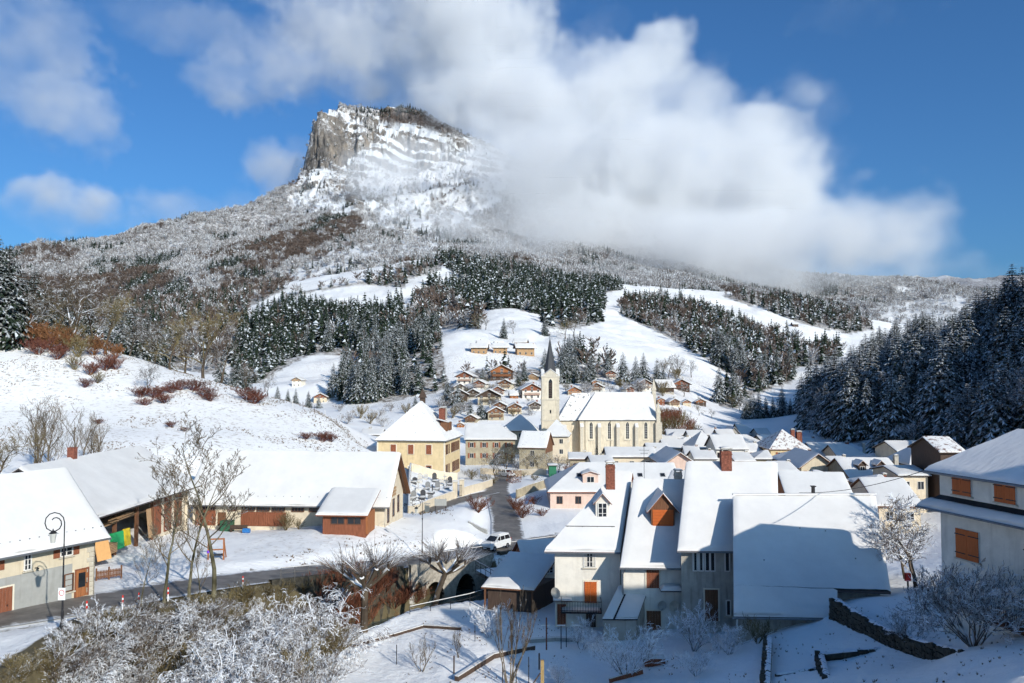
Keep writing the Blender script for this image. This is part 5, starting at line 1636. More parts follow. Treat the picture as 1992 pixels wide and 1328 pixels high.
for px in (1149.6, 1185, 1220, 1255.6):
    x = xa(px, 228) - 30.2
    o = obj('window', lm, CH.e, (x, -6.75, 5.4)); obj('surround', ls, o, (0, 0, -.3)); obj('glazing_bars', lb, o)
    obj('sill', cached('lsill', lambda: MB().box(-.8, .8, -.25, 0, -.55, -.3).mesh('sill', STONE)), o)
for px in (1131, 1165, 1201, 1237):
    x = xa(px, 228) - 30.2
    mb = MB(); mb.prism([(-7.7, -1), (-6.7, -1), (-6.7, 9.6), (-7.0, 9.4), (-7.7, 8.6)], 'x', x - .45, x + .45)
    o = mb.build('buttress', STONE, CH.e)
    sn = MB(); snow_patch(sn, [(x - .5, -7.78, 8.65), (x + .5, -7.78, 8.65), (x + .5, -6.8, 9.65), (x - .5, -6.8, 9.65)], (1, 1, 0, 1), .15, .4); sn.build('snow', SNOW_ROOF, o, True)
for x in (-8.5, -1.3): MB().tube([(x - .9, -6.85, 0), (x - .9, -6.85, 10.8)], [.06, .06], 5).build('downpipe', IRON, CH.e)
# gable front pinnacles on the right
for y, zt in ((-6.9, 14.2), (-.2, 20.6)):
    mb = MB(); mb.box(10.6, 12.4, y - .7, y + .7, -1, zt - 4.2 if y < -1 else 11.5).box(10.9, 12.0, y - .5, y + .5, zt - 4.2 if y < -1 else 11.5, zt - 1.5)
    mb.add([(10.75, y - .65, zt - 1.5), (12.15, y - .65, zt - 1.5), (12.15, y + .65, zt - 1.5), (10.75, y + .65, zt - 1.5), (11.45, y, zt + 2.0)], [(0, 1, 4), (1, 2, 4), (2, 3, 4), (3, 0, 4)])
    mb.build('pinnacle', STONE, CH.e)
# choir
CO = House('church_choir', 'lower choir of the church with patchy snow on its slate roof, beside the tower', 18.2, 235.6, 0.0, 9.6, 11.0, 0, cat='church choir')
CO.walls(10.8, CHURCH)
CO.roof(10.8, 18.0, 'x', oe=0.4, rake=0, hipL=4.4, um=SLATE, sm=speckled('streaked choir snow', (0.11, 0.11, 0.12), 0.56, 0.62, 0.9), snow=0.06)
# tower
TW = House('church_tower', 'square cream church tower with stone corners and a pointed slate spire', 10.7, 224.6, 0.0, 4.9, 4.9, 0, cat='tower')
TW.walls(23.2, CHURCH)
for z in (10.9, 16.6, 23.0):
    MB().box(-2.6, 2.6, -2.6, 2.6, z - .18, z + .18).build('string_course', STONE, TW.e)
for sx in (-1, 1):
    for k in range(17):
        if abs(11.2 + k * .7 - 16.6) < .3: continue
        w_ = .75 if k % 2 else .5
        obj('quoin', cached(('tq', w_, sx), lambda: MB().box(min(0, -sx * w_), max(0, -sx * w_), -.03, .25, 0, .6).mesh('quoin', STONE)), TW.e, (sx * 2.47, -2.47, 11.2 + k * .7))
bl = lancet(1.05, 5.4, GLASS, -.06, .02); bs = lancet(1.75, 6.0, SURR, -.035, .02)
o = obj('window', bl, TW.e, (0, -2.45, 17.0)); obj('surround', bs, o, (0, 0, -.2))
lv = MB()
for k in range(9): lv.box(-.5, .5, -.1, -.062, .2 + k * .48, .45 + k * .48)
lv.build('louvre', DARKWOOD, o)
obj('window', cached('tsmall', lambda: MB().box(-.2, .2, -.05, .02, 0, 1.0).mesh('window', GLASS)), TW.e, (0, -2.45, 12.8))
o = obj('window', bl, TW.e, (2.45, 0, 17.0), math.pi / 2); obj('surround', bs, o, (0, 0, -.2))
sp = MB(); n8 = 8
ring = [(2.05 * math.cos(math.pi / 8 + k * math.pi / 4), 2.05 * math.sin(math.pi / 8 + k * math.pi / 4), 23.2) for k in range(8)]
sp.add(ring + [(0, 0, 34.2)], [(k, (k + 1) % 8, 8) for k in range(8)]); spire = sp.build('spire', SLATE, TW.e)
MB().box(-.05, .05, -.05, .05, 34.0, 35.6).box(-.4, .4, -.05, .05, 34.9, 35.0).build('cross', IRON, spire)
for r_ in range(4):
    g = MB(); g.prism([(-2.5, 23.15), (2.5, 23.15), (0, 25.0)], 'y', -2.5, -1.7)
    o = obj('gablet', g.mesh('gablet', STONE), TW.e, None, r_ * math.pi / 2)
    sn = MB(); snow_patch(sn, [(-2.6, -1.6, 23.2), (-2.6, -2.6, 23.2), (0, -2.6, 25.1), (0, -1.6, 25.1)], (1, 1, 0, 0), .2, .6); snow_patch(sn, [(2.6, -2.6, 23.2), (2.6, -1.6, 23.2), (0, -1.6, 25.1), (0, -2.6, 25.1)], (1, 0, 0, 1), .2, .6)
    sn.build('snow', SNOW_ROOF, o, True)

# -- cluster of tall houses in the middle
K_ = 0.27
def I_house(name, label, pl, pr, Y0, zb, dep, rz=-3, **k):
    x0, x1 = xa(pl, Y0), xa(pr, Y0)
    cy_ = Y0 + dep / 2
    return House(name, label, (x0 + x1) / 2 + K_ * dep / 2, cy_, zb, x1 - x0, dep, rz, K_, **k)
I1 = I_house('gable_house', 'tall pale house with brick chimney, small gabled dormer and orange closed shutter', 1085, 1210, 73, 0.2, 11.5)
I1.walls(7.3, WHITER, 12.9, 'x', hipL=5.0)
ro = I1.roof(7.3, 12.9, 'x', oe=0.75, rake=0.2, hipL=4.6, um=REDWOOD, gutter=True, snow=.2)
w2, d2 = I1.w / 2, I1.d / 2
I1.window('f', xa(1152, 73) - xa(1147.5, 73), 5.95, 1.1, 1.5, fm=FRAMEW, nx=2, ny=3, curtain=True)
I1.window('f', xa(1153.5, 73) - xa(1147.5, 73), 3.0, 1.1, 1.85, shut='closed', sm=ORANGE, surr=SURR)
def slope_z(H, y):  # roof surface height above local y on the front plane
    q = H.pl[0][0]
    t = (y - q[0][1]) / (q[3][1] - q[0][1])
    return q[0][2] + t * (q[3][2] - q[0][2])
y_ = -3.9; I1.dormer(-.05, y_, slope_z(I1, y_) - .1, 1.25, 1.65, 2.35, 2.9, WHITER, win=(.85, 1.45), rm=REDWOOD)
I1.chimney(1.2, -1.2, .85, .85, slope_z(I1, -1.2) - .6, 14.0)
gr = MB(); gr.tube([(-2.2, -4.75, slope_z(I1, -4.75) + .28), (2.3, -4.75, slope_z(I1, -4.75) + .28)], [.035, .035], 5)
for k in range(4): gr.bar((-2 + k * 1.35, -4.7, slope_z(I1, -4.7)), (-2 + k * 1.35, -4.75, slope_z(I1, -4.75) + .28), .05)
if I1.k: gr.v = [I1.S(p) for p in gr.v]
gr.build('snow_guard', IRON, I1.e)
b = I1.balcony('f', -.6, 1.6, 3.6, 1.5, IRON); 
sn = MB(); snow_patch(sn, [(-1.7, -1.4, .01), (1.7, -1.4, .01), (1.7, -.05, .01), (-1.7, -.05, .01)], (1, 1, 0, 1), .1, .5); sn.build('snow', SNOW_ROOF, b, True)
I1.door('f', -2.35, -.1, .8, 2.0, REDWOOD)
I1.door('f', .3, -.1, .9, 1.4, DARKWOOD, name='cellar_door')
MB().box(-3.1, -1.4, -.9, 0, 0, .08).build('porch_roof', ROOFM, I1.e, loc=I1.S((0, -d2, 2.35)))
sn = MB(); snow_patch(sn, [(-3.1, -.9, .085), (-1.4, -.9, .085), (-1.4, 0, .085), (-3.1, 0, .085)], (1, 1, 0, 1), .12, .4); sn.build('porch_snow', SNOW_ROOF, I1.e, True, loc=I1.S((0, -d2, 2.35)))

I2 = I_house('orange_dormer_house', 'tall narrow house with a big orange boarded dormer on its snowy roof', 1214, 1330, 70.5, 0.2, 12.5)
I2.walls(6.4, WHITER)
I2.roof(6.4, 12.4, 'x', oe=0.7, rake=0.0, um=ROOFM, gutter=True, snow=.19)
y_ = -3.9; I2.dormer(-.35, y_, slope_z(I2, y_) - .35, 2.1, 2.1, 3.35, 3.6, BROWNWOOD, rm=REDWOOD, oe=.4, closed=(1.85, 1.85, ORANGE))
I2.chimney(1.6, .3, .7, .7, 11.5, 13.3, CONC)
I2.door('f', .1, 4.0, 1.1, 2.1, REDWOOD, name='upper_door')
I2.door('f', .15, -.1, 1.25, 2.15, BROWNWOOD)
MB().box(-1.0, 1.0, -1.1, 0, -.1, 0).build('awning', ROOFM, I2.e, loc=I2.S((1.65, -I2.d / 2, 4.05)))
sn = MB(); snow_patch(sn, [(-1.0, -1.1, .004), (1.0, -1.1, .004), (1.0, 0, .004), (-1.0, 0, .004)], (1, 1, 0, 1), .35, .3); sn.build('awning_snow', SNOW_ROOF, I2.e, True, loc=I2.S((1.65, -I2.d / 2, 4.05)))
I2.window('f', -1.7, 1.6, .5, .8)
MB().tube([(-2.5, -I2.d / 2 - .12, -.2), (-2.5, -I2.d / 2 - .12, 5.2), (-2.2, -I2.d / 2 - .5, 6.0)], [.05] * 3, 6).build('downpipe', METAL, I2.e, loc=(I2.k * -I2.d / 2, 0, 0))

I3 = I_house('grey_front_house', 'old house with grey weathered front, row of upper windows and brick chimney', 1331, 1512, 68, 0.2, 13.5)
I3.walls(8.3, GREYW, 14.2, 'x')
I3.roof(8.3, 14.2, 'x', oe=0.7, rake=0.25, um=BROWNWOOD, gutter=True, snow=.2)
xm = xa(1421.5, 68)
for i, px in enumerate((1358, 1369, 1381, 1391)):
    I3.window('f', xa(px, 68) - xm, 6.9, .42, 1.75, nx=1, ny=1, sill=False, curtain=(i in (0, 1)))
I3.window('f', xa(1419, 68) - xm, 6.9, .42, 1.75, nx=1, ny=1, sill=False)
I3.door('f', xa(1388, 68) - xm, 1.9, 1.1, 2.6, BROWNWOOD)
I3.window('f', xa(1420, 68) - xm, 3.0, .4, 1.3, nx=1, ny=1)
I3.chimney(-.5, -.5, .95, .85, 13, 15.6)
for z in (0,):
    lo = MB()
    for k in range(16): lo.box(I3.w / 2 + .02, I3.w / 2 + .1, -2.9 + k * .02, 2.9 - k * .36 * 0, 8.3 + k * .33, 8.5 + k * .33) if False else None
gl = MB()
for k in range(14):
    hw_ = (I3.d / 2) * (1 - (k + .5) / 15.0)
    gl.box(I3.w / 2 + .02, I3.w / 2 + .08, -hw_, hw_, 8.4 + k * .39, 8.7 + k * .39)
if I3.k: gl.v = [I3.S(p) for p in gl.v]
gl.build('gable_boards', DARKWOOD, I3.e)

# big barn roof in the foreground (skewed plan): built from its own corners
tl, tr_ = at(1425, 968, 70), at(1704, 967, 70.5)
br_ = at(1733, 1152, 61.2); bl = at(1427, 1142, 61.2); ll, lr_ = at(1427, 1199, 59.4), at(1629, 1202, 59.0)
mid_r = at(1629, 1150, 61.0)
BG = empty('big_barn', (24, 66, 3.0)); tag(BG, 'big barn in the foreground whose wide snowy roof lies half in blue shadow', 'barn')
off = Vector((24, 66, 3.0))
def L3(p): return tuple(Vector(p) - off)
back = [Vector((p.x + 2.6, p.y + 9, p.z - 6.2)) for p in (tr_, tl)]
wl = MB()
ins = .5
fl, fr = (ll.x + .3, ll.y + .6), (lr_.x - .2, lr_.y + .7)
b2 = (br_.x - .5, br_.y + .7)
zt_l, zt_r = ll.z - .15, br_.z - .2
poly = [fl, fr, (lr_.x - .1, br_.y + .8), b2, (tr_.x + 2.0, tr_.y + 8), (tl.x + 2.8, tl.y + 8)]
n_ = len(poly)
tops = [zt_l, lr_.z - .15, mid_r.z - .25, zt_r, zt_r, zt_l]
v = [(p[0] - off.x, p[1] - off.y, -2.5) for p in poly] + [(p[0] - off.x, p[1] - off.y, t - off.z) for p, t in zip(poly, tops)]
wl.add(v, [(i, (i + 1) % n_, n_ + (i + 1) % n_, n_ + i) for i in range(n_)])
# gable ends
wl.add([L3((b2[0], b2[1], zt_r)), L3((tr_.x + 2.0, tr_.y + 8, zt_r)), L3((tr_.x - .35, tr_.y, tr_.z - .2))], [(0, 1, 2)])
wl.add([L3((fl[0], fl[1], zt_l)), L3((tl.x + 2.8, tl.y + 8, zt_l)), L3((tl.x + .3, tl.y, tl.z - .2))], [(0, 1, 2)])
wl.build('wall', GREYW, BG)
rf, sn = MB(), MB()
for qq, oo in (([bl, br_, tr_, tl], (0, 1, 0, 1)), ([back[0], back[1], tl, tr_], (1, 1, 0, 1)), ([ll, lr_, mid_r, bl], (1, 1, 0, 1))):
    qq = [L3(p) for p in qq]
    bt = [(p[0], p[1], p[2] - .16) for p in qq]
    rf.add(list(qq) + bt, [(0, 1, 2, 3), (7, 6, 5, 4), (0, 4, 5, 1), (1, 5, 6, 2), (2, 6, 7, 3), (3, 7, 4, 0)])
    snow_patch(sn, qq, oo, .18, .6, 4)
# open eave on the right half
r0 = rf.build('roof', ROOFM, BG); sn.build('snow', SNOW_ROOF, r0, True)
rc = MB().bar(L3(tl + Vector((0, 0, .3))), L3(tr_ + Vector((0, 0, .3))), .3, .12); rc.build('ridge_cap', SNOW_ROOF, r0)
vp = MB().box(-.12, .12, -.12, .12, 0, .7).box(-.2, .2, -.2, .2, .7, .78); vp.build('vent_pipe', IRON, r0, loc=L3(at(1582, 962, 70.5)))
for u in (.2, .45, .62, .8):
    p = tl.lerp(tr_, u).lerp(bl.lerp(br_, u), .55 + .2 * math.sin(u * 9))
    obj('snow_hook', cached('snow hook', lambda: None), r0, L3(p))
MB().tube([L3(ll + Vector((-.1, -.08, -.1))), L3(lr_ + Vector((.1, -.08, -.1)))], [.08, .08], 6).build('gutter', METAL, r0)
MB().tube([L3(ll + Vector((.25, -.05, -.2))), L3(ll + Vector((.25, .15, -2.6)))], [.05, .05], 6).build('downpipe', FRAMEW, BG)

# lean-to with metal roof in front of the tall houses
p0, p1, p2, p3 = at(1172, 1204, 68.2), at(1240, 1204, 68.2), at(1262, 1143, 71.5), at(1203, 1140, 71.5)
LT = empty('lean_to', (12, 69.5, 0.2)); tag(LT, 'lean-to with snowy sheet roof against the tall houses, beside the balcony', 'lean-to'); of2 = Vector((12, 69.5, .2))
qq = [tuple(p - of2) for p in (p0, p1, p2, p3)]
rf, sn = MB(), MB(); bt = [(p[0], p[1], p[2] - .1) for p in qq]
rf.add(list(qq) + bt, [(0, 1, 2, 3), (7, 6, 5, 4), (0, 4, 5, 1), (1, 5, 6, 2), (2, 6, 7, 3), (3, 7, 4, 0)])
r0 = rf.build('roof', IRON, LT)
def lerp4(a, b, t): return tuple(np.array(a) * (1 - t) + np.array(b) * t)
snow_patch(sn, [qq[0], lerp4(qq[0], qq[1], .3), lerp4(qq[3], qq[2], .3), qq[3]], (1, 1, 0, 1), .1, .5); snow_patch(sn, [lerp4(qq[0], qq[1], .36), qq[1], qq[2], lerp4(qq[3], qq[2], .36)], (1, 1, 0, 1), .1, .5)
sn.build('snow', SNOW_ROOF, r0, True)
mb = MB(); mb.add([(qq[0][0] + .1, qq[0][1] + .15, -1), (qq[1][0] - .1, qq[1][1] + .15, -1), (qq[1][0] - .1, qq[1][1] + .15, qq[1][2] - .1), (qq[0][0] + .1, qq[0][1] + .15, qq[0][2] - .1), (qq[2][0] - .1, qq[2][1], -1), (qq[2][0] - .1, qq[2][1], qq[2][2] - .1), (qq[3][0] + .1, qq[3][1], -1), (qq[3][0] + .1, qq[3][1], qq[3][2] - .1)], [(0, 1, 2, 3), (1, 4, 5, 2), (6, 0, 3, 7)])
mb.build('wall', GREYW, LT)

# -- right house
thK = math.radians(-76)
axk = Vector((math.cos(thK), math.sin(thK))); ink = Vector((-math.sin(thK), math.cos(thK)))
AK = Vector((.533 * 51, 51.0)); LK = 15.0; DK = 9.0
ck = AK + axk * (LK / 2) + ink * (DK / 2)
K = House('shuttered_house', 'pale shaded house with orange shutters and a snowy skirt roof at the right edge', ck.x, ck.y, 6.4, LK, DK, -76)
K.walls(10.35, WHITER)
K.roof(10.35, 12.55, 'x', oe=.6, rake=.5, hipL=1.6, gutter=True, snow=.2, sm=mat('rippled roof snow', (0.74, 0.735, 0.725), rough=.65, var=.05, scale=.35, bump=.6, bscale=1.4, stretch=(2.2, .7, 1)))
# skirt roof: four planes round the walls
zt, ze, o_ = 8.75, 7.95, .95
x, y = LK / 2, DK / 2
sk = [([(-x - o_, -y - o_, ze), (x + o_, -y - o_, ze), (x, -y, zt), (-x, -y, zt)], (1, 0, 0, 0)), ([(x + o_, -y - o_, ze), (x + o_, y + o_, ze), (x, y, zt), (x, -y, zt)], (1, 0, 0, 0)),
      ([(x + o_, y + o_, ze), (-x - o_, y + o_, ze), (-x, y, zt), (x, y, zt)], (1, 0, 0, 0)), ([(-x - o_, y + o_, ze), (-x - o_, -y - o_, ze), (-x, -y, zt), (-x, y, zt)], (1, 0, 0, 0))]
rf, sn = MB(), MB()
for q, o in sk:
    bt = [(p[0], p[1], p[2] - .14) for p in q]
    rf.add(list(q) + bt, [(0, 1, 2, 3), (7, 6, 5, 4), (0, 4, 5, 1), (1, 5, 6, 2), (2, 6, 7, 3), (3, 7, 4, 0)])
    # snow lies on the outer part only: the eave above keeps the rest clear
    up = [lerp4(q[1], q[2], .62), lerp4(q[0], q[3], .62)]
    snow_patch(sn, [q[0], q[1], up[0], up[1]], (1, 0, 1, 0), .16, .5, 2)
r0 = rf.build('skirt_roof', IRON, K.e); sn.build('snow', SNOW_ROOF, r0, True)
MB().tube([(-x - o_, -y - o_ - .08, ze - .05), (x + o_, -y - o_ - .08, ze - .05)], [.08, .08], 6).build('gutter', METAL, r0)
def u_of(px, Y0=51):   # local x along the facade seen at photo column px
    s = (px - CX) / F
    t = (s * AK.y - AK.x) / (axk.x - s * axk.y)
    return -LK / 2 + t
K.window('f', (u_of(1849) + u_of(1884)) / 2, 9.55, u_of(1884) - u_of(1849), 1.15, shut='closed', sm=ORANGE, hinges=True)
K.window('f', (u_of(1930) + u_of(1970)) / 2, 9.55, u_of(1970) - u_of(1930), 1.15, shut='closed', sm=ORANGE, hinges=True)
K.window('f', (u_of(1853) + u_of(1896)) / 2, 6.0, u_of(1896) - u_of(1853), 1.75, shut='closed', sm=ORANGE, hinges=True)
K.window('f', (u_of(1985) + u_of(2020)) / 2, 6.0, u_of(2020) - u_of(1985), 1.75, shut='closed', sm=ORANGE, hinges=True)
bk = K.balcony('f', u_of(1925) + 3.2, 2.3, 6.0, 1.2, BROWNWOOD)
MB().box(-3.05, 3.05, -1.3, -1.1, .95, 1.05).build('handrail_snow', SNOW_ROOF, bk)
# ------------------------------------------------------------------ roads, river, bridge
def resample(poly, step):
    out_ = [poly[0]]
    for a, b in zip(poly[:-1], poly[1:]):
        L_ = np.linalg.norm(b[:2] - a[:2]); n = max(1, int(L_ / step))
        for i in range(1, n + 1): out_.append(a + (b - a) * i / n)
    p = np.array(out_)
    for _ in range(4):   # soften the bends
        p[1:-1] = (p[:-2] + 2 * p[1:-1] + p[2:]) / 4
    return p
def normals2(p):
    d = np.gradient(p[:, :2], axis=0); d /= np.linalg.norm(d, axis=1)[:, None]
    return np.stack([-d[:, 1], d[:, 0]], -1)     # to the left of travel
def strip(name, poly, hw, m, lift=0.0, nacross=8, step=1.0, crown=0.04, label=None):
    p = resample(poly, step); n = normals2(p)
    V_, A_ = [], []
    us = np.linspace(-1, 1, nacross + 1)
    for u in us:
        q = p.copy(); q[:, :2] += n * (u * hw); q[:, 2] += lift + crown * (1 - u * u)
        V_.append(q); A_.append(np.full(len(p), abs(u)))
    V_ = np.array(V_); na, nl = V_.shape[:2]
    mb = MB(); mb.v = [tuple(v) for v in V_.reshape(-1, 3)]
    for i in range(na - 1):
        for j in range(nl - 1):
            mb.f.append([i * nl + j, i * nl + j + 1, (i + 1) * nl + j + 1, (i + 1) * nl + j][::-1]); mb.m.append(0)
    me = mb.mesh(name, m, True)
    a = me.attributes.new('across', 'FLOAT', 'POINT'); a.data.foreach_set('value', np.array(A_, np.float32).ravel())
    o = obj(name, me)
    return o
def asphalt():
    m = mat('slushy asphalt', (0.15, 0.137, 0.124), rough=0.6, var=0.4, scale=0.7, bump=0.2, bscale=8, spec=0.35)
    N, L = nodes_of(m); p = N['Principled BSDF']
    src = p.inputs['Base Color'].links[0].from_socket
    g = N.new('ShaderNodeNewGeometry')
    at_ = N.new('ShaderNodeAttribute'); at_.attribute_name = 'across'
    nz = N.new('ShaderNodeTexNoise'); nz.inputs['Scale'].default_value = 0.9; nz.inputs['Detail'].default_value = 7; nz.inputs['Roughness'].default_value = .7
    L.new(g.outputs['Position'], nz.inputs['Vector'])
    ad = N.new('ShaderNodeMath'); ad.operation = 'MULTIPLY_ADD'; L.new(nz.outputs['Fac'], ad.inputs[0]); ad.inputs[1].default_value = 1.0; L.new(at_.outputs['Fac'], ad.inputs[2])
    mr = N.new('ShaderNodeMapRange'); mr.inputs['From Min'].default_value = 1.30; mr.inputs['From Max'].default_value = 1.50; L.new(ad.outputs[0], mr.inputs['Value'])
    mx = N.new('ShaderNodeMix'); mx.data_type = 'RGBA'; L.new(mr.outputs[0], mx.inputs['Factor']); L.new(src, mx.inputs['A']); mx.inputs['B'].default_value = (.7, .71, .72, 1)
    L.new(mx.outputs['Result'], p.inputs['Base Color'])
    return m
ASPH = asphalt()
for nm, pl, hw, lf, lb in (('road', ROAD1, 2.95, 0.0, 'wet asphalt road along the river'), ('lane', ROAD2, 2.3, .008, 'asphalt lane climbing to the village'), ('side_lane', ROAD3, 1.8, .016, 'asphalt side lane along the cemetery wall')):
    tag(strip(nm, pl, hw, ASPH, lf), lb, kind='structure')
# painted stop line at the junction
def water_mat():
    m = mat('river water', (0.035, 0.05, 0.045), rough=0.12, var=0.4, scale=0.5, bump=0.9, bscale=2.5, spec=0.6, col2=(0.10, 0.13, 0.12))
    return m
wt = strip('river', RIVER, 4.2, water_mat(), 0.25, step=1.5, crown=0.0); tag(wt, 'shallow green river below the road', kind='structure')
w2 = strip('river_arm', RIVER2, 3.0, water_mat(), 0.30, step=1.5, crown=0.0); tag(w2, 'stream flowing out from under the bridge', kind='structure')

STONEW = mat('old masonry', (0.20, 0.18, 0.15), rough=0.95, var=0.4, scale=2.5, bump=0.7, bscale=5)
DARKSTONE = mat('dark mossy masonry', (0.055, 0.05, 0.038), rough=0.95, var=0.5, scale=2.0, bump=0.8, bscale=4)
r1 = resample(ROAD1, 1.0); n1 = normals2(r1)
near1 = r1.copy(); near1[:, :2] -= n1 * 3.3          # river side of the road
pxn = pix(near1[:, 0], near1[:, 1], near1[:, 2])[0]
# retaining wall of the road with the two bridge arches
WL = empty('bridge_wall', tuple(near1[np.argmin(abs(pxn - 880))])); tag(WL, 'masonry bridge with two arches carrying the road over the stream', 'bridge')
ofs = np.array(WL.location)
def wall_run(sel, zb, name, m, parent, arches=()):
    mb = MB()
    P_ = near1[sel]
    N_ = n1[sel]
    t = .45
    d = np.concatenate([[0], np.cumsum(np.linalg.norm(np.diff(P_[:, :2], axis=0), axis=1))])
    D_ = np.linspace(0, d[-1], int(d[-1] / .25))
    X = [np.interp(D_, d, P_[:, k]) for k in range(3)]; NX = [np.interp(D_, d, N_[:, k]) for k in range(2)]
    px_ = pix(X[0], X[1], X[2])[0]
    for i in range(len(D_)):
        pass
    low = np.full(len(D_), zb)
    for pc, hw, cr in arches:
        s = D_[np.argmin(abs(px_ - pc))]
        u = (D_ - s) / hw
        low = np.where(abs(u) < 1, np.maximum(low, zb + (cr - zb) * np.sqrt(np.clip(1 - u * u, 0, 1)) ** .8), low)
    for i in range(len(D_) - 1):
        a, b = i, i + 1
        def q(k, z, o): return (X[0][k] + NX[0][k] * o - ofs[0], X[1][k] + NX[1][k] * o - ofs[1], z - ofs[2])
        ta, tb = X[2][a] + .25, X[2][b] + .25
        v = [q(a, low[a], 0), q(b, low[b], 0), q(b, tb, 0), q(a, ta, 0), q(a, low[a], t), q(b, low[b], t), q(b, tb, t), q(a, ta, t)]
        mb.add(v, [(0, 1, 2, 3), (3, 2, 6, 7), (7, 6, 5, 4), (4, 5, 1, 0)])
    for pc, hw, cr in arches:          # dark vaults running back under the road
        i = int(np.argmin(abs(px_ - pc))); i2 = min(i + 1, len(D_) - 1)
        tv = np.array([X[0][i2] - X[0][i], X[1][i2] - X[1][i]]); tv /= np.linalg.norm(tv); nv = np.array([NX[0][i], NX[1][i]])
        c0_ = np.array([X[0][i], X[1][i]])
        va = MB(); arc = [(-hw, zb)] + [(-hw * math.cos(math.pi * k / 12), zb + (cr - zb) * math.sin(math.pi * k / 12) ** .8) for k in range(13)] + [(hw, zb)]
        rows = []
        for dep in (.1, 6.4):
            rows.append([tuple(np.array([*(c0_ + tv * u + nv * dep), z]) - ofs) for u, z in arc])
        nn_ = len(arc); va.add(rows[0] + rows[1], [(k, k + 1, nn_ + k + 1, nn_ + k) for k in range(nn_ - 1)] + [tuple(range(nn_, 2 * nn_))])
        va.build('vault', DARKSTONE, parent)
    return mb.build(name, m, parent)
wall_run((pxn > 790) & (pxn < 965), -3.6, 'arch_wall', mat('pale masonry', (0.34, 0.31, 0.26), rough=.95, var=.35, scale=2.5, bump=.6, bscale=5), WL, ((846, 1.75, -.2), (906, 1.75, -.2)))
# back of the arches stays dark: the vaults end in added dark walls
dk = MB(); 
W2 = empty('river_wall', tuple(near1[np.argmin(abs(pxn - 700))])); tag(W2, 'dark retaining wall holding up the road beside the river', 'wall')
ofs = np.array(W2.location); wall_run((pxn > 520) & (pxn < 790.5), -3.6, 'masonry', DARKSTONE, W2)
W3 = empty('river_wall', tuple(near1[np.argmin(abs(pxn - 1010))])); tag(W3, 'dark retaining wall below the road right of the bridge', 'wall')
ofs = np.array(W3.location); wall_run((pxn > 964.5) & (pxn < 1120), -3.6, 'masonry', DARKSTONE, W3)

RAILM = mat('galvanised railing', (0.16, 0.15, 0.14), rough=.6, metal=.4, var=.2)
def railing(name, label, pts, h=1.0, step=1.6, m=None, rails=(1.0, .55), r=.03, group=None, snow=True):
    m = m or RAILM
    p = np.array(pts, float)
    d = np.concatenate([[0], np.cumsum(np.linalg.norm(np.diff(p, axis=0), axis=1))])
    n = max(2, int(d[-1] / step) + 1)
    D_ = np.linspace(0, d[-1], n)
    q = np.stack([np.interp(D_, d, p[:, k]) for k in range(3)], -1)
    e = empty(name, tuple(q[0])); o0 = q[0]
    me = cached(('post', h, m.name, r), lambda: MB().box(-r, r, -r, r, -.3, h).mesh('post', m))
    for a in q: obj('post', me, e, tuple(a - o0))
    for f in rails:
        mb = MB(); mb.tube([tuple(a - o0 + np.array([0, 0, h * f])) for a in q], [r * 1.15] * n, 5); mb.build('rail', m, e)
    if snow:
        mb = MB(); mb.tube([tuple(a - o0 + np.array([0, 0, h + r * 1.6])) for a in q], [r * 1.3] * n, 5); mb.build('rail_snow', SNOW_ROOF, e)
    tag(e, label, 'railing', group)
    return e
sel = (pxn > 545) & (pxn < 945)
railing('railing', 'long metal railing along the river side of the road', near1[sel] + np.array([0, 0, .25]))
sel = (pxn > 985) & (pxn < 1090)
railing('railing', 'metal railing beside the road behind the white car', near1[sel] + np.array([0, 0, .25]))
# footbridge from the road to the gardens
fb = [at(948, 1092, 93.0), at(968, 1100, 90.5), at(990, 1112, 87.5), at(1003, 1130, 84.5), at(1000, 1150, 81.5)]
fbm_ = np.array([[p.x, p.y, .62] for p in fb])
fo = strip('footbridge', fbm_, 1.5, SNOW, 0.0, crown=.02, step=.8); fo['category'] = 'footbridge'; fo['label'] = 'snow covered footbridge curving from the road to the gardens'
bp = resample(fbm_, .8); bn = normals2(bp)
for sgn, lb in ((1, 'curved railing on the right side of the snowy footbridge'), (-1, 'curved railing on the left side of the snowy footbridge')):
    q = bp.copy(); q[:, :2] -= bn * 1.45 * sgn
    railing('railing', lb, q, m=IRON, step=1.3)
und = MB(); und.v = []
for i in range(len(bp) - 1):
    pass
sw = strip('deck', fbm_, 1.52, STONEW, -.45, crown=0, step=.8); sw.parent = fo
railing('railing', 'sloping railing beside the path below the footbridge', [tuple(at(1000, 1122, 85)), tuple(at(935, 1150, 80.5)), tuple(at(870, 1175, 77.5)), tuple(at(800, 1203, 75))][0:4] if False else [(xa(1000, 84.5), 84.5, .7), (xa(930, 80), 80, .45), (xa(800, 75.5), 75.5, .3)], h=.9, step=2.2, m=IRON)

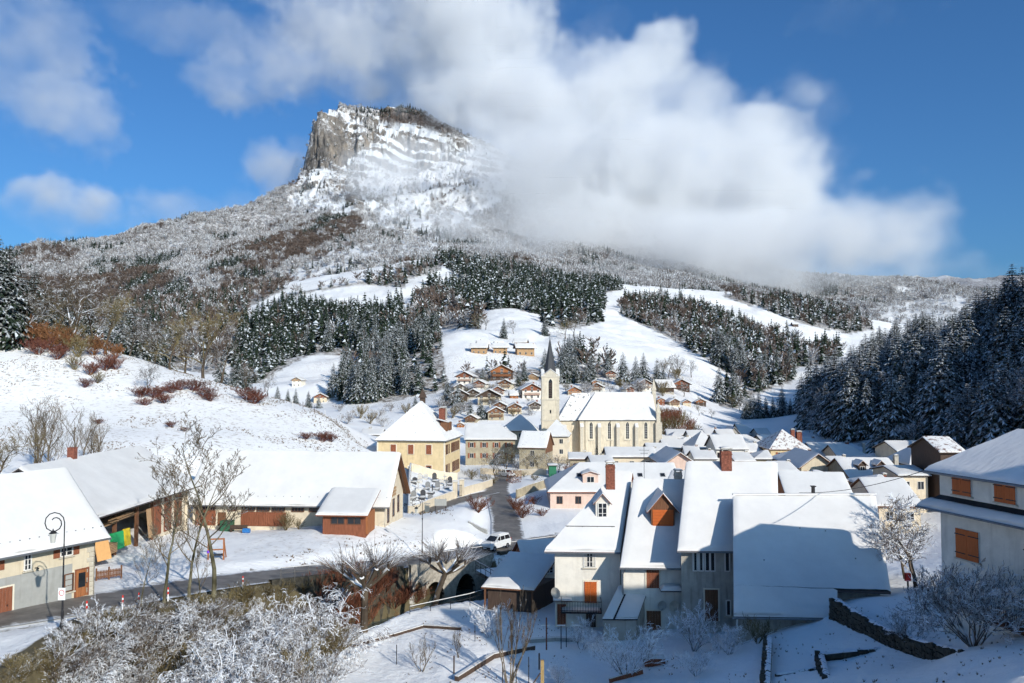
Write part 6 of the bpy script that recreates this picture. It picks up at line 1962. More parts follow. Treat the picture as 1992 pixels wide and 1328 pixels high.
# ------------------------------------------------------------------ cemetery, walls, sheds
def low_wall(name, label, pts, h, t, m, cap=True, cat='wall', rough=0.0, part='masonry'):
    """wall following the ground along photo points (px,Y) or world xy"""
    p = np.array(pts, float)
    d = np.concatenate([[0], np.cumsum(np.linalg.norm(np.diff(p, axis=0), axis=1))])
    n = max(2, int(d[-1] / .8)); D_ = np.linspace(0, d[-1], n + 1)
    q = np.stack([np.interp(D_, d, p[:, k]) for k in range(2)], -1)
    z = G(q[:, 0], q[:, 1]); z = np.convolve(np.pad(z, 2, 'edge'), np.ones(5) / 5, 'valid')
    nn = normals2(np.c_[q, z])
    e = empty(name, (q[0, 0], q[0, 1], z[0])); o0 = np.array([q[0, 0], q[0, 1], z[0]])
    rr_ = np.random.default_rng(int(abs(q[0, 0] * 10)) + 1)
    mb, sn = MB(), MB()
    A_ = np.c_[q + nn * t / 2, z] - o0; B_ = np.c_[q - nn * t / 2, z] - o0
    hh = h + rr_.uniform(-rough, rough, len(q))
    for i in range(len(q) - 1):
        v = [(*A_[i][:2], A_[i][2] - .8), (*A_[i + 1][:2], A_[i + 1][2] - .8), (*B_[i + 1][:2], B_[i + 1][2] - .8), (*B_[i][:2], B_[i][2] - .8),
             (*A_[i][:2], A_[i][2] + hh[i]), (*A_[i + 1][:2], A_[i + 1][2] + hh[i + 1]), (*B_[i + 1][:2], B_[i + 1][2] + hh[i + 1]), (*B_[i][:2], B_[i][2] + hh[i])]
        mb.add(v, [(0, 1, 5, 4), (2, 3, 7, 6), (4, 5, 6, 7)] + ([(0, 4, 7, 3)] if i == 0 else []) + ([(1, 2, 6, 5)] if i == len(q) - 2 else []))
        if cap:
            snow_patch(sn, [v[7], v[6], v[5], v[4]], (1, i == len(q) - 2, 1, i == 0), .1, .8, i)
    mb.build(part, m, e)
    if cap: sn.build('snow', SNOW_ROOF, e, True)
    tag(e, label, cat)
    return e
def pl2(*a): return [(xa(px, Y), Y) for px, Y in a]
low_wall('cemetery_wall', 'cream cemetery wall along the lane, left of the gate', pl2((797, 127), (840, 136), (882, 145)), 1.5, .35, BEIGE)
low_wall('cemetery_wall', 'cream cemetery wall along the lane, right of the gate', pl2((901, 149), (930, 156), (957, 164)), 1.5, .35, BEIGE)
low_wall('cemetery_wall', 'back wall of the cemetery below the yellow building', pl2((800, 166), (850, 168), (890, 170)), 1.6, .35, BEIGE)
low_wall('cemetery_wall', 'rough end wall of the cemetery beside the long barn', pl2((797, 127), (798, 150), (800, 166)), 1.5, .35, OLIVE)
for px, Y, lb in ((886, 146, 'left'), (899, 148.6, 'right')):
    x = xa(px, Y); z = gz(x, Y)
    e = empty('gate_pillar', (x, Y, z)); MB().box(-.4, .4, -.4, .4, -.5, 2.9).build('shaft', BEIGE, e)
    MB().box(-.5, .5, -.5, .5, 2.9, 3.1).build('capstone', STONE, e); sn = MB(); snow_patch(sn, [(-.5, -.5, 3.104), (.5, -.5, 3.104), (.5, .5, 3.104), (-.5, .5, 3.104)], (1, 1, 1, 1), .15, .4); sn.build('snow', SNOW_ROOF, e, True)
    tag(e, lb + ' stone pillar of the cemetery gate', 'gate pillar')
gt = empty('cemetery_gate', (xa(892.5, 147.3), 147.3, gz(xa(892.5, 147.3), 147.3))); 
for k in range(9): obj('bar', cached('gbar', lambda: MB().box(-.025, .025, -.02, .02, .1, 2.3).mesh('bar', IRON)), gt, (-.62 + k * .155, 0, 0))
MB().box(-.7, .7, -.03, .03, 2.1, 2.16).box(-.7, .7, -.03, .03, .3, .36).build('cross_rail', IRON, gt); tag(gt, 'dark iron gate between the two cemetery pillars', 'gate')
TOMB = [mat('grey granite', (0.22, .22, .22), rough=.5, var=.2), mat('pale limestone', (.5, .48, .44), rough=.9, var=.15), mat('dark granite', (.06, .06, .065), rough=.4, var=.2)]
rr = random.Random(11)
for i, (px, Y) in enumerate([(806, 140), (815, 147), (824, 142), (833, 150), (818, 155), (842, 147), (852, 152), (860, 158), (846, 160), (870, 155), (829, 160), (808, 152), (838, 141), (866, 162), (876, 160)]):
    x = xa(px, Y); z = gz(x, Y)
    e = empty('gravestone', (x, Y, z), rr.uniform(-.15, .15)); h = rr.uniform(.9, 1.7); m_ = TOMB[i % 3]
    if i % 4 == 1:
        MB().box(-.09, .09, -.08, .08, .3, h + .4).box(-.4, .4, -.08, .08, h - .2, h - .02).box(-.35, .35, -.25, .25, -.2, .3).build('stone_cross', m_, e)
    else:
        MB().prism([(-.45, -.2), (.45, -.2), (.45, h * .8), (.2, h), (-.2, h), (-.45, h * .8)], 'y', -.1, .1).build('headstone', m_, e)
    MB().box(-.5, .5, -1.9, -.12, -.2, .28).build('slab', m_, e)
    sn = MB(); snow_patch(sn, [(-.5, -1.9, .284), (.5, -1.9, .284), (.5, -.12, .284), (-.5, -.12, .284)], (1, 1, 1, 1), .1, .5); sn.build('snow', SNOW_ROOF, e, True)
    tag(e, ['grey granite gravestone with snowy slab in the cemetery', 'pale limestone gravestone with snowy slab in the cemetery', 'dark granite gravestone with snowy slab in the cemetery'][i % 3], 'gravestone', 'gravestones in the cemetery')

# ------------------------------------------------------------------ village houses
def V(name, label, pl, pr, Y, pe, prd, dep, axis='x', m=None, hipL=0, hipR=0, um=None, sm=None, rz=0, win=None, shm=None, oe=.5, rake=.4, chim=None, snow=.16, cat='house', nwin=None, low=-3, side=None, fm=None):
    x0, x1 = xa(pl, Y), xa(pr, Y)
    w = x1 - x0; cx_, cy_ = (x0 + x1) / 2, Y + dep / 2
    zb = gz(cx_, cy_) - .1
    half = dep / 2 if axis == 'x' else w / 2
    zr = za(prd, Y + dep / 2 if (axis == 'x' or hipL) else Y)
    zev = za(pe, Y - oe)
    # wall top from the eave pixel and the roof slope
    h = (zev * half + zr * oe) / (half + oe) - zb - .15
    H = House(name, label, cx_, cy_, zb, w, dep, rz, cat=cat, lite=True)
    H.walls(h, m or CREAM, zr - zb - .15, axis, low=low, hipL=hipL, hipR=hipR)
    H.roof(h, zr - zb - .15, axis, oe, rake, hipL, hipR, um, sm, snow=snow, res=1.1)
    n = nwin if nwin is not None else max(1, int(w / 3.0))
    rows = [h - 1.5] + ([h - 4.2] if h > 5.2 else [])
    for z in rows:
        for k in range(n):
            u = -w / 2 + w * (k + .5) / n
            H.window('f', u, z, .95, 1.25, shut='open' if shm else None, sm=shm, fm=fm)
    if side:
        for k in range(max(1, int(dep / 3.5))):
            u = -dep / 2 + dep * (k + .5) / max(1, int(dep / 3.5))
            for z in rows: H.window(side, u, z, .9, 1.25, fm=fm)
    for (px, ty, w_, m_) in (chim or []):
        yy = 0.0
        x = xa(px, Y + dep / 2) - cx_
        H.chimney(x, yy, w_, w_, h, za(ty, Y + dep / 2) - zb - .3, m_)
    return H
V('long_stone_house', 'long cream house with bare stone patches just right of the yellow building', 906, 1002, 205, 855, 826, 12, m=OLIVE, hipR=4, shm=BRSHUT, nwin=4, chim=[(932, 842, .8, CONC)])
V('pyramid_roof_house', 'house with tall snowy pyramid roof left of the church tower', 978, 1046, 236, 838, 807, 10.5, m=OLIVE, hipL=5, hipR=5, um=BROWNWOOD, chim=[(1003, 822, .6, BRICK)])
Hb = V('wood_gable_barn', 'grey roofed barn with brown boarded gable in front of the church tower', 1018, 1070, 193, 871, 839, 9, m=OLIVE, um=BROWNWOOD, nwin=1, sm=SNOW_THIN, rz=-14)
gb = MB(); gb.add([(Hb.w / 2 + .05, -4.5, Hb.h), (Hb.w / 2 + .05, 4.5, Hb.h), (Hb.w / 2 + .05, 0, Hb.zr)], [(0, 1, 2)]); gb.box(Hb.w / 2 + .01, Hb.w / 2 + .06, -4.4, 4.4, Hb.h - 1.6, Hb.h); gb.build('gable_boards', BROWNWOOD, Hb.e)
V('hip_roof_presbytery', 'cream house with hipped snowy roof tucked against the church wall', 1062, 1108, 212, 849, 816, 10, m=BEIGE, hipL=4.6, hipR=4.6, side='r', rz=-8, nwin=2)
V('low_annex', 'low snowy annex between the church tower and the hipped house', 1052, 1100, 226, 838, 827, 6, m=BEIGE, nwin=1)
Hp = V('pink_house', 'long pink house with hipped snowy roof and roof windows behind the tall houses', 1070, 1322, 134, 957, 901, 14, m=PINK, hipL=5.5, rake=.4, um=REDWOOD, nwin=7, fm=FRAMEB)
def skylight(H, u, v, w_=.8, h_=1.0, plane=0):
    q = [np.array(p) for p in H.pl[plane][0]]
    p = (q[0] * (1 - u) + q[1] * u) * (1 - v) + (q[3] * (1 - u) + q[2] * u) * v
    sl = math.atan2(q[3][2] - q[0][2], q[3][1] - q[0][1])
    o = obj('skylight', cached(('sky', w_, h_), lambda: MB().box(-w_ / 2, w_ / 2, -h_ / 2, h_ / 2, 0, .24, 1).box(-w_ / 2 + .08, w_ / 2 - .08, -h_ / 2 + .08, h_ / 2 - .08, .24, .25, 0).mesh('skylight', [GLASS, METAL])), H.e, tuple(p))
    o.rotation_euler = (sl, 0, 0)
for u in (.12, .2, .52, .66, .86): skylight(Hp, u, .55)
Hp.dormer(-4.0, -5.4, 4.2, 2.6, 1.5, 1.9, 4, PINK, win=(1.2, 1.0)) 
V('peach_gable_house', 'peach house whose broad gable faces the camera behind the pink house', 1292, 1350, 152, 905, 880, 13, axis='y', m=PINK, um=BROWNWOOD, oe=.6, rake=.7, nwin=2)
V('flat_roof_row', 'long low snowy roof in front of the church nave', 1182, 1274, 168, 889, 870, 8, m=BEIGE, nwin=3, chim=[(1212, 885, .5, CONC), (1277, 880, .8, CONC)])
V('small_orange_annex', 'small snowy annex with orange gable above the tall houses', 1316, 1342, 118, 938, 916, 5, m=ORANGEWOOD, um=BROWNWOOD, nwin=1, rz=-25)
V('village_house', 'snowy roofed house right beside the church gable', 1292, 1338, 215, 872, 855, 9, m=BEIGE, chim=[(1297, 858, .5, CONC)])
V('village_house', 'small house with a dormer window below the brown bank right of the church', 1304, 1330, 245, 853, 840, 8, m=GREYW, hipL=3, hipR=3, nwin=2)
V('village_house', 'long house with two sloping roof windows and a shaded left roof', 1350, 1394, 200, 872, 838, 11, m=GREYW, hipL=5, hipR=4.5, nwin=4, chim=[(1385, 862, .7, BRICK)])
V('village_house', 'white roofed terrace with dark windows behind the brick chimney', 1392, 1450, 188, 874, 846, 10, m=WHITER, nwin=5, chim=[(1430, 864, .6, BRICK)], fm=FRAMEB)
V('village_house', 'house with broad shaded roof at the foot of the dark wood', 1452, 1492, 205, 867, 846, 10, m=OLIVE, hipR=4)
V('village_barn', 'large white barn roof at the far edge of the village', 1440, 1478, 270, 846, 823, 12, m=OLIVE, hipR=5, nwin=1, cat='barn')
V('village_house', 'narrow gabled house with row of small roofs behind the terrace', 1398, 1428, 240, 850, 835, 8, m=OLIVE)
V('village_house', 'small snowy house left of the large white barn roof', 1415, 1440, 255, 848, 831, 8, m=GREYW, axis='y', oe=.3)
V('village_house', 'far snowy shed roof right of the large white barn roof', 1474, 1496, 262, 845, 833, 8, m=GREYW, nwin=1)
V('village_house', 'low house with snowy roof beside the far end of the street', 1340, 1368, 250, 850, 837, 7, m=GREYW, nwin=1)
V('yellow_house', 'yellow house with brick ridge bare of snow and two orange chimneys', 1497, 1570, 185, 874, 835, 11.5, m=YELLOW, hipL=5.7, hipR=5.0, um=TILE, sm=SNOW_PATCHY, shm=BRSHUT, snow=.07, chim=[(1540, 834, .8, BRICK), (1552, 838, 1.2, BRICK)])
V('mossy_roof_house', 'house with thin speckled snow on a steep roof in front of the yellow house', 1526, 1580, 165, 899, 875, 9, m=BEIGE, hipL=3.5, sm=SNOW_THIN, nwin=2, um=TILE)
V('white_gable_house', 'cream house whose snowy half hipped gable faces the camera', 1556, 1618, 148, 911, 882, 11, axis='y', m=CREAM, um=BROWNWOOD, oe=.7, rake=.8, shm=BRSHUT, nwin=2)
V('village_house', 'wide snowy roofed house with red shutters below the dark wood', 1585, 1652, 190, 889, 861, 11, m=BEIGE, shm=BRSHUT, nwin=3, chim=[(1645, 858, .7, BRICK)])
V('village_house', 'snowy roofed house with clipped gable at the foot of the dark wood', 1630, 1688, 182, 892, 865, 11, m=BEIGE, hipR=2.5, chim=[(1678, 862, .5, CONC)], nwin=2)
Hd = V('twin_dormer_house', 'house with two small snowy dormers and a grey stone gable', 1652, 1752, 138, 932, 891, 12, m=OLIVE, um=BROWNWOOD, nwin=4, chim=[(1739, 884, .7, CONC)])
def d_at(H, px, Y, v, **k):
    q = H.pl[0][0]
    y = q[0][1] + (q[3][1] - q[0][1]) * v; z = q[0][2] + (q[3][2] - q[0][2]) * v
    H.dormer(xa(px, Y) - H.e.location.x, y, z - .2, 1.3, 1.3, 1.9, 2.6, DARKWOOD, win=(.8, .9), rm=BROWNWOOD, **k)
d_at(Hd, 1674, 140, .38); d_at(Hd, 1710, 140, .38)
Ho = V('orange_gable_house', 'house with steep orange boarded gable and plain snowy roof behind the big barn', 1548, 1660, 103, 985, 919, 11, m=ORANGEWOOD, um=BROWNWOOD, oe=.7, rake=.6, nwin=2, rz=-6)
V('village_house', 'low house with grey snowy roof behind the bare tree by the big barn', 1712, 1790, 112, 985, 930, 13, m=BEIGE, hipL=0, um=BROWNWOOD, nwin=2, rz=-4)
V('village_house', 'barn like house with snowy roof and cream front beside the dark wood', 1740, 1802, 162, 878, 858, 9, m=BEIGE, um=DARKWOOD, nwin=2, rz=3)
V('village_house', 'small house with pyramid roof and brick chimney near the right house', 1768, 1815, 142, 905, 866, 9, m=BEIGE, hipL=4, hipR=3, chim=[(1797, 864, .8, BRICK)], nwin=2)
V('village_house', 'dark gabled house with brown patches in its roof snow above the right house', 1826, 1870, 122, 880, 850, 9, m=DARKWOOD, um=DARKWOOD, sm=SNOW_PATCHY, nwin=1)
V('village_house', 'snowy low roof just left of the shuttered house', 1745, 1800, 124, 925, 906, 9, m=BEIGE, nwin=2)
V('village_house', 'house with snowy roof in the gap above the long pink house', 1262, 1300, 195, 880, 862, 9, m=BEIGE, nwin=2)
V('small_barn', 'small barn with bluish shaded roof left of the yellow building', 704, 738, 183, 884, 868, 9, m=BEIGE, nwin=1, cat='barn')
V('village_house', 'snowy house with chimney behind the hill left of the yellow building', 703, 742, 245, 846, 834, 9, m=GREYW, chim=[(721, 830, .8, CONC)], nwin=2)
V('garden_shed', 'little green shed with snowy flat roof in the gardens', 1068, 1082, 176, 905, 902, 3, m=mat('green paint', (.03, .17, .09), rough=.6), oe=.3, rake=.3, nwin=0, cat='shed')

# the crowded roofs of the village street
for i, (pl_, pr_, Y_, pe_, pd_, dp_, kw) in enumerate([
    (1285, 1318, 232, 862, 848, 8, dict(m=BEIGE)), (1318, 1346, 226, 866, 850, 8, dict(m=GREYW, hipL=3)), (1336, 1362, 190, 884, 868, 8, dict(m=WHITER)), (1388, 1412, 222, 862, 846, 8, dict(m=OLIVE, axis='y', oe=.3)),
    (1405, 1440, 210, 866, 850, 9, dict(m=BEIGE, hipR=3)), (1446, 1478, 190, 880, 862, 9, dict(m=GREYW)), (1470, 1500, 172, 893, 876, 8, dict(m=OLIVE, hipL=3)), (1426, 1462, 168, 897, 880, 8, dict(m=BEIGE)),
    (1352, 1392, 172, 893, 876, 8, dict(m=WHITER)), (1480, 1520, 225, 860, 846, 8, dict(m=OLIVE)), (1560, 1590, 215, 868, 852, 8, dict(m=BEIGE)), (1620, 1650, 160, 905, 888, 8, dict(m=OLIVE)),
    (1690, 1722, 168, 898, 882, 8, dict(m=BEIGE, hipL=2.5)), (1712, 1744, 152, 912, 893, 8, dict(m=OLIVE)), (1690, 1730, 122, 948, 924, 8, dict(m=PINK, hipL=3)), (1300, 1335, 265, 846, 835, 8, dict(m=GREYW)),
    (1372, 1400, 262, 846, 834, 8, dict(m=OLIVE)), (1240, 1290, 178, 886, 872, 7, dict(m=BEIGE)), (1150, 1190, 158, 902, 886, 8, dict(m=BEIGE)), (1110, 1150, 176, 893, 880, 7, dict(m=OLIVE)), (1505, 1545, 140, 918, 898, 8, dict(m=GREYW)), (1600, 1640, 128, 935, 915, 8, dict(m=CREAM, hipR=3))]):
    V('street_house', 'small %s house in the crowded roofs of the village, %s from the left' % ({BEIGE: 'beige', GREYW: 'grey', WHITER: 'white', OLIVE: 'stone', PINK: 'pink', CREAM: 'cream'}[kw['m']], ['1st', '2nd', '3rd', '4th', '5th', '6th', '7th', '8th', '9th', '10th', '11th', '12th', '13th', '14th', '15th', '16th', '17th', '18th', '19th', '20th', '21st', '22nd'][sorted([1285, 1318, 1336, 1388, 1405, 1446, 1470, 1426, 1352, 1480, 1560, 1620, 1690, 1712, 1690.5, 1300, 1372, 1240, 1150, 1110, 1505, 1600]).index(pl_ if i != 14 else 1690.5)]), pl_, pr_, Y_, pe_, pd_, dp_, nwin=2, chim=[((pl_ * .35 + pr_ * .65), pd_ - 4, .6, (BRICK, CONC)[i % 2])] if i % 3 else None, rz=(i * 7) % 13 - 6, um=(ROOFM, BROWNWOOD)[i % 2], sm=SNOW_THIN if i % 4 == 1 else None, **kw)

# sheds by the river
S1 = House('open_shed', 'open wooden shed with blue shaded snowy roof beside the tall pale house', xa(1016, 79), 80.6, 0.3, 4.6, 4.6, -14, K_, cat='shed')
S1.walls(1.9, DARKWOOD)
S1.roof(0, 0, pl=[([(-2.7, -2.8, 1.9), (2.6, -2.8, 1.9), (2.6, 2.6, 4.2), (-2.7, 2.6, 4.2)], (1, 1, 1, 1))], snow=.18, um=BROWNWOOD)
for x in (-2.4, 2.3): MB().box(x - .08, x + .08, -2.7, -2.55, -.5, 1.85).build('post', BROWNWOOD, S1.e, loc=(S1.k * -2.6, 0, 0))
S2 = House('river_cottage', 'small cottage with red gable and shaded snowy roof below the road', xa(1058, 89), 91.0, 0.2, 5.4, 4.6, 14, cat='cottage')
S2.walls(2.4, BEIGE, 3.9, 'x'); S2.roof(2.4, 3.9, 'x', oe=.4, rake=.4, um=REDWOOD, snow=.18)
MB().add([(-2.74, -2.2, 2.3), (-2.74, 2.2, 2.3), (-2.74, 0, 3.85)], [(0, 2, 1)]).build('gable_boards', REDWOOD, S2.e); S2.window('f', 0, 1.4, .9, 1.0)

# ------------------------------------------------------------------ chalets on the hillside
def hit(px, py, Y0, Y1, n=240):
    """where the line of sight through a photo pixel meets the hillside"""
    Ys = np.linspace(Y0, Y1, n)
    p = [at(px, py, y) for y in Ys]
    xs = np.array([q.x for q in p]); zs = np.array([q.z for q in p])
    g = G(xs, Ys)
    k = np.where(zs <= g)[0]
    i = k[0] if len(k) else int(np.argmin(abs(zs - g)))
    return xs[i], Ys[i], g[i]
CR = random.Random(77)
def chalet(label, px, py, wpx, style, axis='y', Y=(260, 700), rz=0, hfac=1.0, dep=None, wallm=None, topm=None, name='chalet', bal=True):
    x, y, z = hit(px, py, *Y)
    w = wpx / F * y
    w *= CR.uniform(.8, 1.22); hfac *= CR.uniform(.85, 1.2); rz += CR.uniform(-12, 12)
    dep = dep or w * CR.uniform(.95, 1.5)
    h = w * .50 * hfac
    zr = h + w * .26
    H = House(name, label, x, y + dep / 2, z - .3, w, dep, rz, lite=True, cat='chalet')
    H.walls(h, wallm or WHITER, zr, axis, low=-4)
    half = w / 2 if axis == 'y' else dep / 2
    if axis == 'x': zr = h + half * .62
    H.roof(h, zr, axis, oe=w * .14, rake=w * .12, um=DARKWOOD, snow=.3, res=1.5, th=.16, sm=SNOW_THIN if CR.random() < .3 else None)
    tm = topm or REDWOOD
    g = MB()
    if axis == 'y':
        y0 = -dep / 2 - .05
        g.add([(-w / 2, y0, h * .84), (w / 2, y0, h * .84), (w / 2, y0, h), (0, y0, zr - .1), (-w / 2, y0, h), (-w / 2, y0 + .3, h * .84), (w / 2, y0 + .3, h * .84)], [(0, 1, 2, 3, 4), (0, 5, 6, 1)])
    else:
        g.box(-w / 2 + .02, w / 2 - .02, -dep / 2 - .06, -dep / 2, h * .25, h - .02)
    g.build('boarding', tm, H.e)
    n = 3 if w > 8 else 2
    if CR.random() < .6: H.chimney(w * CR.choice((-.2, .22)), dep * .1, .7, .7, h, zr + .7, CR.choice((BRICK, CONC)))
    for k in range(n):
        u = -w / 2 + w * (k + .5) / n
        o = H.window('f', u, h * .84, w * .10, h * .24); o.location.y -= .07
        o = H.window('f', u, h * .28, w * .10, h * .26); o.location.y -= .07 if axis == 'x' else 0
    if axis == 'y': 
        o = H.window('f', 0, h * 1.12, w * .12, h * .2); o.location.y -= .07
    if bal: H.balcony('f', 0, h * .46, w * .8, w * .10, tm if style != 'w' else BROWNWOOD, h=.9)
    return H
chalet('white and brown chalet left of the row with wide snowy ground behind it', 906, 747, 28, 'r', hfac=1.1)
chalet('broad orange gabled chalet highest on the slope left of the church tower', 976, 739, 42, 'o', topm=ORANGEWOOD, wallm=DARKWOOD, rz=12, hfac=.8)
chalet('small ochre chalet just left of the church spire base', 1038, 739, 20, 'h', wallm=HONEYWOOD, topm=HONEYWOOD)
chalet('red brown gabled chalet above the dark balcony chalet', 965, 771, 33, 'r', rz=8)
chalet('dark roofed chalet with long balcony and cream ground floor', 952, 788, 38, 'd', topm=DARKWOOD, wallm=CREAM)
chalet('white chalet with red gable left of the church tower', 1031, 777, 38, 'r', rz=10)
chalet('low orange shed between two chalets', 999, 775, 17, 'o', axis='x', wallm=ORANGEWOOD, topm=ORANGEWOOD, bal=False, name='orange_shed')
chalet('cream chalet with double balcony below the white chalet', 1001, 806, 32, 'w', wallm=CREAM, rz=14, hfac=1.15, topm=BROWNWOOD)
chalet('dark wooden chalet on the bank at the left end of the village', 892, 783, 30, 'd', topm=DARKWOOD, wallm=DARKWOOD, bal=False)
chalet('small dark hut beside the spruces at the left end of the village', 889, 764, 18, 'd', topm=DARKWOOD, wallm=GREYW, bal=False, rz=25, name='hut')
chalet('brown wooden chalet behind the yellow building chimney', 918, 823, 21, 'd', topm=BROWNWOOD, wallm=OLIVE, Y=(230, 500))
chalet('tiny orange gabled cabin beside the yellow building roof', 896, 832, 15, 'o', topm=ORANGEWOOD, wallm=ORANGEWOOD, Y=(225, 500), bal=False, name='cabin')
chalet('red gabled chalet in front of the tall spruces right of the spire', 1191, 737, 25, 'r', rz=-12)
chalet('small orange cabin half hidden by spruces right of the tower', 1157, 750, 13, 'o', topm=ORANGEWOOD, wallm=ORANGEWOOD, bal=False, name='cabin')
chalet('orange gabled chalet showing above the church choir roof', 1118, 770, 22, 'o', topm=ORANGEWOOD, wallm=BEIGE)
chalet('dark snowy roofed chalet behind the spruces right of the spire', 1129, 735, 22, 'd', topm=DARKWOOD, wallm=DARKWOOD, axis='x')
chalet('brown balconied chalet above the middle of the nave roof', 1251, 760, 32, 'b', topm=BROWNWOOD, rz=14)
chalet('dark chalet with snowy roof above the right end of the nave', 1294, 765, 25, 'd', topm=DARKWOOD, wallm=GREYW, axis='x')
chalet('dark red gabled chalet at the right end of the hillside village', 1327, 762, 25, 'r', topm=REDWOOD, wallm=DARKWOOD, rz=-8)
chalet('tall orange cabin beside the church pinnacle', 1286, 788, 14, 'o', topm=ORANGEWOOD, wallm=REDWOOD, hfac=1.5, bal=False, name='cabin')
chalet('yellow walled cabin with orange gable right of the church', 1337, 790, 18, 'o', topm=ORANGEWOOD, wallm=CREAM, bal=False, rz=-8, name='cabin')
chalet('orange and dark cabin at the end of the snowy bank right of the church', 1366, 790, 18, 'o', topm=ORANGEWOOD, wallm=DARKWOOD, bal=False, rz=-10, name='cabin')
for lb, px, py, w_ in (('honey wooden cabin at the left front of the upper meadow group', 932, 689, 26), ('honey wooden cabin at the left back of the upper meadow group', 939, 678, 21), ('honey wooden cabin at the middle front of the upper meadow group', 973, 688, 27), ('honey wooden cabin at the middle back of the upper meadow group', 970, 675, 20),
                       ('honey wooden cabin at the right front of the upper meadow group', 1021, 691, 30), ('honey wooden cabin at the right back of the upper meadow group', 1013, 676, 23)):
    chalet(lb, px, py, w_, 'h', axis='x', wallm=HONEYWOOD, topm=HONEYWOOD, bal=False, dep=6.5, name='cabin', Y=(330, 700), hfac=.9)
chalet('modern honey boarded house alone in the left meadow', 578, 753, 19, 'h', wallm=WHITER, topm=HONEYWOOD, Y=(330, 800), hfac=1.4, name='meadow_house', bal=False)
chalet('farmhouse with red gable and cream wall behind the snowy left hill', 620, 783, 26, 'r', wallm=CREAM, Y=(330, 800), rz=18, name='farmhouse', bal=False)
for lb, px, py, w_, tm, wm in (('brown chalet low on the slope left of the cream chalet', 975, 802, 26, BROWNWOOD, WHITER), ('white chalet with dark gable between the tower and the cream chalet', 1040, 800, 24, DARKWOOD, WHITER), ('small brown chalet under the broad orange chalet', 985, 758, 22, BROWNWOOD, CREAM), ('grey chalet with snowy roof left of the dark balcony chalet', 922, 775, 24, DARKWOOD, GREYW), ('red brown chalet beside the white and brown chalet', 935, 757, 20, REDWOOD, WHITER),
                            ('small chalet right of the spire under the red gabled chalet', 1165, 762, 20, BROWNWOOD, WHITER), ('white chalet left of the brown balconied chalet', 1222, 765, 22, REDWOOD, WHITER), ('dark chalet high behind the right end of the nave', 1275, 748, 22, DARKWOOD, DARKWOOD), ('cream chalet at the foot of the slope right of the nave', 1310, 790, 22, BROWNWOOD, CREAM), ('low brown barn at the foot of the slope behind the pyramid roof', 960, 818, 26, BROWNWOOD, OLIVE)):
    chalet(lb, px, py, w_, 'r', topm=tm, wallm=wm, rz=(px * 7) % 31 - 15)
chalet('lone dark hut on the far right meadow', 1548, 635, 10, 'd', wallm=DARKWOOD, topm=DARKWOOD, Y=(700, 1500), axis='x', bal=False, name='hut')
# ------------------------------------------------------------------ street furniture and small things
def lamp_post(label, px, Y, h, z=None, plate=False, flip=1):
    x = xa(px, Y); z = gz(x, Y) if z is None else z
    e = empty('street_lamp', (x, Y, z))
    MB().tube([(0, 0, -.3), (0, 0, .9), (0, 0, 1.0), (0, 0, h * .72)], [.09, .085, .06, .04], 8).build('pole', IRON, e)
    MB().tube([(0, 0, 0), (0, 0, .25)], [.16, .12], 8).build('base', IRON, e)
    pts = [(0, 0, h * .72)]
    R = .62
    for k in range(17):        # crook and scroll
        a = math.pi * k / 16 * 2.75
        r_ = R * (1 - .62 * max(0, k - 7) / 9)
        cx_ = -R
        pts.append((flip * (cx_ + r_ * math.cos(a)), 0, h - R - .05 + r_ * math.sin(a)))
    MB().tube(pts, [.035] * len(pts), 6).build('crook', IRON, e)
    L0 = h - 2 * R - .55; cx_ = -R * flip * 1.15
    ln = MB(); ln.tube([(cx_, 0, L0 + .45), (cx_, 0, L0 + .62), (cx_, 0, h - R * 1.7)], [.26, .05, .02], 6); lan = ln.build('lantern', IRON, e)
    MB().tube([(cx_, 0, L0 - .15), (cx_, 0, L0 + .44)], [.13, .22], 6).build('glass', mat('lantern glass', (.5, .5, .46), rough=.2, var=.1), lan)
    MB().tube([(0, 0, h * .62), (0, 0, h * .65)], [.07, .07], 8).build('collar', IRON, e)
    if plate:
        MB().box(-.22, .22, -.13, -.10, 1.65, 2.4).build('sign_plate', mat('white enamel', (.75, .75, .74), rough=.4, var=.03), e)
        RED = mat('red enamel', (.55, .02, .02), rough=.4, var=.05)
        t = []; 
        for k in range(25): t.append((.15 * math.cos(k * math.pi / 12), -.135, 2.1 + .17 * math.sin(k * math.pi / 12)))
        MB().tube(t, [.018] * 25, 4).build('red_ring', RED, e)
    return tag(e, label, 'street lamp')
lamp_post('black scrolled street lamp with a white sign plate beside the roadside house', 133, 50.6, 7.1, plate=True, flip=1, z=min(gz(xa(133, 50.6), 50.6), za(1218, 50.6)) if gz(xa(133, 50.6), 50.6) > za(1225, 50.6) else za(1218, 50.6))
lamp_post('black scrolled street lamp on the snowy bank beside the lane junction', 823, 95.2, 7.0)

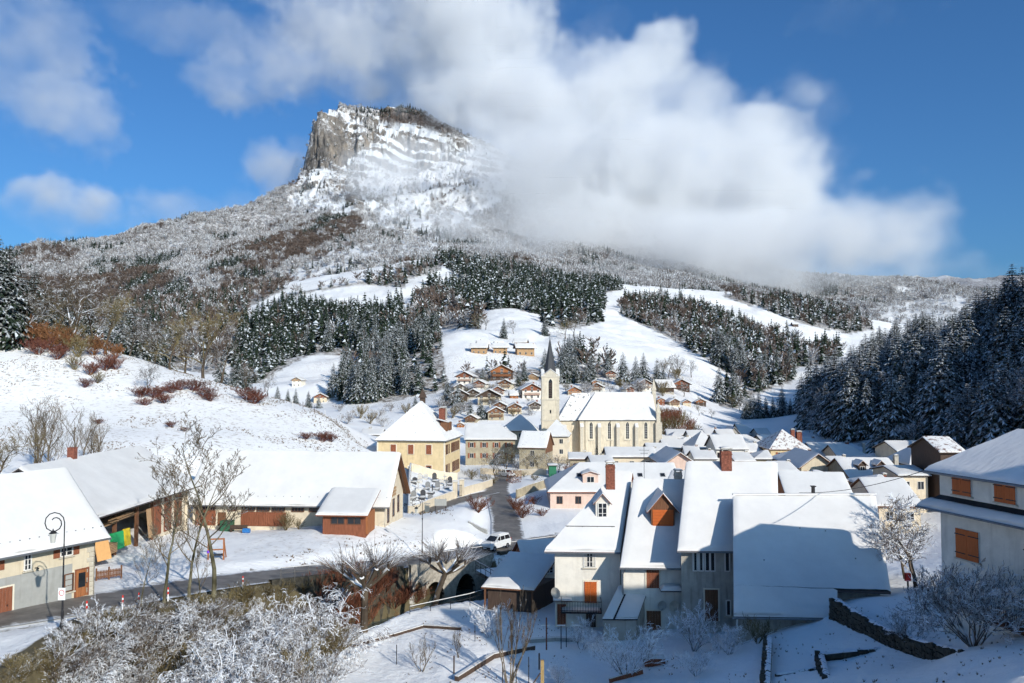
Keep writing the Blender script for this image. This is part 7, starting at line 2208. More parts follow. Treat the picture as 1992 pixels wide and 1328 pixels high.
REDP = mat('red plastic', (.55, .03, .02), rough=.5, var=.1); WHP = mat('white plastic', (.72, .72, .72), rough=.5, var=.05)
for i, (px, off_) in enumerate(((181, 3.3), (236, 3.3), (281, 3.3), (326, 3.3), (474, 3.3), (833, 2.7))):
    k = np.argmin(abs(pxn - px)); p = r1[k].copy(); p[:2] -= n1[k] * off_
    z = gz(p[0], p[1]) if px < 520 else p[2] + .1
    e = empty('marker_post', (p[0], p[1], z))
    MB().tube([(0, 0, -.2), (0, 0, .55)], [.06, .06], 8).build('lower_band', WHP, e); MB().tube([(0, 0, .55), (0, 0, .75)], [.062, .062], 8).build('red_band', REDP, e)
    MB().tube([(0, 0, .75), (0, 0, .9)], [.06, .06], 8).build('white_band', WHP, e); MB().tube([(0, 0, .9), (0, 0, 1.08)], [.062, .05], 8).build('red_cap', REDP, e)
    tag(e, 'red and white marker post at the river edge of the road' if px < 800 else 'red and white marker post at the bridge railing', 'marker post', 'marker posts along the road' if px < 800 else None)

# picket fence beside the roadside house
fx = [Vector((xa(197, 70.5), 70.5)), Vector((xa(245, 71.8), 71.8))]
e = empty('picket_fence', (fx[0].x, fx[0].y, gz(fx[0].x, fx[0].y))); L_ = (fx[1] - fx[0]).length; e.rotation_euler = (0, 0, math.atan2(fx[1].y - fx[0].y, fx[1].x - fx[0].x))
me = cached('picket', lambda: MB().prism([(-.045, .12), (.045, .12), (.045, .78), (0, .86), (-.045, .78)], 'y', -.015, .015).mesh('picket', BROWNWOOD))
for k in range(17): obj('picket', me, e, (L_ * (k + .5) / 17, 0, 0))
for k in range(3): MB().box(-.06, .06, .02, .14, -.3, 1.05).build('post', BROWNWOOD, e, loc=(L_ * k / 2, 0, 0))
MB().box(0, L_, .016, .05, .25, .33).build('rail', BROWNWOOD, e); MB().box(0, L_, .016, .05, .6, .68).build('rail', BROWNWOOD, e)
tag(e, 'brown picket fence on the snow beside the roadside house', 'fence')

# orange play frame in the yard
x, y = xa(426, 81.5), 81.5; z = gz(x, y)
e = empty('play_frame', (x, y, z), .15)
for sx in (-.75, .75): MB().box(sx - .07, sx + .07, -.07, .07, -.2, 2.15).build('post', ORANGEWOOD, e)
MB().box(-.68, .68, -.06, .06, 2.0, 2.13).build('top_bar', ORANGEWOOD, e); MB().box(-.68, .68, -.06, .06, .95, 1.07).build('middle_bar', ORANGEWOOD, e)
for dy in (1.2,): 
    for sx in (-.75, .75): MB().bar((sx, .06, 1.9), (sx, 1.2, 0), .1).build('stay', ORANGEWOOD, e)
MB().box(-.6, .6, .4, 1.0, .3, .4).build('seat', IRON, e)
MB().tube([(-.75, -.12, .72), (-.75, -.12, .95)], [.12, .12], 8).build('purple_ring', mat('purple plastic', (.16, .04, .5), rough=.4), e)
tag(e, 'orange wooden play frame standing in the snowy yard', 'play frame')
# yard clutter by the long barn
def at_ground(px, Y): x = xa(px, Y); return x, Y, gz(x, Y)
p = at_ground(447, 103.2); o = MB().box(-.75, .75, -.5, .5, 0, 1.25).box(-.8, .8, -.55, .55, 1.25, 1.35).build('waste_container', mat('dark green plastic', (.03, .10, .055), rough=.5), None, loc=p); tag(o, 'dark green waste container against the long barn', 'container')
p = at_ground(484, 102.0); o = MB().tube([(-.45, 0, .3), (.45, 0, .3)], [.3, .3], 12).build('barrel', mat('blue plastic', (.03, .16, .42), rough=.4), None, loc=p); tag(o, 'blue plastic barrel lying in front of the long barn', 'barrel')
p = at_ground(468, 102.4); e = empty('bench', p); MB().box(-1.1, 1.1, -.25, .25, .42, .5).build('seat', DARKWOOD, e); MB().box(-1.1, 1.1, .2, .28, .5, .9).build('backrest', DARKWOOD, e)
for sx in (-.9, .9): MB().box(sx - .05, sx + .05, -.2, .2, 0, .42).build('leg', DARKWOOD, e)
tag(e, 'dark wooden bench beside the blue barrel', 'bench')
p = at_ground(858, 121); e = empty('notice_board', p); MB().box(-.9, .9, -.06, .06, .9, 1.9).build('board', GREYR, e)
for sx in (-.8, .8): MB().box(sx - .05, sx + .05, .06, .14, -.2, 1.95).build('post', IRON, e)
tag(e, 'grey notice board behind the street lamp near the cemetery wall', 'notice board')
p = at_ground(832, 124); e = empty('stone_post', p); MB().box(-.35, .35, -.35, .35, -.3, 1.3).build('shaft', BEIGE, e); MB().box(-.45, .45, -.45, .45, 1.3, 1.42).build('capstone', STONE, e); tag(e, 'short cream stone post at the corner of the cemetery', 'post')
p = at_ground(933, 114); low_wall('small_retaining_wall', 'short grey retaining wall in the snowy bank beside the lane', [(xa(912, 115), 115), (xa(948, 113.2), 113.2)], .45, .3, GREYR)
p = at_ground(816, 93); 

# ---- vehicles
PAINTW = mat('white car paint', (.62, .63, .63), rough=.25, var=.03, spec=.5)
TYRE = mat('tyre rubber', (.02, .02, .02), rough=.8); RIM = mat('alloy', (.4, .4, .42), rough=.35, metal=.8)
HEADL = mat('headlamp', (.6, .6, .58), rough=.1); TAIL = mat('tail lamp', (.35, .02, .02), rough=.2)
def car(label, x, y, z, rz, L_=4.3, W_=1.75, H_=1.8, snow=True, pickup=False):
    e = empty('parked_car', (x, y, z), rz)
    h = L_ / 2
    # lower body: front at -x
    prof = [(-h, .35), (-h + .05, .75), (-h + .35, .95), (-h + 1.15, 1.08), (h - .05, 1.1), (h, .8), (h - .03, .35)]
    mb = MB(); n = len(prof)
    rings = []
    for yy, k in ((-W_ / 2, .0), (-W_ / 2 + .06, .06), (W_ / 2 - .06, .06), (W_ / 2, .0)):
        rings.append([(px_ * (1 if k else .985), yy, pz + (k * .5 if pz > .6 else 0)) for px_, pz in prof])
    v = [p for r_ in rings for p in r_]; f = []
    for i in range(3):
        for j in range(n): f.append((i * n + j, i * n + (j + 1) % n, (i + 1) * n + (j + 1) % n, (i + 1) * n + j))
    f += [tuple(range(n))[::-1], tuple(range(3 * n, 4 * n))]
    mb.add(v, f); mb.build('body', PAINTW, e)
    x0, x1 = -h + 1.15, (h - .08 if not pickup else .35)
    gh = [(x0 - .05, 1.1), (x0 + .75, H_ - .1), (x0 + 1.0, H_), (x1 - .25, H_), (x1, 1.1)]
    mb = MB(); n = len(gh)
    ring = [[(a, s * (W_ / 2 - .05 - (.14 if b > 1.3 else 0)), b) for a, b in gh] for s in (-1, 1)]
    mb.add(ring[0] + ring[1], [tuple(range(n)), tuple(range(n, 2 * n))[::-1]] + [(i, n + i, n + i + 1, i + 1) for i in range(n - 1)])
    cab = mb.build('cabin', PAINTW, e)
    g = MB()
    for s in (-1, 1):
        yb, yt = s * (W_ / 2 - .043), s * (W_ / 2 - .172)
        def wq(a0, a1, b0, b1): g.add([(a0, yb, 1.17), (a1, yb, 1.17), (b1, yt - s * -.012, H_ - .15), (b0, yt - s * -.012, H_ - .15)], [(0, 1, 2, 3)])
        wq(x0 + .12, x0 + .95, x0 + .78, x0 + .98); 
        if not pickup: wq(x0 + 1.05, x0 + 1.85, x0 + 1.08, x0 + 1.85); wq(x0 + 1.95, x1 - .1, x0 + 1.95, x1 - .28)
    g.build('side_window', GLASS, cab)
    MB().add([(x0 - .02, -W_ / 2 + .18, 1.17), (x0 - .02, W_ / 2 - .18, 1.17), (x0 + .7, W_ / 2 - .28, H_ - .16), (x0 + .7, -W_ / 2 + .28, H_ - .16)], [(0, 1, 2, 3)]).build('windscreen', GLASS, cab, loc=(-.03, 0, .02))
    for sx in (-h + .85, h - .8):
        for sy in (-1, 1):
            t = MB(); t.tube([(0, -.1, 0), (0, .1, 0)], [.33, .33], 16); w_ = t.build('wheel', TYRE, e, loc=(sx, sy * (W_ / 2 - .09), .33)); MB().tube([(0, -.108, 0), (0, .108, 0)], [.19, .19], 12).build('rim', RIM, w_)
    for sy in (-1, 1):
        MB().box(-h - .01, -h + .12, -.18, .18, -.09, .09).build('headlight', HEADL, e, loc=(.03, sy * (W_ / 2 - .25), .78)); MB().box(-.05, .02, -.06, .06, -.22, .22).build('tail_light', TAIL, e, loc=(h, sy * (W_ / 2 - .09), 1.0))
        MB().box(-.06, .06, -.1, .1, -.07, .07).build('mirror', PAINTW, e, loc=(x0 + .2, sy * (W_ / 2 + .06), 1.25))
    MB().box(-h - .06, -h + .05, -W_ / 2 + .05, W_ / 2 - .05, .38, .6).build('bumper', IRON, e)
    MB().box(-h - .067, -h - .061, -.26, .26, .42, .53).build('number_plate', WHP, e)
    if pickup: MB().box(.4, h - .1, -W_ / 2 + .1, W_ / 2 - .1, 1.0, 1.3).build('load_bed', IRON, e)
    if snow:
        sn = MB(); snow_patch(sn, [(x0 + .95, -W_ / 2 + .2, H_ + .002), (x1 - .2, -W_ / 2 + .2, H_ + .002), (x1 - .2, W_ / 2 - .2, H_ + .002), (x0 + .95, W_ / 2 - .2, H_ + .002)], (1, 1, 1, 1), .1, .35)
        snow_patch(sn, [(-h + .38, -W_ / 2 + .15, 1.0), (-h + 1.05, -W_ / 2 + .15, 1.12), (-h + 1.05, W_ / 2 - .15, 1.12), (-h + .38, W_ / 2 - .15, 1.0)], (1, 1, 1, 1), .05, .35); sn.build('snow', SNOW_ROOF, e, True)
    return tag(e, label, 'car')
k = np.argmin(abs(pix(r1[:, 0], r1[:, 1], r1[:, 2])[0] - 955)); d = r1[k + 1] - r1[k - 1]
q = r1[k][:2] - n1[k] * .6
car('white van like car with snow on its roof driving at the lane junction', q[0], q[1], r1[k][2] + .05, math.atan2(d[1], d[0]) + .12)
p = at_ground(986, 181); car('small white pickup parked at the top of the lane', p[0], p[1], p[2] + .05, 2.2, pickup=True, snow=False)
# hedge block at the lane top
def hedge(label, px, Y, w, d_, h, m):
    x, y, z = at_ground(px, Y); mb = MB(); r_ = random.Random(int(px))
    for i in range(700):
        a, b_, c_ = r_.uniform(-w / 2, w / 2), r_.uniform(-d_ / 2, d_ / 2), r_.uniform(0, h)
        s = .16
        v = [(a + r_.uniform(-s, s), b_ + r_.uniform(-s, s), c_ + r_.uniform(-s, s)) for _ in range(3)]
        mb.add(v, [(0, 1, 2)])
    o = mb.build('hedge', m, None, loc=(x, y, z)); tag(o, label, 'hedge')
hedge('clipped brown hedge at the bend of the lane', 1000, 170, 3.2, 2.2, 2.6, TWIG_RED)

# ---- roof and wall gear on the near houses
def dish(parent, loc, r_=.42, rz=0):
    mb = MB(); n = 14
    mb.v = [(0, .12, 0)] + [(r_ * math.cos(2 * math.pi * k / n), 0, r_ * math.sin(2 * math.pi * k / n)) for k in range(n)]
    mb.f = [[0, 1 + k, 1 + (k + 1) % n] for k in range(n)]; mb.m = [0] * n
    mb.bar((0, .1, -r_ * .5), (0, .45, -r_ * .8), .05); mb.bar((0, .05, -r_), (0, -.35, -.1), .03)
    o = obj('satellite_dish', mb.mesh('satellite_dish', GREYR if r_ < .45 else STONE), parent, loc, rz)
dish(I1.e, I1.S((-I1.w / 2 + .2, -I1.d / 2 - .5, 3.0)), .5, -.6); dish(I2.e, I2.S((.95, -I2.d / 2 - .4, 2.6)), .42, .3); dish(I2.e, I2.S((2.0, -I2.d / 2 - .4, 2.6)), .46, .2)
MB().tube([(0, 0, 0), (0, 0, 3.4)], [.025, .018], 5).box(-.5, .5, -.01, .01, 3.0, 3.03).box(-.35, .35, -.01, .01, 2.7, 2.73).build('aerial', IRON, I2.e, loc=I2.S((-1.6, .2, 12.4)))
MB().box(-.35, .35, -.35, .35, 8.5, 10.0).build('chimney', BRICK, B.e, loc=(-3, 0, 0))
# overhead cable towards the right house
c0_, c1_ = at(1555, 958, 75), at(1835, 902, 52)
pts = [c0_.lerp(c1_, t) - Vector((0, 0, 4 * .55 * t * (1 - t))) for t in np.linspace(0, 1, 16)]
o = MB().tube([tuple(p) for p in pts], [.028] * 16, 4).build('overhead_cable', IRON); tag(o, 'black overhead cable running to the right house', 'cable')
for px, py, Y in ((1590, 860, 250),):
    x, y, z = at_ground(px, Y)
    e = empty('utility_pole', (x, y, z)); MB().tube([(0, 0, -1), (0, 0, 9)], [.14, .09], 6).build('pole', DARKWOOD, e); MB().bar((0, 0, 8), (2.0, .5, 0), .12).build('stay', DARKWOOD, e); tag(e, 'dark utility pole on the shaded bank behind the village roofs', 'pole')
e = empty('letter_box', at_ground(1757, 63)); MB().box(-.2, .2, -.15, .15, .9, 1.5).build('box', REDP, e); MB().box(-.05, .05, -.05, .05, -.3, .9).build('post', IRON, e); tag(e, 'red letter box on a post beside the big barn', 'letter box')

# ------------------------------------------------------------------ retaining wall and garden edges, lower right
def stone_wall(label, pts, name='garden_wall', t=.55, seed=1):
    """curved dry stone wall; pts = (px, py_top, py_base, Y)"""
    tp = np.array([[*at(a, b, Y)] for a, b, c, Y in pts]); bs = np.array([at(a, c, Y).z for a, b, c, Y in pts])
    d = np.concatenate([[0], np.cumsum(np.linalg.norm(np.diff(tp[:, :2], axis=0), axis=1))])
    n = int(d[-1] / .35); D_ = np.linspace(0, d[-1], n + 1)
    X = np.stack([np.interp(D_, d, tp[:, k]) for k in range(3)], -1); Bz = np.interp(D_, d, bs)
    for _ in range(3): X[1:-1] = (X[:-2] + 2 * X[1:-1] + X[2:]) / 4
    nn = normals2(X); r_ = np.random.default_rng(seed)
    e = empty(name, tuple(X[0])); o0 = X[0]
    core, sn = MB(), MB()
    for i in range(n):
        def q(k, z, o): return tuple(np.array([X[k, 0] + nn[k, 0] * o, X[k, 1] + nn[k, 1] * o, z]) - o0)
        v = [q(i, Bz[i] - .6, -t / 2), q(i + 1, Bz[i + 1] - .6, -t / 2), q(i + 1, X[i + 1, 2], -t / 2), q(i, X[i, 2], -t / 2), q(i, Bz[i] - .6, t / 2), q(i + 1, Bz[i + 1] - .6, t / 2), q(i + 1, X[i + 1, 2], t / 2), q(i, X[i, 2], t / 2)]
        core.add(v, [(0, 1, 2, 3), (3, 2, 6, 7), (5, 4, 7, 6)])
        snow_patch(sn, [v[3], v[2], v[6], v[7]], (1, i == n - 1, 1, i == 0), .16, .5, i)
    core.build('core', DARKSTONE, e)
    sn.build('snow', SNOW_LUMP, e, True)
    st = MB()
    for i in range(n):
        z = Bz[i] - .2
        while z < X[i, 2] - .1:
            h = r_.uniform(.18, .36); w_ = r_.uniform(.25, .5); o = -t / 2 - r_.uniform(.02, .09)
            c_ = np.array([X[i, 0] + nn[i, 0] * o, X[i, 1] + nn[i, 1] * o, z + h / 2]) - o0
            tv = np.array([-nn[i, 1], nn[i, 0], 0]) * w_ * .5; nv = np.array([nn[i, 0], nn[i, 1], 0]) * .16; zv = np.array([0, 0, h * .46])
            j = lambda: r_.uniform(.75, 1.05)
            v = [tuple(c_ + a * tv * j() + b_ * nv * j() * (-1) + c2 * zv * j()) for a in (-1, 1) for b_ in (-1, 1) for c2 in (-1, 1)]
            st.add(v, [(0, 1, 3, 2), (4, 6, 7, 5), (0, 4, 5, 1), (2, 3, 7, 6), (1, 5, 7, 3), (0, 2, 6, 4)]); z += h
    so = st.build('stones', DARKSTONE, e); so['kind'] = 'stuff'
    tag(e, label, 'wall')
stone_wall('dark curved dry stone retaining wall with snow on top beside the big barn', [(1627, 1166, 1215, 58.3), (1660, 1188, 1240, 56), (1720, 1222, 1272, 52), (1790, 1246, 1292, 48), (1850, 1262, 1298, 45), (1900, 1272, 1290, 43)], seed=2)
stone_wall('low stone edge of the upper garden plot under the big barn', [(1497, 1238, 1262, 56.5), (1494, 1290, 1318, 50), (1492, 1328, 1350, 46)], t=.35, seed=3)
stone_wall('low stone edge dividing the two lower garden plots', [(1597, 1272, 1292, 51), (1605, 1305, 1335, 47.5), (1618, 1335, 1365, 44.5)], t=.35, seed=4)
stone_wall('low stone step behind the lower garden plot', [(1597, 1272, 1284, 51), (1660, 1266, 1277, 51), (1716, 1262, 1272, 51)], t=.3, seed=5)
stone_wall('low stone step at the front of the upper garden plot', [(1510, 1312, 1324, 48.5), (1560, 1304, 1316, 49), (1596, 1298, 1312, 49.3)], t=.3, seed=6)
def kerb(label, pts, h=.22, w=.22, m=None, name='garden_edging'):
    q = [Vector((xa(a, Y), Y, 0)) for a, Y in pts]
    for p in q: p.z = gz(p.x, p.y)
    e = empty(name, tuple(q[0])); mb = MB(); sn = MB()
    for a, b_ in zip(q[:-1], q[1:]):
        n = max(1, int((b_ - a).length / 2.5))
        for i in range(n):
            s_, t_ = a.lerp(b_, i / n), a.lerp(b_, (i + .97) / n)
            s_.z = gz(s_.x, s_.y); t_.z = gz(t_.x, t_.y)
            obj('board', MB().bar(tuple(s_ - q[0] + Vector((0, 0, h / 2))), tuple(t_ - q[0] + Vector((0, 0, h / 2))), w, h).mesh('board', m or DARKWOOD), e)
            sn.bar(tuple(s_ - q[0] + Vector((0, 0, h + .035))), tuple(t_ - q[0] + Vector((0, 0, h + .035))), w * .9, .06)
    sn.build('snow', SNOW_ROOF, e); tag(e, label, 'edging')
kerb('low snowy board edging along the far side of the left garden', [(640, 62.5), (705, 66.5), (826, 71.8), (900, 70)])
kerb('low snowy board edging running from the garden to the bare saplings', [(890, 58.5), (960, 63), (1040, 66)], h=.35, w=.35)
kerb('red brown timber bed edge under the big snowy shrub', [(1182, 57.2), (1248, 58)], h=.3, w=.12, m=REDWOOD)
kerb('snow topped low wall at the back of the right garden', [(1030, 67.5), (1080, 68.5), (1135, 68.8)], h=.3, w=.3, m=GREYR)
# fence posts and clothes poles
for i, (px, Y, h, m_, lb) in enumerate([(775, 63, 1.5, IRON, 'thin dark garden stake in the left garden near the edging'), (925, 66.5, 1.5, IRON, 'thin dark garden stake left of the bare saplings'), (1028, 57.2, 2.1, IRON, 'dark fence stake right of the bare saplings'), (1004, 57.5, 1.6, IRON, 'dark fence stake among the bare saplings'), (978, 57.5, 1.7, IRON, 'dark fence stake left among the bare saplings'), (1062, 66, 2.6, REDWOOD, 'red topped washing line post by the pale house'), (1100, 67, 1.6, IRON, 'green washing line pole near the pale house'), (885, 60, 1.3, DARKWOOD, 'stubby garden post at the left garden corner'), (1048, 61, 1.2, DARKWOOD, 'leaning dark post behind the ochre fence post')]):
    x, y, z = at_ground(px, Y); o = MB().tube([(0, 0, -.3), (0, 0, h)], [.035 if m_ == IRON else .06] * 2, 6).build('garden_post', m_, None, loc=(x, y, z)); tag(o, lb, 'post')
x, y, z = at_ground(1054, 56.6); e = empty('fence_post', (x, y, z)); MB().box(-.12, .12, -.1, .1, -.4, 2.0).build('shaft', mat('ochre timber', (.30, .21, .09), rough=.8, var=.25, stretch=(6, 6, 1)), e); MB().bar((-.15, 0, 1.1), (-1.0, -.1, -.1), .07).build('strut', DARKWOOD, e); tag(e, 'stout ochre fence post with a dark strut in the front garden', 'fence post')
for px, py in ((1069, 0), (1100, 0)):
    pass
x, y, z = at_ground(1090, 66.4); e = empty('washing_rack', (x, y, z)); MB().tube([(0, 0, -.3), (0, 0, 1.9)], [.04, .04], 6).build('pole', IRON, e)
for k in range(3): MB().box(-1.6 + k * 1.25, -.9 + k * 1.25, -.03, .03, 1.85, 1.95).build('snowy_arm', SNOW_ROOF, e)
tag(e, 'washing rack with snow on its arms beside the pale house', 'rack')
x, y, z = at_ground(1268, 60); o = MB().box(-.75, .75, -.4, .4, 0, .55).build('planter_box', REDWOOD, None, loc=(x, y, z)); sn = MB(); snow_patch(sn, [(-.78, -.43, .555), (.78, -.43, .555), (.78, .43, .555), (-.78, .43, .555)], (1, 1, 1, 1), .14, .4); sn.build('snow', SNOW_ROOF, o, True); tag(o, 'snow covered red planter box beside the big garden shrub', 'planter')
# fence line on the crest of the left hill
for i, px in enumerate((500, 522, 545, 570, 590, 612, 633, 655, 678)):
    Y = np.interp(px, [500, 735], [177, 171]); x, y, z = at_ground(px, Y); o = MB().tube([(0, 0, -.3), (0, 0, 1.5)], [.06, .05], 5).build('pasture_post', DARKWOOD if i % 3 else FRAMEW, None, loc=(x, y, z)); tag(o, 'thin pasture fence post on the crest of the snowy left hill', 'fence post', 'pasture posts on the left hill')

# ------------------------------------------------------------------ near trees and shrubs
BIRCHY = snowy('mossy pale bark', (0.055, 0.05, 0.028), (0.19, 0.17, 0.11), lo=.85, hi=1.3, nscale=1.5, amount=.35)
T_TALL = [tree_meshes(201 + i, BIRCHY, TWIG_BARE, trunk=.30, levels=4, kids=(14, 7, 5, 3), spread=.8, r0=.0115, up=.24, len0=1.0, lenf=.34, twist=.055, seg=10, minr=.0011) for i in range(3)]
T_CROWN = [tree_meshes(211 + i, TWIG, TWIG_OLIVE if i == 1 else TWIG, trunk=.22, levels=4, kids=(9, 6, 4, 4), spread=.8, r0=.024, up=.16, len0=.8, lenf=.55, twist=.16, seg=6, minr=.0016) for i in range(3)]
T_MULTI = [tree_meshes(221 + i, TWIG_BARE, TWIG_BARE, stems=4, trunk=.25, levels=3, kids=(7, 5, 4), spread=.6, r0=.012, up=.35, len0=.8, lenf=.5, stemtilt=.35, twist=.13, seg=6, minr=.0014) for i in range(2)]
SNOWTWIG = snowy('snow laden twigs', (0.075, 0.055, 0.042), (0.15, 0.115, 0.088), lo=.0, hi=.5, nscale=2.2, amount=.56)
SH_SNOW = [tree_meshes(231 + i, SNOWTWIG, SNOWTWIG, stems=13, trunk=.25, levels=3, kids=(5, 5, 5), spread=.62, r0=.011, up=.16, len0=.72, lenf=.48, stemtilt=.8, twist=.17, seg=5, minr=.0024, sides0=4) for i in range(3)]
SH_ARCH = [tree_meshes(241 + i, SNOWTWIG, SNOWTWIG, stems=11, trunk=.3, levels=3, kids=(7, 6, 4), spread=.7, r0=.014, up=-.08, len0=1.0, lenf=.42, stemtilt=1.0, twist=.2, seg=7, minr=.0030, droop=.5, sides0=4) for i in range(2)]
SH_RED = [tree_meshes(251 + i, TWIG_RED, TWIG_RED, stems=22, trunk=.2, levels=2, kids=(7, 5), spread=.45, r0=.010, up=.3, len0=.8, lenf=.45, stemtilt=.7, twist=.14, seg=5, minr=.0035, sides0=3) for i in range(2)]
SH_ORANGE = [tree_meshes(261, TWIG_ORANGE, TWIG_ORANGE, stems=26, trunk=.2, levels=2, kids=(7, 4), spread=.4, r0=.010, up=.3, len0=.85, lenf=.4, stemtilt=.75, twist=.10, seg=5, minr=.004, sides0=3)]
SH_BROWN = [tree_meshes(271 + i, TWIG_OLIVE, TWIG_OLIVE, stems=18, trunk=.2, levels=3, kids=(4, 4, 3), spread=.5, r0=.010, up=.25, len0=.8, lenf=.45, stemtilt=.6, twist=.15, seg=4, minr=.0035, sides0=3) for i in range(2)]
SAPL = [tree_meshes(281, TWIG_BARE, TWIG, stems=7, trunk=.35, levels=3, kids=(8, 4, 2), spread=.4, r0=.008, up=.5, len0=.95, lenf=.33, stemtilt=.16, twist=.06, seg=7, minr=.0016)]
def recolour(meshes, m):
    out_ = []
    for me in meshes:
        c_ = me.copy(); c_.materials[0] = m; out_.append(c_)
    return tuple(out_)
THICK = snowy('dusted thicket twigs', (0.060, 0.045, 0.034), (0.135, 0.105, 0.08), lo=.35, hi=.85, nscale=1.4, amount=.50)
SH_DUST = [recolour(m_, THICK) for m_ in SH_SNOW]
SH_WHITE = [recolour(m_, snowy('snow covered twigs', (0.08, 0.06, 0.045), (0.15, 0.115, 0.09), lo=-.45, hi=.2, nscale=2.2, amount=.56)) for m_ in SH_SNOW]
wood_mass('frosted_slope_wood', 'bare frosted broadleaf trees scattered through the shaded wood', [b[:4] for b in bare if b[4] == 'shade'], [recolour([m_[1]], TWIG_FROST)[0] for m_ in T_CROWN] + [recolour([T_MULTI[0][1]], TWIG_FROST)[0]], 13, 'wood')
def pollard(seed, lean):
    r_ = random.Random(seed); T, C_ = MB(), MB()
    top = Vector((lean, 0, .48)); T.tube([(0, 0, -.03), (lean * .3, .01, .2), tuple(top)], [.046, .036, .036], 8)
    heads = []
    for k in range(6):
        a = k * 1.047 + r_.uniform(-.3, .3); L_ = r_.uniform(.14, .26)
        h = top + Vector((math.cos(a) * L_, math.sin(a) * L_, r_.uniform(.06, .22))); m_ = top.lerp(h, .5) + Vector((0, 0, -.03))
        T.tube([tuple(top - Vector((0, 0, .03))), tuple(m_), tuple(h)], [.024, .019, .026], 6); heads.append(h)
    for h in heads + [top + Vector((0, 0, .1))]:
        for j in range(60):
            a = r_.random() * 6.283; o = (h - top); o.z = 0
            d = Vector((math.cos(a) * .8, math.sin(a) * .8, .9)) + o * 3.4; d.normalize(); L_ = r_.uniform(.16, .40)
            p1 = h + d * L_ * .5 + Vector((r_.gauss(0, .012), r_.gauss(0, .012), 0)); p2 = h + d * L_ + Vector((r_.gauss(0, .03), r_.gauss(0, .03), -.02 * r_.random()))
            C_.tube([tuple(h), tuple(p1), tuple(p2)], [.0034, .0026, .0016], 3, cap=False)
    return T.mesh('trunk', TWIG), C_.mesh('crown', snowy('pollard twigs', (.10, .07, .05), (.19, .14, .10), lo=.15, hi=.7, nscale=1.5, amount=.5))
POL = [pollard(1, .01), pollard(2, .16)]

def put_top(name, meshes, px, Y, py, label, **k):
    x = xa(px, Y)
    return put(name, meshes, px, Y, (za(py, Y) - gz(x, Y)) * F / Y, label, **k)
def put(name, meshes, px, Y, hpx, label, cat='tree', group=None, wide=1.0, rz=None, dz=0.0, parts=('trunk', 'crown')):
    x = xa(px, Y); h = hpx / F * Y
    return place_tree(name, meshes, x, Y, h, label, cat, group, rz, gz(x, Y) + dz, wide, parts)
SHP = ('stems', 'twigs')
# tall bare trees in front of the yard
put_top('bare_tree', T_TALL[0], 422, 66, 795, 'tallest bare tree with mossy trunk in front of the long barn', rz=.6, wide=1.35)
put_top('bare_tree', T_TALL[1], 376, 64, 850, 'slender bare tree just left of the tallest bare tree', rz=2.0, wide=1.2)
put_top('bare_tree', T_TALL[2], 328, 62.5, 890, 'leaning bare tree in front of the open barn', rz=4.0, wide=1.25)
put_top('bare_tree', T_TALL[1], 398, 63, 985, 'thin young bare tree between the two slender trunks', rz=5.1, wide=.8)
put_top('bare_tree', T_TALL[0], 285, 60, 1010, 'small bare tree above the snowy shrubs left of the leaning tree', rz=3.3)
put_top('pollard_tree', POL[0], 712, 69.5, 1045, 'knobbly pollarded tree with upright snowy twigs beside the river', rz=.3)
put_top('pollard_tree', POL[1], 846, 79.5, 1035, 'leaning pollarded tree in front of the bridge arches', rz=0)
# behind the left houses
put('bare_tree', T_MULTI[0], 128, 100, 175, 'many stemmed bare tree behind the roadside house roof', wide=1.15)
put('bare_tree', T_MULTI[1], 75, 104, 160, 'bare tree behind the left part of the roadside house roof', wide=1.1)
put('bare_tree', T_CROWN[1], -5, 92, 160, 'olive bare tree at the left edge above the roadside house', wide=1.1)
put('bare_tree', T_MULTI[1], 195, 106, 120, 'small bare tree where the two left roofs meet', wide=1.1)
put('bush', SH_BROWN[0], 560, 101.8, 38, 'brown leafless bush against the front of the long barn', 'bush', parts=SHP)
put('bush', SH_BROWN[1], 585, 101.8, 24, 'small olive bush right of the brown bush at the long barn', 'bush', parts=SHP)
# tree beside the big barn
put('bare_tree', tree_meshes(311, TWIG, SNOWTWIG, trunk=.2, levels=4, kids=(12, 7, 5, 4), spread=.85, r0=.026, up=.14, len0=.8, lenf=.52, twist=.17, seg=6, minr=.0024), 1772, 66, 180, 'dense snowy bare tree between the big barn and the right house', wide=1.2)
put('bare_tree', T_CROWN[2], 1752, 72, 150, 'snowy bare tree behind the right gable of the big barn')
# garden shrubs
SH_BIG = tree_meshes(321, SNOWTWIG, SNOWTWIG, stems=24, trunk=.3, levels=3, kids=(6, 6, 5), spread=.65, r0=.011, up=.14, len0=.72, lenf=.48, stemtilt=.85, twist=.15, seg=5, minr=.0026, sides0=4)
put('garden_shrub', SH_BIG, 1880, 44.5, 172, 'large fan shaped snowy shrub in front of the right house', 'shrub', parts=SHP, wide=1.0)
put('garden_shrub', SH_SNOW[1], 1756, 49.5, 75, 'small snowy shrub on the terrace above the dark stone wall', 'shrub', parts=SHP)
put('garden_shrub', SH_WHITE[2], 1216, 58, 112, 'broad snowy shrub in the garden below the pale house', 'shrub', parts=SHP, wide=1.15)
put('garden_shrub', SH_WHITE[0], 1345, 62, 100, 'shaded snowy shrub in front of the grey house', 'shrub', parts=SHP)
put('garden_shrub', SH_WHITE[1], 1413, 57.5, 65, 'snowy shrub beside the white downpipe of the big barn', 'shrub', parts=SHP)
put('garden_shrub', SH_WHITE[2], 1348, 54.5, 58, 'small snowy shrub at the bottom edge below the grey house', 'shrub', parts=SHP)
put('garden_shrub', SH_WHITE[1], 1130, 66.5, 62, 'snowy bush beside the cellar of the pale house', 'shrub', parts=SHP)
put('garden_shrub', SH_WHITE[0], 1085, 57.6, 48, 'little snowy bush right of the ochre fence post', 'shrub', parts=SHP)
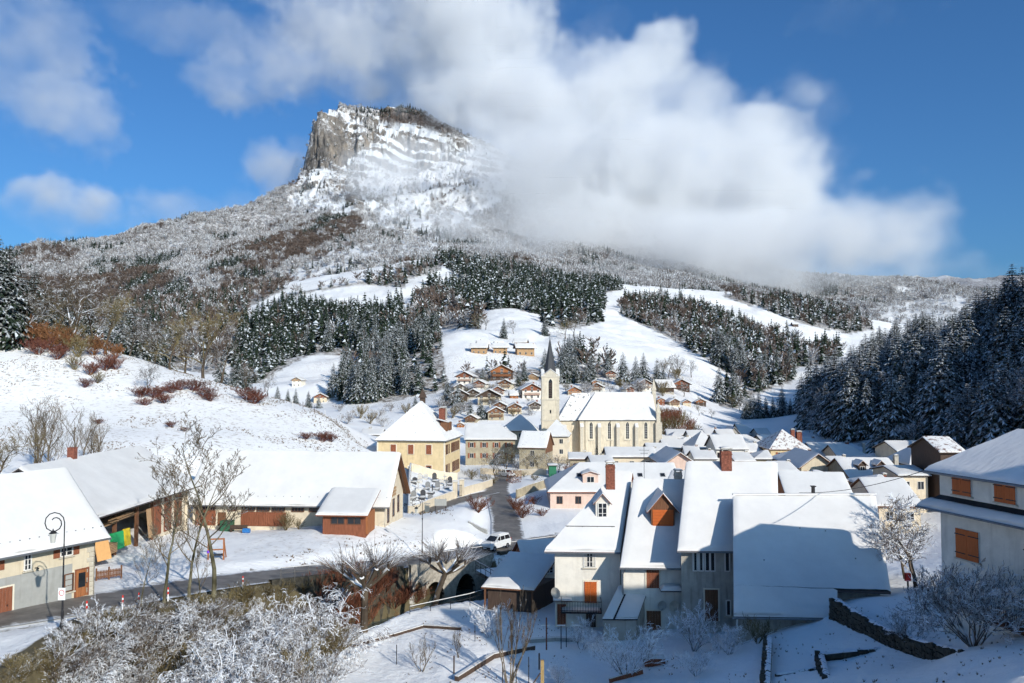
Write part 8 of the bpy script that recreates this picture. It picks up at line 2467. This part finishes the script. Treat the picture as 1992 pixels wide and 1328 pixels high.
put('garden_shrub', SH_BROWN[1], 1466, 58, 60, 'bare upright shrub against the big barn wall', 'shrub', parts=SHP)
put('bare_sapling', SAPL[0], 990, 57.5, 185, 'clump of tall bare saplings in front of the open shed', 'sapling', parts=SHP, wide=1.25)
put('garden_shrub', SH_WHITE[2], 952, 68, 75, 'pale frosty bush behind the bare saplings', 'shrub', parts=SHP, wide=.8)
put('bare_sapling', T_MULTI[0], 822, 61, 70, 'small bare fruit bush in the left garden', 'sapling', wide=1.0)
put('bare_sapling', T_MULTI[1], 893, 63, 60, 'thin bare fruit bush near the board edging', 'sapling', wide=.8)
put('bare_sapling', T_MULTI[0], 645, 57.5, 110, 'thin dark bare sapling at the left corner of the garden', 'sapling', wide=.9)
# shrubs filling the river gully on the left
rr = random.Random(21)
THICKET = [(120, 1330), (110, 1290), (175, 1245), (250, 1222), (340, 1205), (450, 1192), (560, 1180), (630, 1180), (660, 1210), (655, 1260), (620, 1400), (120, 1400)]
def near_hit(px, py): return hit(px, py, 34, 78, 300)
ti = 0
for row, py in enumerate(range(1395, 1160, -24)):
    for k in range(12):
        px = 118 + k * 46 + (23 if row % 2 else 0) + rr.uniform(-14, 14); pyj = py + rr.uniform(-8, 8)
        if not inpoly(np.array([px]), np.array([pyj]), THICKET)[0]: continue
        x, y, z = near_hit(px, pyj); ti += 1
        hp = rr.uniform(58, 95) * (1 if pyj > 1250 else (.72 if pyj > 1210 else .5))
        kind = ti % 6
        me, lb, gp = {0: (SH_BROWN[ti % 2], 'brown leafless shrub in the thicket at the bottom left', 'brown shrubs in the river thicket'), 3: (SH_ARCH[ti % 2], 'arching shrub bowed under snow in the bottom left thicket', 'arching shrubs in the river thicket')}.get(kind, ((SH_SNOW if ti % 2 else SH_DUST)[ti % 3], 'dense snowy shrub in the thicket at the bottom left' if ti % 2 else 'dark snow dusted shrub in the thicket at the bottom left', 'snowy shrubs in the river thicket' if ti % 2 else 'dusted shrubs in the river thicket'))
        place_tree('river_shrub', me, x, y, hp / F * y, lb, 'shrub', gp, parts=SHP, wide=1.2 if kind else 1.35)
for i, (px, py, hp, lb) in enumerate([(560, 1270, 120, 'large arching shrub bowed under snow left of the river'), (600, 1230, 80, 'arching snowy shrub reaching up to the road railing'), (560, 1335, 95, 'low bluish shaded shrub bowed to the ground at the bottom edge')]):
    x, y, z = near_hit(px, py); place_tree('arching_shrub', SH_ARCH[i % 2], x, y, hp / F * y, lb, 'shrub', None, parts=SHP, wide=1.0)
for i, (px, py, hp) in enumerate([(20, 1300, 30), (60, 1300, 32), (95, 1290, 34), (40, 1330, 40), (90, 1325, 40), (10, 1345, 40), (130, 1265, 34), (165, 1240, 30)]):
    x, y, z = near_hit(px, py); place_tree('verge_bush', SH_BROWN[i % 2], x, y, hp / F * y, 'low brown bush under the snowy road verge at the bottom left', 'bush', 'low bushes under the road verge', parts=SHP, wide=1.6)
# bushes on the river bank
for i, (px, py, hp) in enumerate([(615, 1195, 62), (640, 1205, 66), (665, 1190, 60), (690, 1205, 66), (700, 1180, 55), (725, 1195, 60), (745, 1180, 52), (765, 1190, 50), (660, 1225, 60), (690, 1232, 55), (785, 1178, 46), (630, 1175, 50), (720, 1215, 45), (810, 1172, 40)]):
    x, y, z = hit(px, py, 60, 92); place_tree('river_bush', SH_RED[i % 2], x, y, hp / F * y, 'red brown leafless bush on the river bank below the road', 'bush', 'red brown bushes on the river bank', parts=SHP, wide=1.3)
put('willow_bush', SH_ORANGE[0], 795, 81, 48, 'bright orange willow bush at the foot of the bridge', 'bush', parts=SHP, wide=1.4)
for i, (px, py, hp) in enumerate([(440, 1180, 30), (480, 1172, 30), (520, 1166, 30), (560, 1160, 28), (590, 1155, 26), (350, 1195, 30), (390, 1188, 34), (300, 1205, 30), (250, 1216, 30), (545, 1175, 45), (470, 1185, 50)]):
    x, y, z = near_hit(px, py); place_tree('bank_bush', SH_BROWN[i % 2], x, y, hp / F * y, 'olive brown bush on the bank below the road', 'bush', 'olive bushes below the road', parts=SHP, wide=1.4)
# red dogwoods by the lane
for px, Y, hp, lb in ((930, 124, 34, 'round red dogwood bush on the snow island between the lanes'), (1004, 134, 28, 'red dogwood bush right of the lane, upper one'), (1016, 127, 30, 'red dogwood bush right of the lane, lower one'), (1040, 138, 18, 'low red dogwood hedge above the two dogwood bushes'), (1055, 128, 16, 'small red shrub below the pink house'), (1118, 172, 34, 'dark red bush beside the green garden shed')):
    put('dogwood_bush', SH_RED[0], px, Y, hp, lb, 'bush', parts=SHP, wide=1.7)
# garden trees in front of the church
for i, (px, Y, hp, lb) in enumerate([(965, 178, 62, 'bare fruit tree in the gardens left of centre below the long stone house'), (985, 181, 66, 'tall dark bare fruit tree in the gardens'), (1005, 183, 46, 'small bare fruit tree behind the garden wall'), (1022, 184, 42, 'bare fruit tree in front of the grey roofed barn'), (1048, 183, 44, 'snowy bare fruit tree right of the grey roofed barn'), (1068, 182, 46, 'bare fruit tree in front of the hipped house'), (1085, 186, 40, 'bare fruit tree near the green shed'), (1100, 190, 34, 'small bare tree by the church wall')]):
    put('fruit_tree', T_CROWN[i % 3], px, Y, hp, lb, wide=1.2)
for i, (px, Y, hp) in enumerate([(918, 176, 22), (945, 172, 18), (960, 168, 14), (1040, 172, 14), (1060, 160, 14), (1020, 178, 12)]):
    put('garden_bush', SH_BROWN[i % 2], px, Y, hp, 'low brown bush in the snowy gardens behind the lane', 'bush', 'low bushes in the gardens', parts=SHP, wide=1.6)
low_wall('garden_wall', 'long low cream wall across the gardens in front of the fruit trees', pl2((935, 186), (1000, 183), (1062, 180)), 1.3, .3, BEIGE)
low_wall('garden_wall', 'mossy wall climbing from the lane to the pink house', pl2((1005, 146), (1040, 152), (1066, 158)), 1.6, .35, OLIVE)
# brown bank right of the church and hedges among the chalets
for i, (px, py, hp) in enumerate([(1292, 845, 40), (1305, 838, 42), (1318, 842, 36), (1300, 825, 34), (1325, 828, 32), (1340, 840, 30), (1352, 846, 24), (1312, 815, 26), (1288, 820, 30), (1335, 850, 26)]):
    x, y, z = hit(px, py, 240, 500); e = place_tree('bank_shrub', SH_RED[i % 2] if i % 2 else SH_BROWN[i % 2], x, y, hp / F * y, 'reddish brown shrub on the bank right of the church', 'shrub', 'shrubs on the bank right of the church', parts=SHP, wide=1.2)
for i, (px, py, hp, c) in enumerate([(870, 790, 30, 0), (880, 815, 26, 1), (860, 800, 26, 0), (900, 770, 22, 1), (925, 760, 18, 0), (1015, 755, 18, 1), (1045, 765, 24, 0), (1210, 760, 26, 1), (1225, 765, 24, 0), (1170, 760, 22, 1), (1145, 765, 24, 0), (1300, 735, 45, 2), (1320, 735, 48, 2), (1290, 735, 40, 2), (1345, 735, 36, 2), (1090, 715, 36, 2), (930, 640, 32, 2), (945, 642, 30, 2), (1000, 650, 30, 2), (1100, 660, 44, 2), (1115, 655, 48, 2), (1340, 830, 26, 2), (1360, 810, 24, 2), (1385, 815, 20, 2), (760, 800, 22, 0), (790, 805, 24, 1), (735, 815, 26, 0), (700, 815, 30, 1), (675, 825, 28, 0), (720, 825, 26, 1), (745, 830, 24, 0), (830, 820, 28, 1), (660, 800, 18, 0), (1440, 800, 34, 2), (1425, 795, 30, 2)]):
    x, y, z = hit(px, py, 230, 900)
    me = T_CROWN[i % 3] if c == 2 else (SH_BROWN[i % 2] if c else SH_SNOW[i % 3])
    place_tree('hillside_tree' if c == 2 else 'hillside_shrub', me, x, y, hp / F * y, 'bare broadleaf tree on the hillside above the village' if c == 2 else 'leafless hedge shrub among the chalets', 'tree' if c == 2 else 'shrub', 'bare trees on the hillside' if c == 2 else 'hedge shrubs among the chalets', wide=1.1, parts=('trunk', 'crown') if c == 2 else SHP)
for i in range(46):
    px = rr.uniform(868, 1048) if i % 2 else rr.uniform(1095, 1345); py = rr.uniform(738, 812) if i % 2 else rr.uniform(728, 775)
    x, y, z = hit(px, py, 250, 700); c = i % 3; hp = rr.uniform(12, 26)
    me = (SH_BROWN[i % 2], SH_SNOW[i % 3], T_CROWN[i % 3])[c]
    place_tree('garden_tree' if c == 2 else 'hillside_shrub', me, x, y, hp * (1.3 if c == 2 else 1) / F * y, ('brown leafless shrub between the chalets', 'snowy shrub between the chalets', 'small bare garden tree between the chalets')[c], 'tree' if c == 2 else 'shrub', ('brown shrubs between the chalets', 'snowy shrubs between the chalets', 'garden trees between the chalets')[c], wide=1.3, parts=('trunk', 'crown') if c == 2 else SHP)
# crest of the left hill
for px, Y, hp, k, lb in ((150, 178, 500, 0, 'big dark bare tree on the crest of the left hill'), (205, 180, 560, 1, 'olive bare tree right of the big dark tree on the crest'), (330, 186, 600, 1, 'bare tree on the crest between the two big trees'), (395, 190, 580, 1, 'huge olive bare tree on the right part of the crest'), (430, 195, 625, 2, 'bare tree behind the huge olive tree'), (360, 192, 610, 2, 'snowy bare tree left of the huge olive tree'), (250, 188, 615, 0, 'frosted bare tree in front of the crest spruces'), (300, 190, 620, 2, 'small bare tree beside the crest spruces'), (110, 184, 555, 1, 'bare tree left of the big dark tree on the crest'), (60, 184, 560, 2, 'bare tree among the orange bushes at the left'), (475, 188, 700, 0, 'small bare tree where the crest drops'), (290, 158, 62, 0, 'lone young bare tree on the snowy left slope'), (520, 200, 725, 2, 'bare tree just behind the crest'), (180, 190, 530, 2, 'tall bare tree behind the big dark tree')):
    put_top('crest_tree', T_CROWN[k], px, Y, hp, lb, wide=.95) if hp > 200 else put('crest_tree', T_CROWN[k], px, Y, hp, lb, wide=1.15)
SH_RUST = [tree_meshes(291 + i, m_, m_, stems=20, trunk=.2, levels=3, kids=(5, 4, 3), spread=.55, r0=.010, up=.25, len0=.8, lenf=.45, stemtilt=.7, twist=.16, seg=4, minr=.0045, sides0=3) for i, m_ in enumerate((snowy('rust twigs', (.15, .065, .03), (.25, .12, .055), lo=.9, hi=1.3, amount=.4), snowy('maroon twigs', (.085, .03, .022), (.17, .07, .05), lo=.9, hi=1.3, amount=.4)))]
for i, (px, Y, hp, k) in enumerate([(25, 178, 70, 0), (60, 178, 72, 0), (90, 176, 76, 0), (120, 174, 70, 0), (150, 172, 66, 0), (75, 170, 55, 1), (110, 168, 50, 1), (180, 176, 60, 0), (145, 164, 45, 1), (175, 162, 42, 1), (205, 166, 50, 1), (225, 168, 40, 1), (190, 158, 34, 1), (15, 172, 45, 1), (165, 155, 30, 1), (45, 182, 78, 0), (130, 180, 78, 0), (225, 178, 44, 0)]):
    put('rust_bush', SH_RUST[k] if i % 4 else SH_BROWN[0], px, Y, hp * .72, ('rust orange bush on the crest of the left hill', 'maroon bush on the upper left slope')[k] if i % 4 else 'olive brown bush among the rust bushes on the left hill', 'bush', ('rust bushes on the left crest', 'maroon bushes on the left slope')[k] if i % 4 else 'olive bushes on the left hill', parts=SHP, wide=1.35)
for i, (px, Y, hp) in enumerate([(275, 154, 24), (300, 155, 28), (320, 153, 22), (350, 163, 24), (375, 165, 26), (395, 162, 24), (410, 160, 20), (285, 150, 18), (335, 160, 18), (480, 168, 30), (495, 166, 26), (335, 138, 14), (195, 135, 12), (630, 150, 24), (645, 152, 18), (595, 148, 16), (360, 136, 10)]):
    put('slope_bush', SH_RUST[1], px, Y, hp, 'low maroon bush on the open snowy left slope', 'bush', 'low bushes on the open left slope', parts=SHP, wide=2.0)

# ------------------------------------------------------------------ outside the frame on the right: unseen house and pole, added to cast shade into view
NB = House('shade_house', 'large unseen house added outside the right edge to shade the gardens', 45.5, 22.0, 12.5, 29, 12, 0)
NB.walls(11.5, BEIGE, 17.6, 'x'); NB.roof(11.5, 17.6, 'x', oe=.6, rake=.5, snow=.2)
for zz in (3.0, 6.5, 9.8):
    for k in range(6): NB.window('f', -12 + k * 4.8, zz, 1.1, 1.5, shut='open', sm=BRSHUT); NB.window('b', -12 + k * 4.8, zz, 1.1, 1.5, shut='open', sm=BRSHUT)
x, y = 42.3, 51.7; e = empty('utility_pole', (x, y, gz(x, y))); MB().tube([(0, 0, -.5), (0, 0, 15.5)], [.22, .17], 8).build('pole', DARKWOOD, e); MB().box(-.9, .9, -.08, .08, 14.6, 14.8).build('crossarm', DARKWOOD, e); tag(e, 'unseen timber utility pole added behind the right house to cast a shadow streak', 'pole')  # unseen pole, added for the shadow streak on the big barn roof

# ------------------------------------------------------------------ dry grass showing through the snow
def tuft(seed):
    r_ = random.Random(seed); mb = MB()
    for k in range(9):
        a = r_.random() * 6.28; L_ = r_.uniform(.5, 1); d = Vector((math.cos(a) * .7, math.sin(a) * .7, 1)).normalized() * L_
        b = Vector((r_.uniform(-.2, .2), r_.uniform(-.2, .2), 0)); s_ = Vector((-math.sin(a), math.cos(a), 0)) * .09
        mb.add([tuple(b - s_), tuple(b + s_), tuple(b + d)], [(0, 1, 2)])
    return mb.mesh('tuft', mat('dry grass', (.17, .115, .06), rough=.9, var=.4, scale=.6))
gp = []
n = 26000
x = NP.uniform(-120, 2, n); y = NP.uniform(84, 200, n)
px, py = pix(x, y, np.zeros(n)); nzv = fbm(x / 6, y / 6, 3, 101) + 0.5 * fbm(x / 25, y / 25, 2, 103)
hill = (y > 114) & (x < -8 - (y - 114) * .1) & (nzv > 0.05)
bank = (y > 84) & (y < 106) & (x > -26) & (x < -2) & (seg_near(x, y, ROAD1)[0] > 3.6) & (seg_near(x, y, ROAD1)[0] < 9) & (nzv > -.1)
gard = False
k = hill | bank
x, y = x[k], y[k]
z = G(x, y)
x2 = NP.uniform(-8, 30, 2600); y2 = NP.uniform(36, 76, 2600); n2_ = fbm(x2 / 3, y2 / 3, 3, 105) > .12
x = np.concatenate([x, x2[n2_]]); y = np.concatenate([y, y2[n2_]]); z = G(x, y)
gp = [(a, b, c, d) for a, b, c, d in zip(x, y, z, NP.uniform(.10, .40, len(x)) * np.where(y < 80, .55, 1))]
wood_mass('dry_grass', 'dry brown grass poking through the snow of the left hill and the road bank', gp, [tuft(1), tuft(2), tuft(3)], 9, 'grass')
